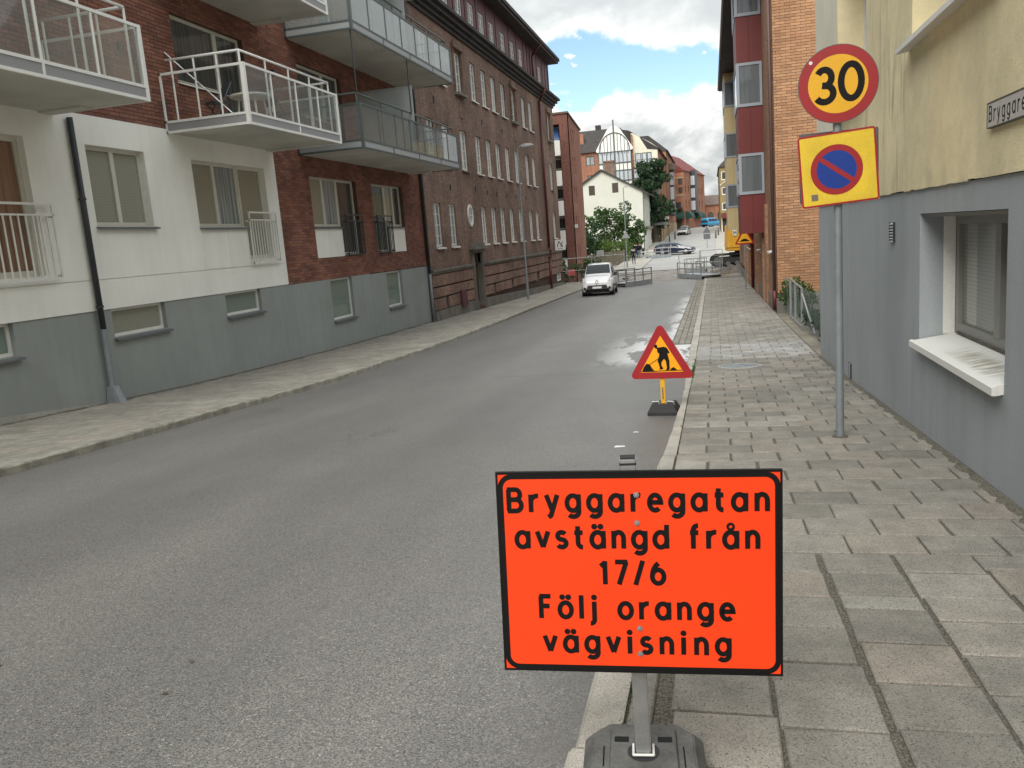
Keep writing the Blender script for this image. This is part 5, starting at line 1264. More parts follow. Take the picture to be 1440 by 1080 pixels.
for (y0_, y1_) in ((-5.5, -1.5), (5, 9), (9.5, 13)):
    a_ = MB()
    for k in range(6):
        t0, t1 = math.pi / 2 * k / 6, math.pi / 2 * (k + 1) / 6; X_ = lambda t: .6 + 1.4 * math.cos(t)
        a_.hexa([(.6, y0_, 2.2 + 1.5 * math.sin(t0)), (X_(t0), y0_, 2.2 + 1.5 * math.sin(t0)), (X_(t0), y1_, 2.2 + 1.5 * math.sin(t0)), (.6, y1_, 2.2 + 1.5 * math.sin(t0)), (.6, y0_, 2.2 + 1.5 * math.sin(t1)), (X_(t1), y0_, 2.2 + 1.5 * math.sin(t1)), (X_(t1), y1_, 2.2 + 1.5 * math.sin(t1)), (.6, y1_, 2.2 + 1.5 * math.sin(t1))])
    loc3(a_, 'awning', MT['awning'])
for x in (-4.2, -1.6):
    p = MB(); p.box(x, x + 1.5, -6.06, -6.01, .1, 2.2); loc3(p, 'shop_window', MT['darkpane'])
mb = MB(); mb.hexa([(-9, -5, 10.6), (.9, -6.3, 12.2), (.9, 20.4, 12.2), (-9, 20, 10.6), (-8, -1, 17.0), (-5.0, -5.6, 16.9), (-5.0, 20, 16.9), (-8, 20, 17.0)]); loc3(mb, 'roof', MT['red_roof'])
mb = MB(); mb.box(-9, .3, -5.6, 19.8, -1, 11); loc3(mb, 'core', MT['brick_orange'])
# brick hall with arched windows closing the view
hall = thing('brick_hall', 'low orange brick hall with arched windows and brown roof closing the street', 'building', (0, 220, 1.8))
YB = 214.0; Fh = FY(YB); mb = MB(); wall(mb, Fh, -7, 7, 0, 6.9, (), .2); mb.build('wall', MT['brick_orange'], hall)
for x in (-4.7, -2.35, 0.0, 2.35):
    pts = [(x - .62, 2.0), (x + .62, 2.0)] + [(x + .62 * math.cos(t), 4.5 + .62 * math.sin(t)) for t in [math.pi * k / 10 for k in range(11)]]
    p = MB(); p.prism([(x + (u - x) * 1.18, 2 + (z - 2) * 1.04) for u, z in pts], Fh, 0, .05); w_ = p.build('arched_window', MT['brick_tower_dark'], hall)
    p = MB(); p.prism(pts, Fh, .051, .07); p.build('pane', MT['darkpane'], w_)
mb = MB(); mb.hexa([(-7.3, YB - .4, 6.9), (7.3, YB - .4, 6.9), (7.3, YB + 12, 6.9), (-7.3, YB + 12, 6.9), (-7, YB + 5, 9.4), (7, YB + 5, 9.4), (7, YB + 6, 9.4), (-7, YB + 6, 9.4)]); mb.build('roof', MT['roof_brown'], hall)
mb = MB(); mb.fbox(Fh, -7, 7, 6.6, 6.9, 0, .15); mb.build('cornice', MT['brick_orange'], hall)
mb = MB(); mb.box(-6.9, 6.9, YB + .2, YB + 11.6, 0, 6.8); mb.build('core', MT['brick_orange'], hall)
adopt(hall)
# ochre block on the right, behind the bays
oc = thing('ochre_block', 'ochre brick block with rows of white windows and a dark red shop awning, far right', 'building', (5, 145, .5))
YO = 139.0; Fo = FY(YO); XO_ = 1.55
mb = MB(); wall(mb, Fo, XO_, 12, -1, 10.9, [(XO_ + .25, 11, 4.15, 5.35), (XO_ + .25, 11, 6.55, 7.75), (XO_ + .25, 11, 8.85, 10.2)], .2); mb.quad((XO_, YO, -1), (XO_, YO, 10.9), (XO_, 165, 10.9), (XO_, 165, -1)); mb.build('wall', MT['ochre'], oc)
for z0_, z1_ in ((4.15, 5.35), (6.55, 7.75), (8.85, 10.2)):
    for k in range(6):
        a = XO_ + .27 + k * .78; window(oc, Fo, a, a + .74, z0_, z1_, rev=.05, fm=MT['white_frame'], pm=MT['darkpane'], fw=.12)
mb = MB(); mb.fbox(Fo, XO_ + .1, 6, 2.9, 3.7, 0, .9); mb.build('shop_awning', MT['burgundy'], oc)
mb = MB(); mb.fbox(Fo, XO_ + .1, 6, -.2, 2.8, 0, .05); mb.build('shop_front', MT['darkpane'], oc)
for u in (XO_ + .1, XO_ + 1.2, XO_ + 2.3, XO_ + 3.4):
    p = MB(); p.fbox(Fo, u, u + .12, -.2, 2.9, .05, .1); p.build('shop_post', MT['white_frame'], oc)
mb = MB(); mb.hexa([(XO_ - .2, YO - .3, 10.9), (12, YO - .3, 10.9), (12, 166, 10.9), (XO_ - .2, 166, 10.9), (XO_ + 1.4, YO + 1.5, 12.6), (12, YO + 1.5, 12.6), (12, 165, 12.6), (XO_ + 1.4, 165, 12.6)]); mb.build('roof', MT['roof_dark'], oc)
mb = MB(); mb.hexa([Fo(XO_, 8.0, 0.03), Fo(XO_ + 3, 10.0, .03), Fo(XO_ + 3, 10.0, .1), Fo(XO_, 8.0, .1), Fo(XO_, 8.12, .03), Fo(XO_ + 3, 10.12, .03), Fo(XO_ + 3, 10.12, .1), Fo(XO_, 8.12, .1)]); mb.build('stair_rail', MT['white_frame'], oc)
mb = MB(); mb.box(XO_ + .3, 12, YO + .3, 165, -1, 10.8); mb.build('core', MT['mortar_dark'], oc)
adopt(oc)
# ------------------------------------------------------------------ lettering: drawn with strokes of even width
def arc(cx, cy, rx, ry, a0, a1, n=14):
    return [(cx + rx * math.cos(R(a0 + (a1 - a0) * k / n)), cy + ry * math.sin(R(a0 + (a1 - a0) * k / n))) for k in range(n + 1)]
XH = .70   # x-height
def ring(cx, rx=.27): return arc(cx, XH / 2, rx, XH / 2, 0, 360, 24)
GLY = {   # advance width, strokes (cap height 1)
 'B': (.66, [[(.07, 0), (.07, 1)], [(.0, 1), (.38, 1)] + arc(.38, .765, .21, .235, 90, -90) + [(.0, .53)], [(.0, .53), (.40, .53)] + arc(.40, .265, .24, .265, 90, -90) + [(.0, 0)]]),
 'r': (.40, [[(.07, -.06), (.07, XH + .06)], arc(.36, .40, .29, .30, 180, 80, 8)]),
 'y': (.58, [[(.03, XH + .04), (.28, .02)], [(.53, XH + .04), (.22, -.22), (.10, -.30)]]),
 'g': (.62, [ring(.30), [(.56, XH + .06), (.56, -.04)] + arc(.31, -.04, .25, .24, 0, -140, 10)]),
 'a': (.62, [ring(.30), [(.56, XH + .06), (.56, -.06)]]),
 'e': (.60, [[(.05, .36), (.55, .36)] + arc(.30, .35, .25, .35, 2, 312, 22)]),
 't': (.42, [[(.16, .98), (.16, .22)] + arc(.36, .22, .20, .22, 180, 275, 7), [(.0, XH - .02), (.38, XH - .02)]]),
 'n': (.58, [[(.07, -.06), (.07, XH + .06)], arc(.29, .42, .22, .28, 180, 0, 12) + [(.51, -.06)]]),
 'v': (.56, [[(.03, XH + .04), (.28, .0)], [(.53, XH + .04), (.28, .0)]]),
 's': (.50, [arc(.25, .53, .18, .17, 30, 270, 12) + arc(.25, .18, .20, .18, 90, -150, 12)]),
 'd': (.62, [ring(.30), [(.56, 1.04), (.56, -.06)]]),
 'f': (.40, [[(.14, -.06), (.14, .78)] + arc(.34, .78, .20, .22, 180, 85, 7), [(.0, XH - .02), (.36, XH - .02)]]),
 'F': (.56, [[(.07, -.06), (.07, 1)], [(.0, 1), (.52, 1)], [(.07, .53), (.46, .53)]]),
 'o': (.60, [ring(.30)]),
 'l': (.22, [[(.09, -.06), (.09, 1.06)]]),
 'j': (.26, [[(.12, XH + .06), (.12, -.10)] + arc(-.04, -.10, .16, .18, 0, -100, 8), 'dot.12']),
 'i': (.22, [[(.09, -.06), (.09, XH + .06)], 'dot.09']),
 '1': (.34, [[(.20, -.06), (.20, 1.04)], [(.22, .98), (.0, .80)]]),
 '7': (.56, [[(.0, 1), (.56, 1)], [(.50, 1.0), (.16, -.06)]]),
 '/': (.40, [[(.02, -.08), (.36, 1.06)]]),
 '6': (.62, [arc(.31, .32, .26, .32, 0, 360, 24), arc(.56, .30, .51, .72, 182, 116, 9)]),
 '3': (.60, [arc(.27, .74, .22, .25, 150, -80, 14) + [(.20, .51)], [(.20, .51)] + arc(.27, .255, .27, .255, 80, -150, 16)]),
 '0': (.64, [arc(.32, .5, .27, .5, 0, 360, 30)]),
 ' ': (.30, [])}
GLY['ä'] = (GLY['a'][0], GLY['a'][1] + ['dot.16', 'dot.44']); GLY['ö'] = (GLY['o'][0], GLY['o'][1] + ['dot.16', 'dot.44'])
GLY['å'] = (GLY['a'][0], GLY['a'][1] + ['ring.30'])
def stroke(mb, pts, w_, P, d0, d1):
    """a ribbon of width w_ along pts, lying between depths d0 and d1 of frame P(u,z,d)"""
    V2 = [Vector(p) for p in pts]; n = len(V2); closed = (V2[0] - V2[-1]).length < 1e-4
    if closed: V2 = V2[:-1]; n -= 1
    Lf, Rt = [], []
    for i in range(n):
        a = V2[i - 1] if (i or closed) else V2[i]; b = V2[(i + 1) % n] if (i < n - 1 or closed) else V2[i]
        t1 = (V2[i] - a); t2 = (b - V2[i]); t1 = t1.normalized() if t1.length > 1e-9 else t2.normalized(); t2 = t2.normalized() if t2.length > 1e-9 else t1
        t = (t1 + t2); t = t.normalized() if t.length > .2 else t1; k = 1 / max(.5, t.dot(t1)); nn = Vector((-t.y, t.x)) * (w_ / 2 * k)
        Lf.append(V2[i] + nn); Rt.append(V2[i] - nn)
    m = n if closed else n - 1; o = len(mb.v)
    for i in range(n): mb.v += [P(Lf[i].x, Lf[i].y, d1), P(Rt[i].x, Rt[i].y, d1), P(Lf[i].x, Lf[i].y, d0), P(Rt[i].x, Rt[i].y, d0)]
    for i in range(m):
        a, b = o + 4 * i, o + 4 * ((i + 1) % n)
        for f in ((a, a + 1, b + 1, b), (a, a + 2, b + 2, b), (a + 1, a + 3, b + 3, b + 1)): mb.f.append(f); mb.m.append(0)
    if not closed:
        for a in (o, o + 4 * (n - 1)): mb.f.append((a, a + 1, a + 3, a + 2)); mb.m.append(0)
def text(s, H_, w_, u0, u1, zb, P, mat, parent, d=.0012, each=True, xs=1.0):
    """letters of cap height H_ spread from u0 to u1 on baseline zb; every letter a mesh of its own"""
    adv = [GLY[c][0] * H_ * xs for c in s]; extra = ((u1 - u0) - sum(adv)) / max(1, len(s) - 1); u = u0; lvl = 0; allmb = MB()
    for c, a in zip(s, adv):
        mb = MB() if each else allmb
        for k, st in enumerate(GLY[c][1]):
            dd = d + .0003 * k
            if isinstance(st, str):
                kind, cx = st[:-3], float(st[-3:]); cy = XH + .27 if kind == 'dot' else XH + .25
                if kind == 'dot':
                    q = [P(u + (cx * xs) * H_ + w_ * .62 * math.cos(t), zb + cy * H_ + w_ * .62 * math.sin(t), dd) for t in [2 * math.pi * i / 14 for i in range(14)]]
                    mb.add(q, [tuple(range(14))])
                else: stroke(mb, [(u + cx * xs * H_ + px_ * H_, zb + cy * H_ + py_ * H_) for px_, py_ in arc(0, 0, .13, .13, 0, 360, 16)], w_ * .5, P, 0, dd)
            else: stroke(mb, [(u + x * xs * H_, zb + z * H_) for x, z in st], w_, P, 0, dd)
        if each and mb.v: mb.build('letter', mat, parent)
        u += a + extra
    if not each: return allmb.build('lettering', mat, parent)
def rrect(u0, u1, z0, z1, r, n=6):
    return arc(u1 - r, z1 - r, r, r, 0, 90, n) + arc(u0 + r, z1 - r, r, r, 90, 180, n) + arc(u0 + r, z0 + r, r, r, 180, 270, n) + arc(u1 - r, z0 + r, r, r, 270, 360, n)
def disc(mb, P, cu, cz, r, d, n=48): mb.add([P(cu + r * math.cos(2 * math.pi * i / n), cz + r * math.sin(2 * math.pi * i / n), d) for i in range(n)], [tuple(range(n))])
def annulus(mb, P, cu, cz, r0, r1, d, n=48):
    for i in range(n):
        a, b = 2 * math.pi * i / n, 2 * math.pi * (i + 1) / n
        mb.quad(*[P(cu + r * math.cos(t), cz + r * math.sin(t), d) for r, t in ((r0, a), (r1, a), (r1, b), (r0, b))])
LOC = lambda u, z, d: (u, -d, z)     # local frame of a sign that faces -Y

# ------------------------------------------------------------------ orange notice board in the foreground
BX, BY = -.287, 2.58; BZ = g(BY)
bd = thing('notice_board', 'orange notice board with black lettering on a grey rubber foot', 'sign', (BX, BY, BZ), 0.098)
# board in local coordinates; u from left to right, z up
def PB(u, z, d):   # slight roll and lean of the panel
    a = -.026; uu = u * math.cos(a) - z * math.sin(a); zz = u * math.sin(a) + z * math.cos(a)
    return (uu + .014, -.048 - d + .043 * zz, .789 + zz)
BW, BH = .898, .673
mb = MB(); mb.prism(rrect(-BW / 2, BW / 2, -BH / 2, BH / 2, .004, 2), PB, -.012, 0)
mb.build('panel', MT['orange'], bd)
mb = MB(); pts = rrect(-BW / 2 + .011, BW / 2 - .011, -BH / 2 + .011, BH / 2 - .011, .038, 8); stroke(mb, pts + [pts[0]], .017, PB, 0, .0009); mb.build('border', MT['black'], bd)
mb = MB(); pts = [(-BW / 2, -BH / 2), (BW / 2, -BH / 2), (BW / 2, BH / 2), (-BW / 2, BH / 2), (-BW / 2, -BH / 2)]; stroke(mb, pts, .007, PB, -.013, .0016); mb.build('edge_trim', MT['black'], bd)
for s_, zf_, a, b in (('Bryggaregatan', .186, .036, .958), ('avstängd från', .368, .062, .925), ('17/6', .548, .366, .596), ('Följ orange', .724, .138, .836), ('vägvisning', .900, .150, .822)):
    text(s_, .0715, .0156, -BW / 2 + BW * a, -BW / 2 + BW * b, BH / 2 - BH * zf_, PB, MT['black'], bd)
for zf_ in (.11, .247, .775, .905):
    mb = MB(); c = PB(.001, BH / 2 - BH * zf_, 0); mb.tube(c, (c[0], c[1] - .004, c[2]), .009, n=16); mb.tube((c[0], c[1] - .004, c[2]), (c[0], c[1] - .009, c[2]), .0052, .004, n=8); mb.build('bolt', MT['galv'], bd)
mb = MB(); mb.box(-.026, .026, -.022, .022, .02, 1.165); post = mb.build('post', MT['galv'], bd, bevel=.004)
mb = MB(); mb.box(-.027, .027, -.023, .023, 1.145, 1.152); mb.box(-.024, .024, -.02, .02, 1.165, 1.169); mb.build('post_cap', MT['rubber_dark'], post)
# rubber foot: stepped block with chamfered corners, slots and side recesses
def octa(a, b, c): return [(-a + c, -b), (a - c, -b), (a, -b + c), (a, b - c), (a - c, b), (-a + c, b), (-a, b - c), (-a, -b + c)]
def frust(mb, p0, z0, p1, z1):
    n = len(p0); o = len(mb.v); mb.v += [(x, y, z0) for x, y in p0] + [(x, y, z1) for x, y in p1]
    mb.f.append(tuple(range(o, o + n))[::-1]); mb.f.append(tuple(range(o + n, o + 2 * n))); mb.m += [0, 0]
    for i in range(n): mb.f.append((o + i, o + (i + 1) % n, o + n + (i + 1) % n, o + n + i)); mb.m.append(0)
mb = MB(); frust(mb, octa(.215, .215, .05), -.03, octa(.212, .212, .05), .055); frust(mb, octa(.212, .212, .05), .0552, octa(.175, .19, .06), .105); ft = mb.build('rubber_foot', MT['rubber'], bd, bevel=.004)
mb = MB(); frust(mb, octa(.118, .15, .012), .104, octa(.112, .145, .012), .120); mb.build('raised_plate', MT['rubber'], ft, bevel=.002)
for s in (-1, 1):
    p = MB(); p.box(s * .075 - .025, s * .075 + .025, .055, .085, .119, .1215); p.build('slot', MT['black'], ft)
    p = MB(); p.hexa([(s * .135, -.06, .07), (s * .20, -.10, .05), (s * .213, .0, .05), (s * .135, .06, .07), (s * .135, -.06, .107), (s * .18, -.09, .090), (s * .19, .0, .085), (s * .135, .055, .107)]); p.build('side_recess', MT['black'], ft)
mb = MB(); mb.tube((0, 0, .117), (0, 0, .1212), .055, n=28); mb.build('socket', MT['rubber_dark'], ft)
mb = MB()
for a, b in (((-.034, -.03), (.034, -.03)), ((-.034, -.03), (-.034, .03)), ((.034, -.03), (.034, .03))): mb.tube((a[0], a[1], .128), (b[0], b[1], .128), .0045, n=8)
mb.build('locking_clip', MT['sign_white'], bd)

# ------------------------------------------------------------------ speed limit and no parking signs on one pole
PX, PY = 1.19, 8.62; PZ = gs(PY)
pol = thing('sign_pole', 'weathered steel pole standing in the right pavement, carrying the 30 sign', 'pole', (PX, PY, PZ))
mb = MB(); mb.tube((0, 0, -.2), (0, 0, 3.72), .038, n=20)
for z in (.55, 1.75): mb.tube((0, 0, z), (0, 0, z + .012), .0385, n=20)
mb.build('tube', MT['galv_pole'], pol, smooth=False)
mb = MB(); mb.tube((0, 0, -.01), (0, 0, .012), .075, n=14); mb.build('asphalt_collar', MT['joint'], pol)
for z in (3.25, 3.58, 2.5, 2.85):
    p = MB(); p.box(-.05, .05, -.055, .045, z - .018, z + .018); p.build('clamp', MT['sign_back'], pol)
s30 = thing('speed_limit_sign', 'round red and yellow 30 speed limit sign at the top of the pole', 'sign', (PX, PY - .07, PZ + 3.40), R(-6))
mb = MB(); mb.tube((0, .012, 0), (0, 0, 0), .352, n=56); mb.build('disc', MT['sign_back'], s30)
mb = MB(); annulus(mb, LOC, 0, 0, .262, .346, .0016, 64); mb.build('red_ring', MT['sign_red'], s30)
mb = MB(); disc(mb, LOC, 0, 0, .262, .0012, 64); mb.build('yellow_face', MT['sign_yellow'], s30)
text('3', .292, .058, -.195, 0, -.150, LOC, MT['black'], s30, d=.003, xs=.98); text('0', .305, .058, .012, 0.2, -.142, LOC, MT['black'], s30, d=.003, xs=1.06)
p = MB(); disc(p, LOC, -.235, .215, .017, .004, 12); p.build('sticker', MT['sign_white'], s30)
npk = thing('no_parking_sign', 'square yellow no parking sign with blue disc, below the 30 sign', 'sign', (PX - .005, PY - .075, PZ + 2.635), R(-4)); npk.rotation_euler = (0, R(-3.2), R(-4))
mb = MB(); mb.prism(rrect(-.345, .345, -.335, .335, .02), LOC, -.012, 0); mb.build('panel', MT['sign_lemon'], npk)
mb = MB(); pts = rrect(-.336, .336, -.326, .326, .02); stroke(mb, pts + [pts[0]], .018, LOC, 0, .0015); mb.build('red_border', MT['sign_red'], npk)
cu, cz = -.015, -.01
mb = MB(); annulus(mb, LOC, cu, cz, .178, .232, .0016, 56); mb.build('red_ring', MT['sign_red'], npk)
mb = MB(); disc(mb, LOC, cu, cz, .179, .0012, 56); mb.build('blue_face', MT['sign_blue'], npk)
mb = MB(); a = R(-40); stroke(mb, [(cu - .20 * math.cos(a), cz - .20 * math.sin(a)), (cu + .20 * math.cos(a), cz + .20 * math.sin(a))], .042, LOC, 0, .0028); mb.build('red_bar', MT['sign_red'], npk)
p = MB(); p.fbox(LOC, -.255, -.195, -.275, -.215, 0, .002); p.build('sticker', MT['wood_grey'], npk)
bk = thing('back_to_back_sign', 'dark back of a square sign mounted behind the no parking sign', 'sign', (PX + .01, PY + .055, PZ + 2.66), R(-4))
mb = MB(); mb.prism(rrect(-.35, .36, -.33, .33, .02), LOC, -.012, 0); mb.build('panel', MT['sign_back'], bk)

# ------------------------------------------------------------------ road works triangle at the kerb
TX, TY = -.70, 10.95; TZ = gs(TY) - .10
def rtri(side, r, cz, n=6):
    h = side * math.sqrt(3) / 2; pts = []
    for (ux, uz), a0 in (((0, h * 2 / 3), 30), ((-side / 2, -h / 3), 150), ((side / 2, -h / 3), 270)):
        k = r / math.hypot(ux, uz) * 2; cx, cy = ux * (1 - k), uz * (1 - k)
        pts += [(x, z + cz) for x, z in arc(cx, cy, r, r, a0, a0 + 120, n)]
    return pts
wk = thing('road_works_sign', 'triangular road works sign with a digging man on a black foot by the kerb', 'sign', (TX, TY, TZ), R(-4))
TC = .735
mb = MB(); mb.prism(rtri(.875, .05, TC), LOC, .0, .014); mb.build('red_panel', MT['sign_red'], wk)
mb = MB(); o_ = rtri(.565, .006, TC - .002); mb.add([LOC(u, z, .0165) for u, z in o_], [tuple(range(len(o_)))]); mb.build('yellow_face', MT['sign_amber'], wk)
# digging man, traced as flat shapes of the pictogram
zx = lambda x, y_: ((x - 653) / 346 * .84, (432 - y_) / 346 * .84 + TC - .24)
man = [[(620, 250), (630, 248), (636, 255), (634, 263), (640, 265), (668, 261), (684, 266), (692, 278), (700, 294), (694, 300), (688, 296), (692, 318), (697, 340), (697, 388), (680, 392), (676, 386), (682, 380), (678, 340), (668, 328), (655, 345), (653, 362), (662, 380), (660, 386), (640, 386), (644, 378), (636, 345), (632, 340), (640, 322), (644, 300), (634, 290), (632, 272), (622, 268), (617, 258)],
       [(545, 398), (556, 372), (572, 352), (590, 356), (602, 378), (612, 392), (620, 398)], [(698, 392), (706, 380), (718, 374), (730, 384), (736, 392)], [(540, 398), (540, 394), (765, 390), (765, 394)]]
for k, poly in enumerate(man):
    mb = MB(); mb.add([LOC(*zx(x, y_), .0178 + .0003 * k) for x, y_ in poly], [tuple(range(len(poly)))]); mb.build('pictogram', MT['black'], wk)
mb = MB(); stroke(mb, [zx(588, 358), zx(638, 326), zx(650, 300)], .008, LOC, .016, .0188); mb.build('pictogram', MT['black'], wk)
mb = MB(); mb.box(-.03, .03, .0, .03, .06, .75); mb.build('post', MT['yellow_post'], wk)
mb = MB(); mb.box(-.008, .008, -.002, 0, .20, .36); mb.build('post_label', MT['sign_back'], wk)
mb = MB(); frust(mb, [(-.195, -.16), (.195, -.16), (.195, .24), (-.195, .24)], -.01, [(-.195, -.16), (.195, -.16), (.195, .24), (-.195, .24)], .05); frust(mb, [(-.195, -.16), (.195, -.16), (.195, .24), (-.195, .24)], .0502, [(-.145, -.12), (.145, -.12), (.145, .20), (-.145, .20)], .145)
ft = mb.build('rubber_foot', MT['rubber_dark'], wk)
for s in (-1, 1):
    p = MB(); p.path([(s * .15, -.05, .10), (s * .14, -.05, .175), (s * .05, -.05, .18), (s * .045, -.05, .14)], .012, n=6); p.build('carry_handle', MT['galv'], ft)

# ------------------------------------------------------------------ bump warning sign further down the right pavement
bw = thing('bump_warning_sign', 'triangular bump warning sign on a thin post beside the brick wall', 'sign', (1.58, 42.9, gs(42.9)), 0)
mb = MB(); mb.tube((0, .03, -.1), (0, .03, 3.0), .035, n=10); mb.build('post', MT['galv_pole'], bw)
BC = 2.52
mb = MB(); mb.prism(rtri(.98, .05, BC), LOC, 0, .015); mb.build('red_panel', MT['sign_red'], bw)
mb = MB(); o_ = rtri(.72, .006, BC - .005); mb.add([LOC(u, z, .018) for u, z in o_], [tuple(range(len(o_)))]); mb.build('yellow_face', MT['sign_yellow'], bw)
hump = [(-.26, -.125)] + [(-.21 + .021 * k, -.125 + .115 * max(0, math.sin(math.pi * k / 20)) ** .8) for k in range(21)] + [(.26, -.125), (.26, -.15), (-.26, -.15)]
mb = MB(); mb.add([LOC(u, z + BC, .020) for u, z in hump], [tuple(range(len(hump)))]); mb.build('pictogram', MT['black'], bw)

# ------------------------------------------------------------------ street name plate on the cream wall
stn = thing('street_name_plate', 'pale grey street name plate fixed to the cream wall above the window', 'sign', (XR - .045, 6.68, 2.525), 0)
PS = lambda u, z, d: (-d, -u, z)
mb = MB(); mb.prism(rrect(0, 1.26, -.088, .088, .012, 3), PS, -.03, 0); mb.build('plate', MT['plate_grey'], stn)
mb = MB(); pts = rrect(0.004, 1.256, -.084, .084, .012, 3); stroke(mb, pts + [pts[0]], .010, PS, -.031, .002); mb.build('rim', MT['dark_metal'], stn)
text('Bryggaregatan', .098, .0115, .04, 1.21, -.04, PS, MT['black'], stn)

# ------------------------------------------------------------------ shop sign on the dark building
ax = thing('shop_sign', 'small white box sign with black slanted mark projecting from the dark brick building', 'sign', (-11.22, 60.5, 1.38))
PA = lambda u, z, d: (u, -d, z)
mb = MB(); mb.box(.05, .80, -.0, .16, -.38, .38); mb.build('light_box', MT['sign_white'], ax)
mb = MB(); mb.box(-.06, .05, .05, .11, -.03, .03); mb.build('bracket', MT['dark_metal'], ax)
mb = MB(); stroke(mb, [(.20, -.16), (.34, .24)], .055, PA, 0, .004); stroke(mb, [(.36, .24), (.62, -.16)], .055, PA, 0, .005); stroke(mb, [(.46, -.16), (.62, .24)], .045, PA, 0, .006); mb.build('mark', MT['black'], ax)
mb = MB(); mb.fbox(PA, .22, .62, -.29, -.26, 0, .003); mb.build('small_print', MT['sign_back'], ax)

# ------------------------------------------------------------------ street lamps
def lamp(x, y, h, label, arm=.75, group='street lamps along the left pavement'):
    t = thing('street_lamp', label, 'street lamp', (x, y, gs(y)), 0, group)
    mb = MB(); mb.tube((0, 0, -.1), (0, 0, 1.2), .075, n=12); mb.tube((0, 0, 1.2), (0, 0, h), .055, .04, n=12); mb.build('post', MT['galv_pole'], t)
    mb = MB(); mb.path([(0, 0, h), (.06, 0, h + .14), (.25, 0, h + .2)], .035, n=8); mb.build('arm', MT['galv_pole'], t)
    mb = MB(); n = 7
    prof = [(.15, .03, .03), (.25, .09, .06), (arm * .6, .13, .09), (arm, .12, .07), (arm + .12, .05, .03)]
    for (a, wa, ha), (b, wb, hb) in zip(prof[:-1], prof[1:]): mb.hexa([(a, -wa, h + .16), (b, -wb, h + .18), (b, wb, h + .18), (a, wa, h + .16), (a, -wa * .6, h + .16 + ha * 1.6), (b, -wb * .6, h + .18 + hb * 1.6), (b, wb * .6, h + .18 + hb * 1.6), (a, wa * .6, h + .16 + ha * 1.6)])
    mb.build('lamp_head', MT['grey_metal'], t)
    p = MB(); p.box(.3, arm - .05, -.09, .09, h + .135, h + .165); p.build('lens', MT['sign_white'], t)
lamp(-10.3, 46.25, 8.3, 'tall grey street lamp in front of the dark brick building', .8)
lamp(-8.15, 82.5, 7.6, 'thin grey street lamp standing before the white gabled house', .5)
tb_ = thing('warning_sign_back', 'grey back of a triangular sign fixed to the far street lamp', 'sign', (-8.15, 82.42, gs(82.5) + 3.1))
mb = MB(); mb.prism(rtri(.85, .05, 0), LOC, 0, .012); mb.build('panel', MT['grey_metal'], tb_)
# sign seen from behind in the middle of the far street
tf = thing('kerb_sign_back', 'dark back of a triangular sign over a square plate in the far street', 'sign', (-.56, 108.7, gs(108.7)))
mb = MB(); mb.tube((0, .03, -.1), (0, .03, 2.5), .04, n=8); mb.build('post', MT['galv_pole'], tf)
mb = MB(); mb.prism(rtri(1.0, .05, 2.05), LOC, 0, .012); mb.fbox(LOC, -.42, .42, 1.0, 1.66, .014, .03); mb.build('panel', MT['sign_back'], tf)
# bollards
for i, (x, y, lb) in enumerate(((-5.35, 128.8, 'black bollard nearest the small car on the far left kerb'), (-5.96, 124.0, 'black bollard second along the far left kerb'), (-7.4, 123.7, 'black bollard by the retaining wall, left end of the row'), (-6.95, 126.8, 'black bollard by the retaining wall, right of the end one'), (.62, 123.7, 'black bollard nearer of two at the far right kerb'), (1.01, 129.7, 'black bollard farther of two at the far right kerb'))):
    t = thing('bollard', lb, 'bollard', (x, y, gs(y)), 0, 'black bollards on the far kerbs'); mb = MB(); mb.tube((0, 0, -.1), (0, 0, 1.05), .11, .09, n=10); mb.tube((0, 0, 1.05), (0, 0, 1.15), .09, .03, n=10); mb.build('shaft', MT['dark_metal'], t); mb = MB(); mb.tube((0, 0, .85), (0, 0, .92), .115, n=10); mb.build('band', MT['grey_metal'], t)
# ------------------------------------------------------------------ vehicles
MT['paint_white'] = flat('white_car_paint', (0.70, 0.71, 0.72), 0.3, 0.5, coat=.8)
MT['paint_navy'] = flat('navy_car_paint', (0.006, 0.012, 0.038), 0.25, 0.5, coat=1)
MT['paint_blue'] = flat('bright_blue_car_paint', (0.015, 0.25, 0.48), 0.3, 0.5, coat=.8)
MT['paint_silver'] = flat('pale_grey_car_paint', (0.50, 0.51, 0.52), 0.3, 0.5, coat=.8)
MT['car_glass'] = glass_pane('car_glass', (0.02, 0.026, 0.03), refl=.5, rough=.01)
MT['black_trim'] = flat('black_trim', (0.015, 0.015, 0.016), 0.5, 0.4)
MT['tyre'] = flat('tyre_rubber', (0.018, 0.018, 0.019), 0.85, 0.2)
MT['rim'] = flat('alloy_rim', (0.42, 0.43, 0.44), 0.35, 0.5, 0.6)
MT['lamp_glass'] = flat('headlight_lens', (0.62, 0.64, 0.66), 0.12, 0.6, coat=1)
MT['red_lens'] = flat('red_lens', (0.35, 0.01, 0.01), 0.2, 0.5)
MT['chrome'] = flat('chrome', (0.6, 0.6, 0.6), 0.15, 0.5, 1.0)
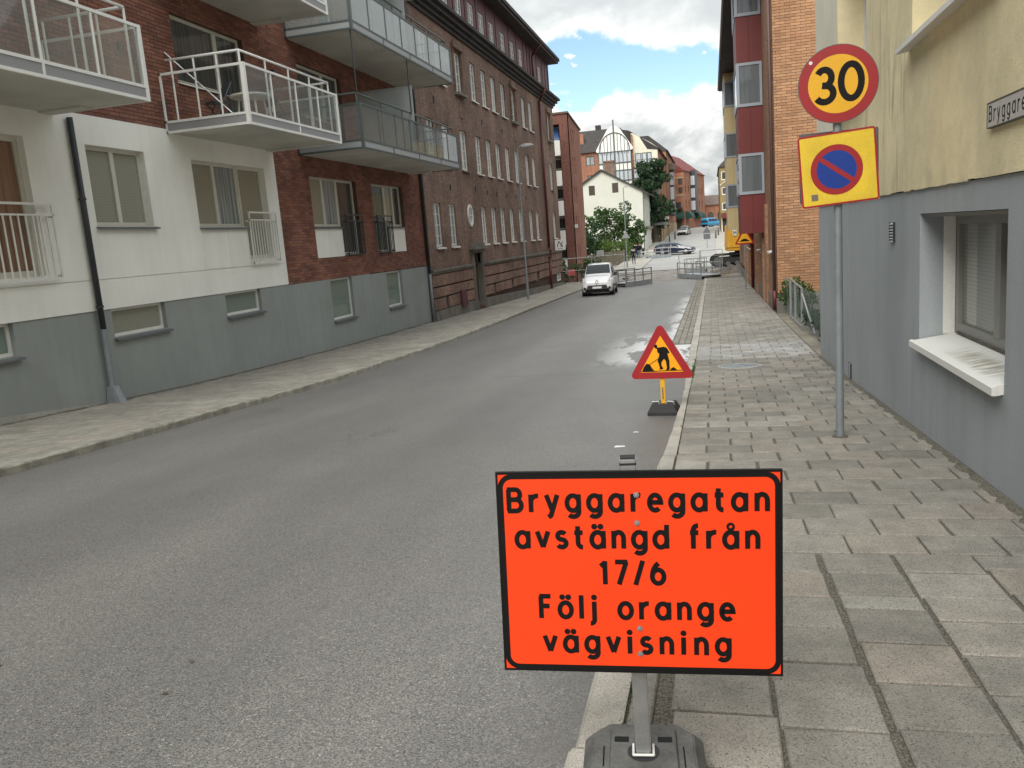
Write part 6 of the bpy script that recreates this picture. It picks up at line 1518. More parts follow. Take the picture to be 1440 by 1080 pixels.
def car(name, label, loc, rz, L, W, st, wheels, wr, paint, wind, side, rear, front='van', cat='car', plate=True):
    """st: stations (y, z_bottom, z_shoulder, z_top, half width, half width at top); front of the car is y=0, facing -Y"""
    t = thing(name, label, cat, loc, rz)
    def ring(s):
        y, zb, zs, zt, w_, wt = s
        zt = max(zt, zs + .02)
        pts = [(w_ * .90, zb), (w_ * .985, zb + .10), (w_, zb + (zs - zb) * .55), (w_ * .985, zs), (w_ * .95 * .4 + wt * .6 if zt - zs > .25 else wt, zs + (zt - zs) * .55), (wt, zs + (zt - zs) * .90), (wt * .86, zt), (wt * .45, zt + .012)]
        return [(x, y, z) for x, z in pts] + [(-x, y, z) for x, z in reversed(pts)]
    # interpolate stations for smooth bodywork
    S2 = []
    for i in range(len(st) - 1):
        p0, p1, p2, p3 = st[max(0, i - 1)], st[i], st[i + 1], st[min(len(st) - 1, i + 2)]
        for k in range(3):
            u = k / 3; S2.append(tuple(b + .5 * u * (c - a + u * (2 * a - 5 * b + 4 * c - d + u * (3 * (b - c) + d - a))) if abs(p2[0] - p1[0]) > .25 else b + (c - b) * u for a, b, c, d in zip(p0, p1, p2, p3)))
    S2.append(st[-1])
    mb = MB(); n = 16
    for s in S2: mb.v += ring(s)
    for j in range(len(S2) - 1):
        for i in range(n):
            if i == n - 1: continue
            a = j * n + i; mb.f.append((a, a + 1, a + n + 1, a + n)); mb.m.append(0)
    mb.f.append(tuple(range(n))); mb.f.append(tuple(range((len(S2) - 1) * n, len(S2) * n))[::-1]); mb.m += [0, 0]
    body = mb.build('body', paint, t, smooth=True)
    body.data.polygons.foreach_set('use_smooth', [len(p.vertices) < 5 for p in body.data.polygons])
    # underside
    mb = MB(); mb.box(-W * .42, W * .42, .25, L - .2, .18, .40); mb.build('underbody', MT['black_trim'], t)
    def at(y):
        for a, b in zip(S2[:-1], S2[1:]):
            if a[0] <= y <= b[0] + 1e-6:
                k = (y - a[0]) / max(1e-6, b[0] - a[0]); return [p + (q - p) * k for p, q in zip(a, b)]
        return S2[-1]
    def sidept(y, f, s, off):
        _, zb, zs, zt, w_, wt = at(y); xa, xb = w_ * .985, w_ * .38 + wt * .6; za = zs; zb_ = zs + (zt - zs) * .88
        return (s * (xa + (wt - xa) * f + off + .03 * math.sin(f * math.pi)), y, za + (zb_ - za) * f)
    for s in (-1, 1):
        for (ya, yb, fa, fb, sa, sb) in side:
            m = MB(); q = []
            nseg = 5
            for k in range(nseg):
                y1_, y2_ = ya + (yb - ya) * k / nseg, ya + (yb - ya) * (k + 1) / nseg
                tA, tB = y1_ + sa * (1 if k == 0 else 0), y2_ - sb * (1 if k == nseg - 1 else 0)
                lo1, lo2, hi1, hi2 = sidept(y1_, fa, s, .012), sidept(y2_, fa, s, .012), sidept(tA, fb, s, .012), sidept(tB, fb, s, .012)
                m.quad(lo1, lo2, hi2, hi1)
            m.build('side_window', MT['car_glass'], t)
    # windscreen and rear window as panels just outside the body surface
    def screen(ya, yb, nm, fl, fh, out_):
        m = MB(); k = 6
        for i in range(k):
            for j in range(6):
                def P(u, v):
                    y = ya + (yb - ya) * u; _, zb, zs, zt, w_, wt = at(y); hw = (wt * .98) * (1 - .0 * u)
                    x = hw * (v * 2 - 1); z = zt + .012 * (1 - abs(v * 2 - 1) ** 2) + .012
                    return (x * .95, y + out_ * .02, z + .012)
                m.quad(P(i / k, j / 6), P(i / k, (j + 1) / 6), P((i + 1) / k, (j + 1) / 6), P((i + 1) / k, j / 6))
        m.build(nm, MT['car_glass'], t, smooth=True)
    if wind: screen(wind[0], wind[1], 'windscreen', 0, 1, -1)
    if rear:
        m = MB(); y, z0_, z1_, w_ = rear; m.hexa([(-w_, y, z0_), (w_, y, z0_), (w_, y + .03, z0_), (-w_, y + .03, z0_), (-w_ * .9, y - rear_t, z1_), (w_ * .9, y - rear_t, z1_), (w_ * .9, y + .03 - rear_t, z1_), (-w_ * .9, y + .03 - rear_t, z1_)]); m.build('rear_window', MT['car_glass'], t)
    for y in wheels:
        for s in (-1, 1):
            x = s * (W / 2 - .11)
            a_ = MB(); a_.tube((s * (W / 2 - .26), y, wr), (s * (W / 2 + .004), y, wr + .015), wr + .055, n=22); a_.build('wheel_arch', MT['black_trim'], t)
            wt_ = MB(); wt_.tube((x - s * .1, y, wr), (x + s * .105, y, wr), wr, n=24); w0 = wt_.build('wheel', MT['tyre'], t)
            r_ = MB(); r_.tube((x + s * .10, y, wr), (x + s * .120, y, wr), wr * .64, wr * .55, n=18); r_.build('rim', MT['rim'], w0)
    return t, at
rear_t = .12
# white van parked facing the camera
vz = gs(49)
van, at = car('parked_van', 'white delivery van parked facing up the street at the left kerb', (-6.45, 47.25, gs(47.25) - .10), R(3), 4.25, 1.83,
    [(0, .42, .62, .74, .70, .58), (.05, .26, .70, .86, .80, .68), (.22, .22, .80, .99, .865, .74), (.55, .22, .90, 1.09, .90, .76), (.95, .22, .97, 1.17, .91, .77), (1.02, .22, .985, 1.21, .912, .77), (1.62, .22, 1.03, 1.70, .915, .69), (2.0, .22, 1.04, 1.81, .915, .68), (2.8, .22, 1.05, 1.84, .915, .68), (3.9, .22, 1.05, 1.81, .91, .68), (4.16, .24, 1.04, 1.76, .90, .67), (4.25, .40, 1.0, 1.60, .86, .64)],
    (.82, 3.5), .315, MT['paint_white'], (1.06, 1.66), [(1.30, 2.30, .08, .86, .42, 0), (2.36, 3.2, .08, .86, 0, 0)], None, cat='van')
van.rotation_euler = (math.atan((gs(51) - gs(47)) / 4.0), 0, R(3))
mb = MB(); mb.hexa([(-.62, -.035, .38), (.62, -.035, .38), (.62, .1, .38), (-.62, .1, .38), (-.54, -.005, .62), (.54, -.005, .62), (.54, .12, .62), (-.54, .12, .62)]); mb.build('lower_grille', MT['black_trim'], van)
mb = MB(); mb.hexa([(-.60, .015, .735), (.60, .015, .735), (.60, .1, .735), (-.60, .1, .735), (-.56, .05, .83), (.56, .05, .83), (.56, .14, .83), (-.56, .14, .83)]); mb.build('upper_grille', MT['black_trim'], van)
mb = MB(); mb.box(-.56, .56, .008, .03, .765, .775); mb.box(-.50, .50, .018, .05, .80, .81); mb.build('chrome_strip', MT['chrome'], van)
mb = MB(); q = lambda u, z: (u, -.0 - 0, z)
stroke(mb, [(0, .66), (.09, .79), (0, .92), (-.09, .79), (0, .66)], .04, lambda u, z, d: (u, .0 + .09 * max(0, z - .7) - d, z), -.03, .02); mb.build('diamond_emblem', MT['chrome'], van)
for s in (-1, 1):
    mb = MB(); mb.hexa([(s * .56, .06, .74), (s * .80, .16, .78), (s * .80, .24, .78), (s * .56, .16, .74), (s * .52, .12, .88), (s * .83, .33, 1.02), (s * .80, .40, 1.02), (s * .52, .22, .88)]); mb.build('headlight', MT['lamp_glass'], van)
    mb = MB(); mb.tube((s * .70, .0, .44), (s * .70, .07, .44), .085, n=14); mb.build('fog_lamp', MT['black_trim'], van)
    mb = MB(); mb.hexa([(s * .88, 1.30, 1.06), (s * 1.10, 1.28, 1.08), (s * 1.10, 1.38, 1.08), (s * .88, 1.40, 1.06), (s * .90, 1.32, 1.28), (s * 1.10, 1.31, 1.27), (s * 1.10, 1.39, 1.27), (s * .90, 1.41, 1.28)]); mb.build('wing_mirror', MT['black_trim'], van)
    mb = MB(); mb.box(s * .905, s * .935, .95, 3.2, .52, .58); mb.build('rub_strip', MT['black_trim'], van)
mb = MB(); mb.box(-.26, .26, -.055, -.03, .43, .545); mb.build('number_plate', MT['sign_white'], van)
mb = MB(); mb.box(-.005, .005, -.06, -.056, .44, .53); 
mb = MB(); mb.tube((0, 1.7, 1.80), (0, 1.95, 2.02), .008, n=5); mb.build('aerial', MT['black_trim'], van)
mb = MB(); mb.tube((-.35, 1.06, 1.245), (.30, 1.10, 1.265), .012, n=5); mb.build('wiper', MT['black_trim'], van)
# dark blue estate car turning across the far junction
rear_t = .35
wag, _ = car('estate_car', 'dark navy estate car turning across the far end of the street', (-2.0, 100.6, gs(101) - .06), R(80), 4.62, 1.80,
    [(0, .40, .52, .60, .72, .62), (.06, .24, .60, .70, .82, .72), (.4, .20, .74, .84, .87, .76), (1.25, .20, .86, .99, .90, .78), (1.35, .20, .87, 1.03, .90, .78), (2.05, .20, .92, 1.38, .90, .62), (2.5, .20, .93, 1.44, .90, .61), (3.6, .20, .95, 1.43, .90, .60), (4.2, .22, .96, 1.36, .88, .60), (4.55, .30, .95, 1.05, .85, .66), (4.62, .42, .85, .92, .80, .64)],
    (.85, 3.6), .33, MT['paint_navy'], (1.40, 2.0), [(1.75, 2.55, .10, .86, .42, 0), (2.62, 3.4, .10, .86, 0, 0), (3.46, 4.15, .10, .84, 0, .25)], None)
for s in (-1, 1):
    mb = MB(); mb.hexa([(s * .50, .06, .56), (s * .80, .18, .58), (s * .80, .24, .58), (s * .50, .16, .56), (s * .50, .12, .68), (s * .83, .34, .72), (s * .80, .40, .72), (s * .50, .22, .68)]); mb.build('headlight', MT['lamp_glass'], wag)
    mb = MB(); mb.box(s * .55, s * .84, 4.56, 4.64, .72, .86); mb.build('tail_light', MT['red_lens'], wag)
    mb = MB(); mb.box(s * .90, s * 1.05, 1.75, 1.85, .95, 1.08); mb.build('wing_mirror', MT['paint_navy'], wag)
mb = MB(); mb.box(-.40, .40, -.01, .05, .50, .62); mb.build('grille', MT['black_trim'], wag)
# pale hatchback coming down the far hill
hat, _ = car('hatchback_car', 'pale hatchback with dark bonnet coming down the far hill', (-4.65, 138.6, gs(138.6) - .08), R(-8), 4.0, 1.72,
    [(0, .40, .55, .64, .70, .60), (.06, .24, .62, .74, .78, .68), (.4, .20, .76, .90, .84, .74), (1.0, .20, .88, 1.03, .86, .75), (1.1, .20, .89, 1.07, .86, .75), (1.8, .20, .93, 1.42, .86, .60), (2.3, .20, .94, 1.48, .86, .59), (3.3, .20, .95, 1.42, .85, .58), (3.85, .28, .93, 1.1, .82, .6), (4.0, .42, .85, .92, .78, .62)],
    (.78, 3.25), .31, MT['paint_silver'], (1.12, 1.8), [(1.5, 2.3, .10, .86, .42, 0), (2.36, 3.2, .10, .86, 0, .2)], None)
for s in (-1, 1):
    mb = MB(); mb.hexa([(s * .46, .05, .60), (s * .76, .18, .62), (s * .76, .24, .62), (s * .46, .16, .60), (s * .46, .12, .76), (s * .80, .34, .82), (s * .78, .40, .82), (s * .46, .22, .76)]); mb.build('headlight', MT['lamp_glass'], hat)
    mb = MB(); mb.box(s * .86, s * 1.0, 1.45, 1.55, .95, 1.08); mb.build('wing_mirror', MT['black_trim'], hat)
mb = MB(); mb.box(-.6, .6, -.02, .05, .36, .52); mb.build('grille', MT['black_trim'], hat)
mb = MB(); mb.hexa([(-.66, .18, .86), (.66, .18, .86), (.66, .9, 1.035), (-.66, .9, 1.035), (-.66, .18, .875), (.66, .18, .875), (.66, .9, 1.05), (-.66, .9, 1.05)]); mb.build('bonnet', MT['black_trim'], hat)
# bright blue van at the top of the hill, seen from behind
rear_t = .10
bv, _ = car('blue_van', 'bright blue van seen from behind at the top of the hill', (1.4, 187.5, gs(185) - .08), R(145), 4.9, 1.9,
    [(0, .40, .60, .74, .74, .62), (.06, .26, .70, .84, .84, .70), (.5, .24, .92, 1.08, .92, .78), (.95, .24, 1.0, 1.18, .95, .80), (1.0, .24, 1.0, 1.2, .95, .80), (1.6, .24, 1.06, 1.74, .95, .74), (2.0, .24, 1.08, 1.86, .95, .74), (4.3, .24, 1.08, 1.88, .95, .74), (4.8, .26, 1.06, 1.82, .94, .73), (4.9, .40, 1.0, 1.66, .90, .72)],
    (.9, 3.9), .33, MT['paint_blue'], (1.02, 1.6), [(1.3, 2.2, .10, .85, .4, 0), (2.3, 3.3, .10, .85, 0, 0), (3.4, 4.5, .10, .85, 0, .1)], (4.93, 1.05, 1.62, .74), cat='van')
for s in (-1, 1):
    mb = MB(); mb.box(s * .74, s * .92, 4.84, 4.94, .85, 1.35); mb.build('tail_light', MT['red_lens'], bv)
mb = MB(); mb.box(-.8, .8, 4.86, 4.98, .40, .58); mb.build('rear_bumper', MT['black_trim'], bv)

# ------------------------------------------------------------------ excavator behind the tan building
ex = thing('excavator', 'yellow tracked excavator half hidden behind the tan brick building', 'excavator', (2.75, 76.2, gs(76) - .12), R(4)); ex.scale = (1.18, 1.18, 1.18)
def track(y):
    t_ = MB(); pts = arc(-2.0, .46, .46, .46, 90, 270, 10) + arc(2.0, .46, .46, .46, -90, 90, 10)
    n = len(pts)
    for i in range(n):
        (x0, z0), (x1, z1) = pts[i], pts[(i + 1) % n]
        cx, cz = (0 if False else 0), .46
        t_.hexa([(x0, y - .28, z0), (x0, y + .28, z0), (x1, y + .28, z1), (x1, y - .28, z1), (x0 * .975, y - .28, .46 + (z0 - .46) * .84), (x0 * .975, y + .28, .46 + (z0 - .46) * .84), (x1 * .975, y + .28, .46 + (z1 - .46) * .84), (x1 * .975, y - .28, .46 + (z1 - .46) * .84)])
    tr_ = t_.build('track', MT['tyre'], ex)
    for k in range(26):
        b = MB(); x = -2.0 + 4.0 * k / 25; b.box(x - .05, x + .05, y - .30, y + .30, .915, .95); b.build('track_shoe', MT['black_trim'], tr_)
    for x in (-2.0, 2.0): b = MB(); b.tube((x, y - .27, .46), (x, y + .27, .46), .36, n=16); b.build('sprocket', MT['rubber'], tr_)
    for k in range(5): b = MB(); x = -1.3 + .65 * k; b.tube((x, y - .27, .26), (x, y + .27, .26), .17, n=12); b.build('roller', MT['rubber'], tr_)
    b = MB(); b.box(-1.9, 1.9, y - .2, y + .24, .30, .70); b.build('track_frame', MT['rubber_dark'], tr_)
track(-1.0); track(1.0)
mb = MB(); mb.box(-1.0, 1.0, -1.0, 1.0, .5, 1.0); mb.tube((0, 0, 1.0), (0, 0, 1.15), .7, n=20); mb.build('undercarriage', MT['rubber_dark'], ex)
mb = MB(); mb.box(-1.3, 2.4, -1.3, 1.3, 1.15, 1.35); mb.box(-.2, 2.2, -1.25, 1.25, 1.35, 2.4); mb.build('upper_body', MT['machine_yellow'], ex, bevel=.04)
mb = MB(); mb.hexa([(-1.32, -1.32, 1.36), (-.22, -1.32, 1.36), (-.22, 1.32, 1.36), (-1.32, 1.32, 1.36), (-1.25, -1.28, 3.05), (-.30, -1.28, 3.05), (-.30, 1.28, 3.05), (-1.25, 1.28, 3.05)]); mb.build('engine_cover', MT['machine_yellow'], ex, bevel=.05)
mb = MB(); mb.box(-.92, -.62, -1.36, -1.31, 2.25, 2.65); mb.build('badge', MT['sign_white'], ex)
mb = MB(); stroke(mb, [(-.86, 2.32), (-.86, 2.58), (-.77, 2.42), (-.68, 2.58), (-.68, 2.32)], .05, lambda u, z, d: (u, -1.362 - d, z), 0, .004); mb.build('badge_mark', MT['black'], ex)
mb = MB(); mb.path([(-.1, -1.28, 2.4), (-.1, -1.28, 3.0), (1.0, -1.28, 3.0), (1.0, -1.28, 2.4)], .03, n=6); mb.build('handrail', MT['dark_metal'], ex)
mb = MB(); mb.box(1.2, 2.4, .2, 1.25, 2.4, 3.2); mb.build('cab', MT['car_glass'], ex)
mb = MB(); mb.hexa([(2.2, -.2, 1.6), (2.8, -.2, 1.6), (2.8, .1, 1.6), (2.2, .1, 1.6), (4.4, -.2, 4.2), (5.0, -.2, 4.0), (5.0, .1, 4.0), (4.4, .1, 4.2)]); mb.build('boom', MT['machine_yellow'], ex)
# rubble heap and planks
hp = MB(); n = 18
for i in range(n):
    for j in range(8):
        def P(a, b): x = -.2 + 4.2 * a / n; y = 65.5 + 6.0 * b / 8; return (x, y, gs(y) - .12 + .5 * max(0, math.sin(math.pi * a / n)) * max(0, math.sin(math.pi * b / 8)) * (.7 + .6 * math.sin(a * 2.1 + b * 3.7) ** 2))
        hp.quad(P(i, j), P(i + 1, j), P(i + 1, j + 1), P(i, j + 1))
tag(hp.build('rubble_heap', MT['rubble'], smooth=False), kind='stuff')
pk = thing('timber_pile', 'loose timber planks lying by the dug up pavement', 'planks', (.55, 62.5, gs(62.5) - .05), R(20))
for k, (x, y, r_) in enumerate(((0, 0, 5), (.2, .3, -12), (.3, .8, 14), (-.2, 1.0, -4))):
    a = R(r_); b = MB(); c, s = math.cos(a), math.sin(a); pts = [(-.6, -.07), (.6, -.07), (.6, .07), (-.6, .07)]; z = .03 + .05 * k; b.hexa([(x + u * c - v * s, y + u * s + v * c, z) for u, v in pts] + [(x + u * c - v * s, y + u * s + v * c, z + .045) for u, v in pts]); b.build('plank', MT['wood_grey'] if k % 2 else MT['sandstone'], pk)

# ------------------------------------------------------------------ temporary steel foot bridges with railings
def ramp(name, label, p0, p1, width, h=1.1, posts=4, side_plate=.32, group='grey steel barriers round the road works'):
    (x0, y0), (x1, y1) = p0, p1; L_ = math.hypot(x1 - x0, y1 - y0); rz = math.atan2(y1 - y0, x1 - x0)
    zz = gs((y0 + y1) / 2); t = thing(name, label, 'footbridge', ((x0 + x1) / 2, (y0 + y1) / 2, zz - .08), rz, group)
    mb = MB(); mb.box(-L_ / 2, L_ / 2, -width / 2, width / 2, .20, .26); mb.build('deck', MT['galv'], t)
    for s in (-1, 1):
        y = s * width / 2
        p = MB(); p.hexa([(-L_ / 2, y - .02, .0), (L_ / 2, y - .02, .0), (L_ / 2, y + .02, .0), (-L_ / 2, y + .02, .0), (-L_ / 2, y - .02, side_plate), (L_ / 2, y - .02, side_plate), (L_ / 2, y + .02, side_plate), (-L_ / 2, y + .02, side_plate)]); p.build('side_plate', MT['galv_pole'], t)
        for k in range(posts):
            x = -L_ / 2 + .05 + (L_ - .1) * k / (posts - 1); q = MB(); q.box(x - .03, x + .03, y - .03, y + .03, .2, h); q.build('post', MT['galv'], t)
        for z in (h, .70): q = MB(); q.box(-L_ / 2, L_ / 2, y - .028, y + .028, z - .03, z + .03); q.build('rail', MT['galv'], t)
    return t
ramp('foot_bridge', 'grey steel foot bridge with railings behind the white van', (-6.3, 56.4), (-4.7, 58.6), 1.5)
ramp('foot_bridge', 'low grey foot bridge at the far side of the torn up road, left', (-7.3, 97), (-4.7, 97.6), 1.2, posts=4)
ramp('foot_bridge', 'grey foot bridge at the right kerb, near the road works heap', (-1.9, 64.0), (-.1, 60.2), 1.5, posts=4)
ramp('foot_bridge', 'grey foot bridge parallel to the street, beyond the right one', (-2.2, 70.5), (-.5, 70.3), 1.3, posts=4)
for i, (x, y, lb) in enumerate(((-.1, 64.2, 'tall galvanised fence panel between foot bridge and excavator'), (-1.7, 66.6, 'tall galvanised fence panel across the torn up road'))):
    t = thing('mesh_barrier', lb, 'barrier', (x, y, gs(y) - .1), R(12 - 20 * i), 'galvanised barrier panels at the road works')
    q = MB(); q.path([(-.85, 0, 0), (-.85, 0, 1.9), (.85, 0, 1.9), (.85, 0, 0)], .025, n=8); q.build('frame', MT['galv'], t)
    for z in (.5, 1.0, 1.45): q = MB(); q.tube((-.85, 0, z), (.85, 0, z), .016, n=6); q.build('rail', MT['galv'], t)
    q = MB(); q.box(-.9, -.7, -.25, .25, 0, .1); q.box(.7, .9, -.25, .25, 0, .1); q.build('foot', MT['rubber'], t)
# site fence beside the end of the dark building
for i, (x, y) in enumerate(((-10.3, 64.6), (-7.9, 66.2))):
    t = thing('site_fence', ('mesh site fence panel touching the corner of the dark brick building', 'mesh site fence panel behind the white van')[i], 'fence', (x, y, gs(y) - .1), R(20), 'mesh fences round the dug up yard')
    q = MB(); q.path([(-1.2, 0, .1), (-1.2, 0, 2.0), (1.2, 0, 2.0), (1.2, 0, .1), (-1.2, 0, .1)], .022, n=6); q.build('frame', MT['galv'], t)
    q = MB(); q.tube((-1.2, 0, 1.05), (1.2, 0, 1.05), .014, n=5)
    for k in range(24): xx = -1.2 + 2.4 * k / 23; q.tube((xx, 0, .1), (xx, 0, 2.0), .004, n=3, caps=False)
    q.build('mesh', MT['galv'], t)
    q = MB(); q.box(-1.4, -1.0, -.25, .25, 0, .12); q.box(1.0, 1.4, -.25, .25, 0, .12); q.build('foot', MT['rubber'], t)
pb = thing('barrier_board', 'low faded red barrier board behind the site fence', 'barrier', (-11.0, 66.0, gs(66) - .1), R(8))
mb = MB(); mb.box(-.3, .3, -.03, .03, .6, 1.1); mb.build('board', MT['red_board'], pb)
for s in (-.22, .22): q = MB(); q.box(s - .04, s + .04, -.03, .03, 0, .55); q.build('leg', MT['wood_grey'], pb)
tp = thing('timber_bench', 'grey timber frame lying behind the white van', 'timber', (-9.2, 65.4, gs(65) - .1), R(5))
for z in (.1, .35): q = MB(); q.box(-1.1, 1.1, -.25, .25, z, z + .12); q.build('beam', MT['wood_grey'], tp)
for s in (-.9, .9): q = MB(); q.box(s - .1, s + .1, -.2, .2, .0, .1); q.build('block', MT['wood_grey'], tp)

# garden fence, gate and hedge before the white house
gf = thing('garden_fence', 'weathered timber garden fence in front of the bushes', 'fence', (-11.5, 90, -1.4))
def picket(x0, y0, x1, y1, h, dz=0, n=22):
    for k in range(n):
        x, y = x0 + (x1 - x0) * k / (n - 1), y0 + (y1 - y0) * k / (n - 1); q = MB(); q.box(x - .055, x + .055, y - .015, y + .015, gs(y) - .3, gs(y) - .1 + h); q.build('slat', MT['wood_grey'], gf)
picket(-11.6, 92, -9.6, 93, 1.35, n=14); picket(-14.5, 90.5, -11.7, 92, 1.0, n=16)
for z in (.55, 1.1): q = MB(); q.hexa([(-14.6, 90.4, gs(90) - .1 + z), (-11.7, 91.93, gs(92) - .1 + z), (-11.7, 91.97, gs(92) - .1 + z), (-14.6, 90.44, gs(90) - .1 + z), (-14.6, 90.4, gs(90) + z), (-11.7, 91.93, gs(92) + z), (-11.7, 91.97, gs(92) + z), (-14.6, 90.44, gs(90) + z)]); q.build('rail', MT['wood_grey'], gf)
for (x, y) in ((-14.6, 90.4), (-11.65, 92), (-9.5, 93.1)): q = MB(); q.box(x - .08, x + .08, y - .08, y + .08, gs(y) - .3, gs(y) + 1.3); q.build('post', MT['wood_grey'], gf)
adopt(gf)
mbx = thing('mail_box', 'small grey box on a gate post by the garden fence', 'box', (-11.0, 84.5, gs(84.5) - .2))
mb = MB(); mb.box(-.08, .08, -.08, .08, 0, 1.5); mb.build('post', MT['wood_grey'], mbx); mb = MB(); mb.box(-.35, .35, -.2, .2, 1.5, 2.0); mb.build('box', MT['grey_metal'], mbx)

# ------------------------------------------------------------------ plants
def leaves(mb, c, rad, n, size, rng, squash=1.0):
    for _ in range(n):
        while True:
            p = Vector((rng.uniform(-1, 1), rng.uniform(-1, 1), rng.uniform(-1, 1)))
            if .25 < p.length < 1: break
        p = Vector((p.x * rad[0], p.y * rad[1], p.z * rad[2])); q = Vector(c) + p
        a = Vector((rng.gauss(0, 1), rng.gauss(0, 1), rng.gauss(0, .6) + .5)).normalized(); u = a.orthogonal().normalized(); v = a.cross(u); th = rng.uniform(0, 6.28); u2 = u * math.cos(th) + v * math.sin(th); v2 = a.cross(u2); s = size * rng.uniform(.6, 1.3)
        mb.quad(q - u2 * s, q + v2 * s * .55, q + u2 * s, q - v2 * s * .55)
def bush(name, label, cat, loc, clumps, size, mat, group=None, trunk=None, dens=1.0, seed=1):
    rng = random.Random(seed); t = thing(name, label, cat, loc, 0, group)
    mb = MB()
    for (x, y, z, rx, ry, rz_) in clumps:
        leaves(mb, (x, y, z), (rx, ry, rz_), int(dens * 26 * (rx * ry + ry * rz_ + rx * rz_) / (size / .2) ** 1.6 / .6), size, rng)
    mb.build('foliage', mat, t)
    if trunk:
        q = MB()
        for a, b, r0, r1 in trunk: q.tube(a, b, r0, r1, n=8)
        q.build('trunk', MT['bark'], t)
    return t
rng = random.Random(5)
tr_cl = []
for k in range(64):
    h = rng.uniform(3.0, 12.3); r = 3.6 * (1 - ((h - 6) / 7.6) ** 2) ** .5 if abs(h - 6) < 7.5 else .6
    a = rng.uniform(0, 6.28); rr = r * math.sqrt(rng.random()); tr_cl.append((rr * math.cos(a), rr * math.sin(a), h, rng.uniform(.7, 1.25), rng.uniform(.7, 1.25), rng.uniform(.5, .9)))
bush('broadleaf_tree', 'tall dark green tree between the white house and the orange brick block', 'tree', (-8.3, 125.2, -.1), tr_cl, .26, MT['leaf_dark'], trunk=[((0, 0, -.3), (.1, 0, 5), .28, .18), ((.1, 0, 5), (.3, .2, 9.5), .18, .07), ((.1, 0, 4), (-1.6, .3, 7.5), .1, .04), ((.1, 0, 4.5), (1.7, -.3, 8), .1, .04), ((0, 0, 3.4), (1.9, .6, 5.6), .09, .03)], dens=1.5, seed=3).scale = (.92, .92, .95)
def blob(n, sx, sy, h, seed, rlo=.5, rhi=.95, base=.5):
    r_ = random.Random(seed); return [(r_.uniform(-sx, sx), r_.uniform(-sy, sy), base + (h - base) * r_.random() ** .8, r_.uniform(rlo, rhi), r_.uniform(rlo, rhi), r_.uniform(rlo, rhi) * .85) for _ in range(n)]
G_ = 'bushes in front of the white gabled house'
bush('garden_bush', 'large leafy bush at the left, touching the balcony tower', 'bush', (-14.6, 93.5, gs(93) - .3), blob(26, 2.0, 1.3, 5.0, 11), .17, MT['leaf_dark'], G_, dens=1.2, seed=4)
bush('garden_bush', 'light green bush with pale top in the middle of the garden', 'bush', (-13.0, 96.0, gs(96) - .3), blob(24, 1.5, 1.3, 5.4, 12), .17, MT['leaf'], G_, dens=1.2, seed=5)
bush('garden_bush', 'tallest dark green bush behind the far street lamp', 'bush', (-10.9, 98.5, gs(98) - .3), blob(34, 1.8, 1.4, 6.4, 13), .17, MT['leaf'], G_, dens=1.2, seed=6)
bush('garden_bush', 'rounded green bush nearest the far pavement', 'bush', (-9.3, 100.5, gs(100) - .3), blob(26, 1.2, 1.2, 5.0, 14), .17, MT['leaf'], G_, dens=1.2, seed=7)
bush('dark_shrub', 'dark red brown shrub below the bushes beside the tower', 'shrub', (-15.0, 90.6, gs(90) - .3), blob(14, 1.4, .7, 2.8, 15, .4, .7), .15, MT['leaf_plum'], dens=1.3, seed=8)
hd = bush('clipped_hedge', 'round clipped lime green hedge behind the timber fence', 'hedge', (-10.9, 94.4, gs(94) - .3), [(-1.0 + .42 * k, 0, 2.0 + .2 * math.sin(k * 1.1), .8, .7, .7) for k in range(7)] + [(-1.0 + .42 * k, 0, .9, .75, .7, .7) for k in range(7)], .10, MT['leaf_lime'], dens=1.0, seed=9)
bush('planter_shrub', 'low green shrub behind the site fence beside the dark brick corner', 'shrub', (-10.6, 67.8, gs(67) - .1), blob(18, 1.7, .7, 1.7, 16, .35, .6), .12, MT['leaf'], dens=1.3, seed=10)
bush('ivy', 'ivy and weeds growing in the yard corner behind the wire fence', 'plant', (2.55, 27.2, gs(27) - .06), blob(16, .35, .8, 1.0, 17, .16, .3, .15), .06, MT['leaf'], dens=1.6, seed=11)
bush('weeds', 'low weeds in the yard strip beside the grey wall', 'plant', (2.75, 20.5, gs(20.5) - .06), blob(26, .5, 3.0, .45, 18, .15, .3, .05), .06, MT['leaf_dark'], dens=1.4, seed=12)
# moss and weeds in the kerb joint
ms = MB(); r_ = random.Random(9)
for _ in range(420):
    y = r_.choice((r_.uniform(2.75, 3.4), r_.uniform(14, 17), r_.uniform(3.4, 14) if r_.random() < .12 else r_.uniform(14.2, 15.8))); x = -.405 + r_.gauss(0, .012); h = r_.uniform(.004, .014) if y < 5 else r_.uniform(.01, .05); a = r_.uniform(0, 6.28); w_ = r_.uniform(.003, .007) if y < 5 else r_.uniform(.006, .015)
    z = gs(y) - .006; ms.add([(x - w_ * math.cos(a), y - w_ * math.sin(a), z), (x + w_ * math.cos(a), y + w_ * math.sin(a), z), (x + r_.gauss(0, .006), y + r_.gauss(0, .006), z + h)], [(0, 1, 2)])
tag(ms.build('kerb_moss', MT['leaf']), kind='stuff')
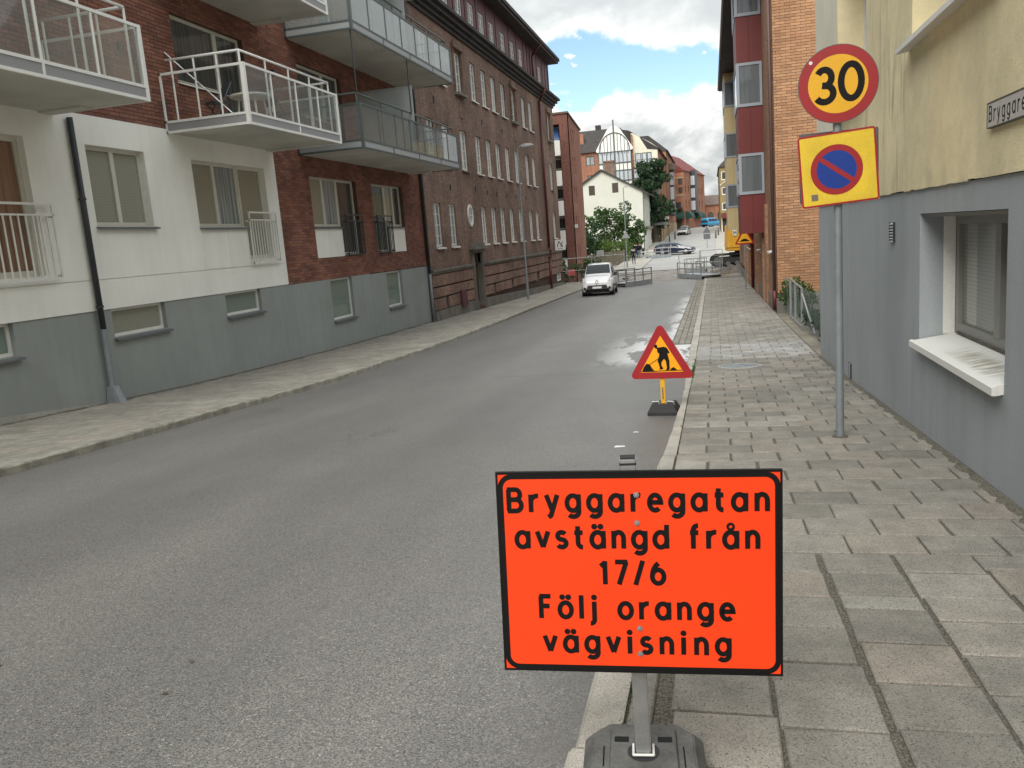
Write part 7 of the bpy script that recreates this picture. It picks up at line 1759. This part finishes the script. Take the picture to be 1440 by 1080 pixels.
# litter: leaves and paper scraps
for i, (x, y, z_, s_, lb, m_) in enumerate(((-1.05, 8.75, -.10, .06, 'white paper scrap on the asphalt near the road works sign', 'sign_white'), (-.95, 9.6, -.10, .03, 'tiny white scrap on the asphalt behind the other scrap', 'sign_white'))):
    t = MB(); z = gs(y) + z_ + .006; t.hexa([(x - s_, y - s_ * .5, z), (x + s_, y - s_ * .3, z), (x + s_ * .8, y + s_ * .6, z), (x - s_ * .8, y + s_ * .5, z), (x - s_, y - s_ * .5, z + .004), (x + s_, y - s_ * .3, z + .01), (x + s_ * .8, y + s_ * .6, z + .004), (x - s_ * .8, y + s_ * .5, z + .006)])
    tag(t.build('paper_scrap', MT[m_]), lb, 'litter')
pts = [(-3.77, 3.3), (-2.70, 3.45), (-2.62, 3.13), (-4.6, 3.55), (-4.62, 3.65)]
for i, (x, y) in enumerate(pts):
    t = MB(); z = gs(y) - .096; s_ = .022; t.add([(x - s_, y, z), (x, y - s_ * .5, z + .006), (x + s_, y, z + .002), (x, y + s_ * .5, z + .007)], [(0, 1, 2, 3)])
    tag(t.build('fallen_leaf', MT['bark']), ('small dark leaf on the asphalt, nearest the left picture edge but one', 'small dark leaf on the asphalt, right of the pair, farther one', 'small dark leaf on the asphalt, closest to the orange board', 'small dark leaf at the left picture edge, nearer of two', 'small dark leaf at the left picture edge, farther of two')[i], 'leaf', 'leaves on the asphalt')

# ------------------------------------------------------------------ people in the distance
def person(label, loc, rz, top, trousers, height=1.75, stride=.18, skin=(0.45, 0.28, 0.2), hair=(0.03, 0.02, 0.015)):
    t = thing('person', label, 'person', loc, rz, None)
    k = height / 1.75
    V = [(0, 0, .95), (0, .01, 1.15), (0, .01, 1.38), (0, 0, 1.50), (0, -.01, 1.62), (0, -.01, 1.70),
         (.10, 0, .90), (.11, -stride * .55, .50), (.11, -stride, .09), (.11, -stride - .14, .04), (-.10, 0, .90), (-.11, stride * .35, .50), (-.11, stride + .04, .10), (-.11, stride - .10, .04),
         (.19, 0, 1.40), (.25, .06, 1.13), (.25, -.03, .88), (.25, -.06, .79), (-.19, 0, 1.40), (-.25, -.04, 1.13), (-.25, -.10, .88), (-.25, -.13, .79)]
    Rd = [.15, .14, .17, .062, .095, .085, .085, .062, .045, .04, .085, .062, .045, .04, .065, .05, .036, .034, .065, .05, .036, .034]
    E_ = [(0, 1), (1, 2), (2, 3), (3, 4), (4, 5), (0, 6), (6, 7), (7, 8), (8, 9), (0, 10), (10, 11), (11, 12), (12, 13), (2, 14), (14, 15), (15, 16), (16, 17), (2, 18), (18, 19), (19, 20), (20, 21)]
    me = bpy.data.meshes.new('body'); me.from_pydata([(x * k, y * k, z * k) for x, y, z in V], E_, [])
    o = bpy.data.objects.new('tmp', me); COL.objects.link(o)
    sk = o.modifiers.new('s', 'SKIN')
    for i, r_ in enumerate(Rd): me.skin_vertices[0].data[i].radius = (r_ * k, r_ * k * (.72 if i < 3 else 1))
    me.skin_vertices[0].data[0].use_root = True
    ss = o.modifiers.new('d', 'SUBSURF'); ss.levels = 1; ss.render_levels = 1
    dg = bpy.context.evaluated_depsgraph_get(); ev = o.evaluated_get(dg); nm = bpy.data.meshes.new_from_object(ev)
    bpy.data.objects.remove(o)
    mats = [flat('jacket', top, .8, .2), flat('trousers', trousers, .85, .2), flat('skin', skin, .6, .3), flat('hair', hair, .7, .3), MT['black_trim']]
    nm.materials.clear()
    for m in mats: nm.materials.append(m)
    for p in nm.polygons:
        c = p.center / k; p.use_smooth = True
        if c.z > 1.66 or (c.z > 1.52 and c.y > .03): i = 3
        elif c.z > 1.47 or (abs(c.x) > .2 and c.z < .86): i = 2
        elif c.z < .11: i = 4
        elif c.z < .93 and abs(c.x) < .22: i = 1
        else: i = 0
        p.material_index = i
    b = bpy.data.objects.new('body', nm); COL.objects.link(b); b.parent = t
    return t
person('person in dark navy jacket and blue jeans walking on the far left pavement', (-8.55, 98.0, gs(98)), R(175), (.012, .014, .022), (.03, .06, .14))
person('person in black jacket and pale trousers walking beside the one in blue jeans', (-8.15, 98.3, gs(98.3)), R(182), (.010, .011, .016), (.30, .33, .38))
person('person all in black with fair hair, the one nearest the far street lamp', (-7.95, 87.6, gs(87.6)), R(10), (.010, .010, .012), (.012, .012, .016), 1.62, .14, hair=(.30, .22, .14))
person('person in dark clothes standing by the shop corner under the white house', (-8.45, 123.0, gs(123)), R(90), (.03, .03, .06), (.02, .02, .035))
# retaining wall and shop canopy along the far left pavement
rw = thing('retaining_wall', 'low ochre retaining wall with a grey canopy beside the far left pavement', 'wall', (-7.0, 132, .2))
mb = MB(); mb.box(-7.15, -6.95, 125.5, 148, -1, 3.0); mb.build('wall', MT['sandstone'], rw)
mb = MB(); mb.box(-8.6, -6.2, 124.6, 126.4, 2.55, 2.95); mb.build('canopy', MT['grey_metal'], rw)
mb = MB(); mb.box(-8.9, -7.7, 124.4, 124.55, 3.0, 3.6); mb.build('canopy_sign', MT['green_grey'], rw)
mb = MB(); mb.box(-6.9, -6.2, 130, 130.1, 3.2, 3.8); mb.build('shop_board', MT['sign_white'], rw)
for y in (127, 131, 135, 139, 143): q = MB(); q.box(-6.96, -6.90, y, y + .12, -.2, 3.0); q.build('pilaster', MT['pipe_brown'], rw)
adopt(rw)
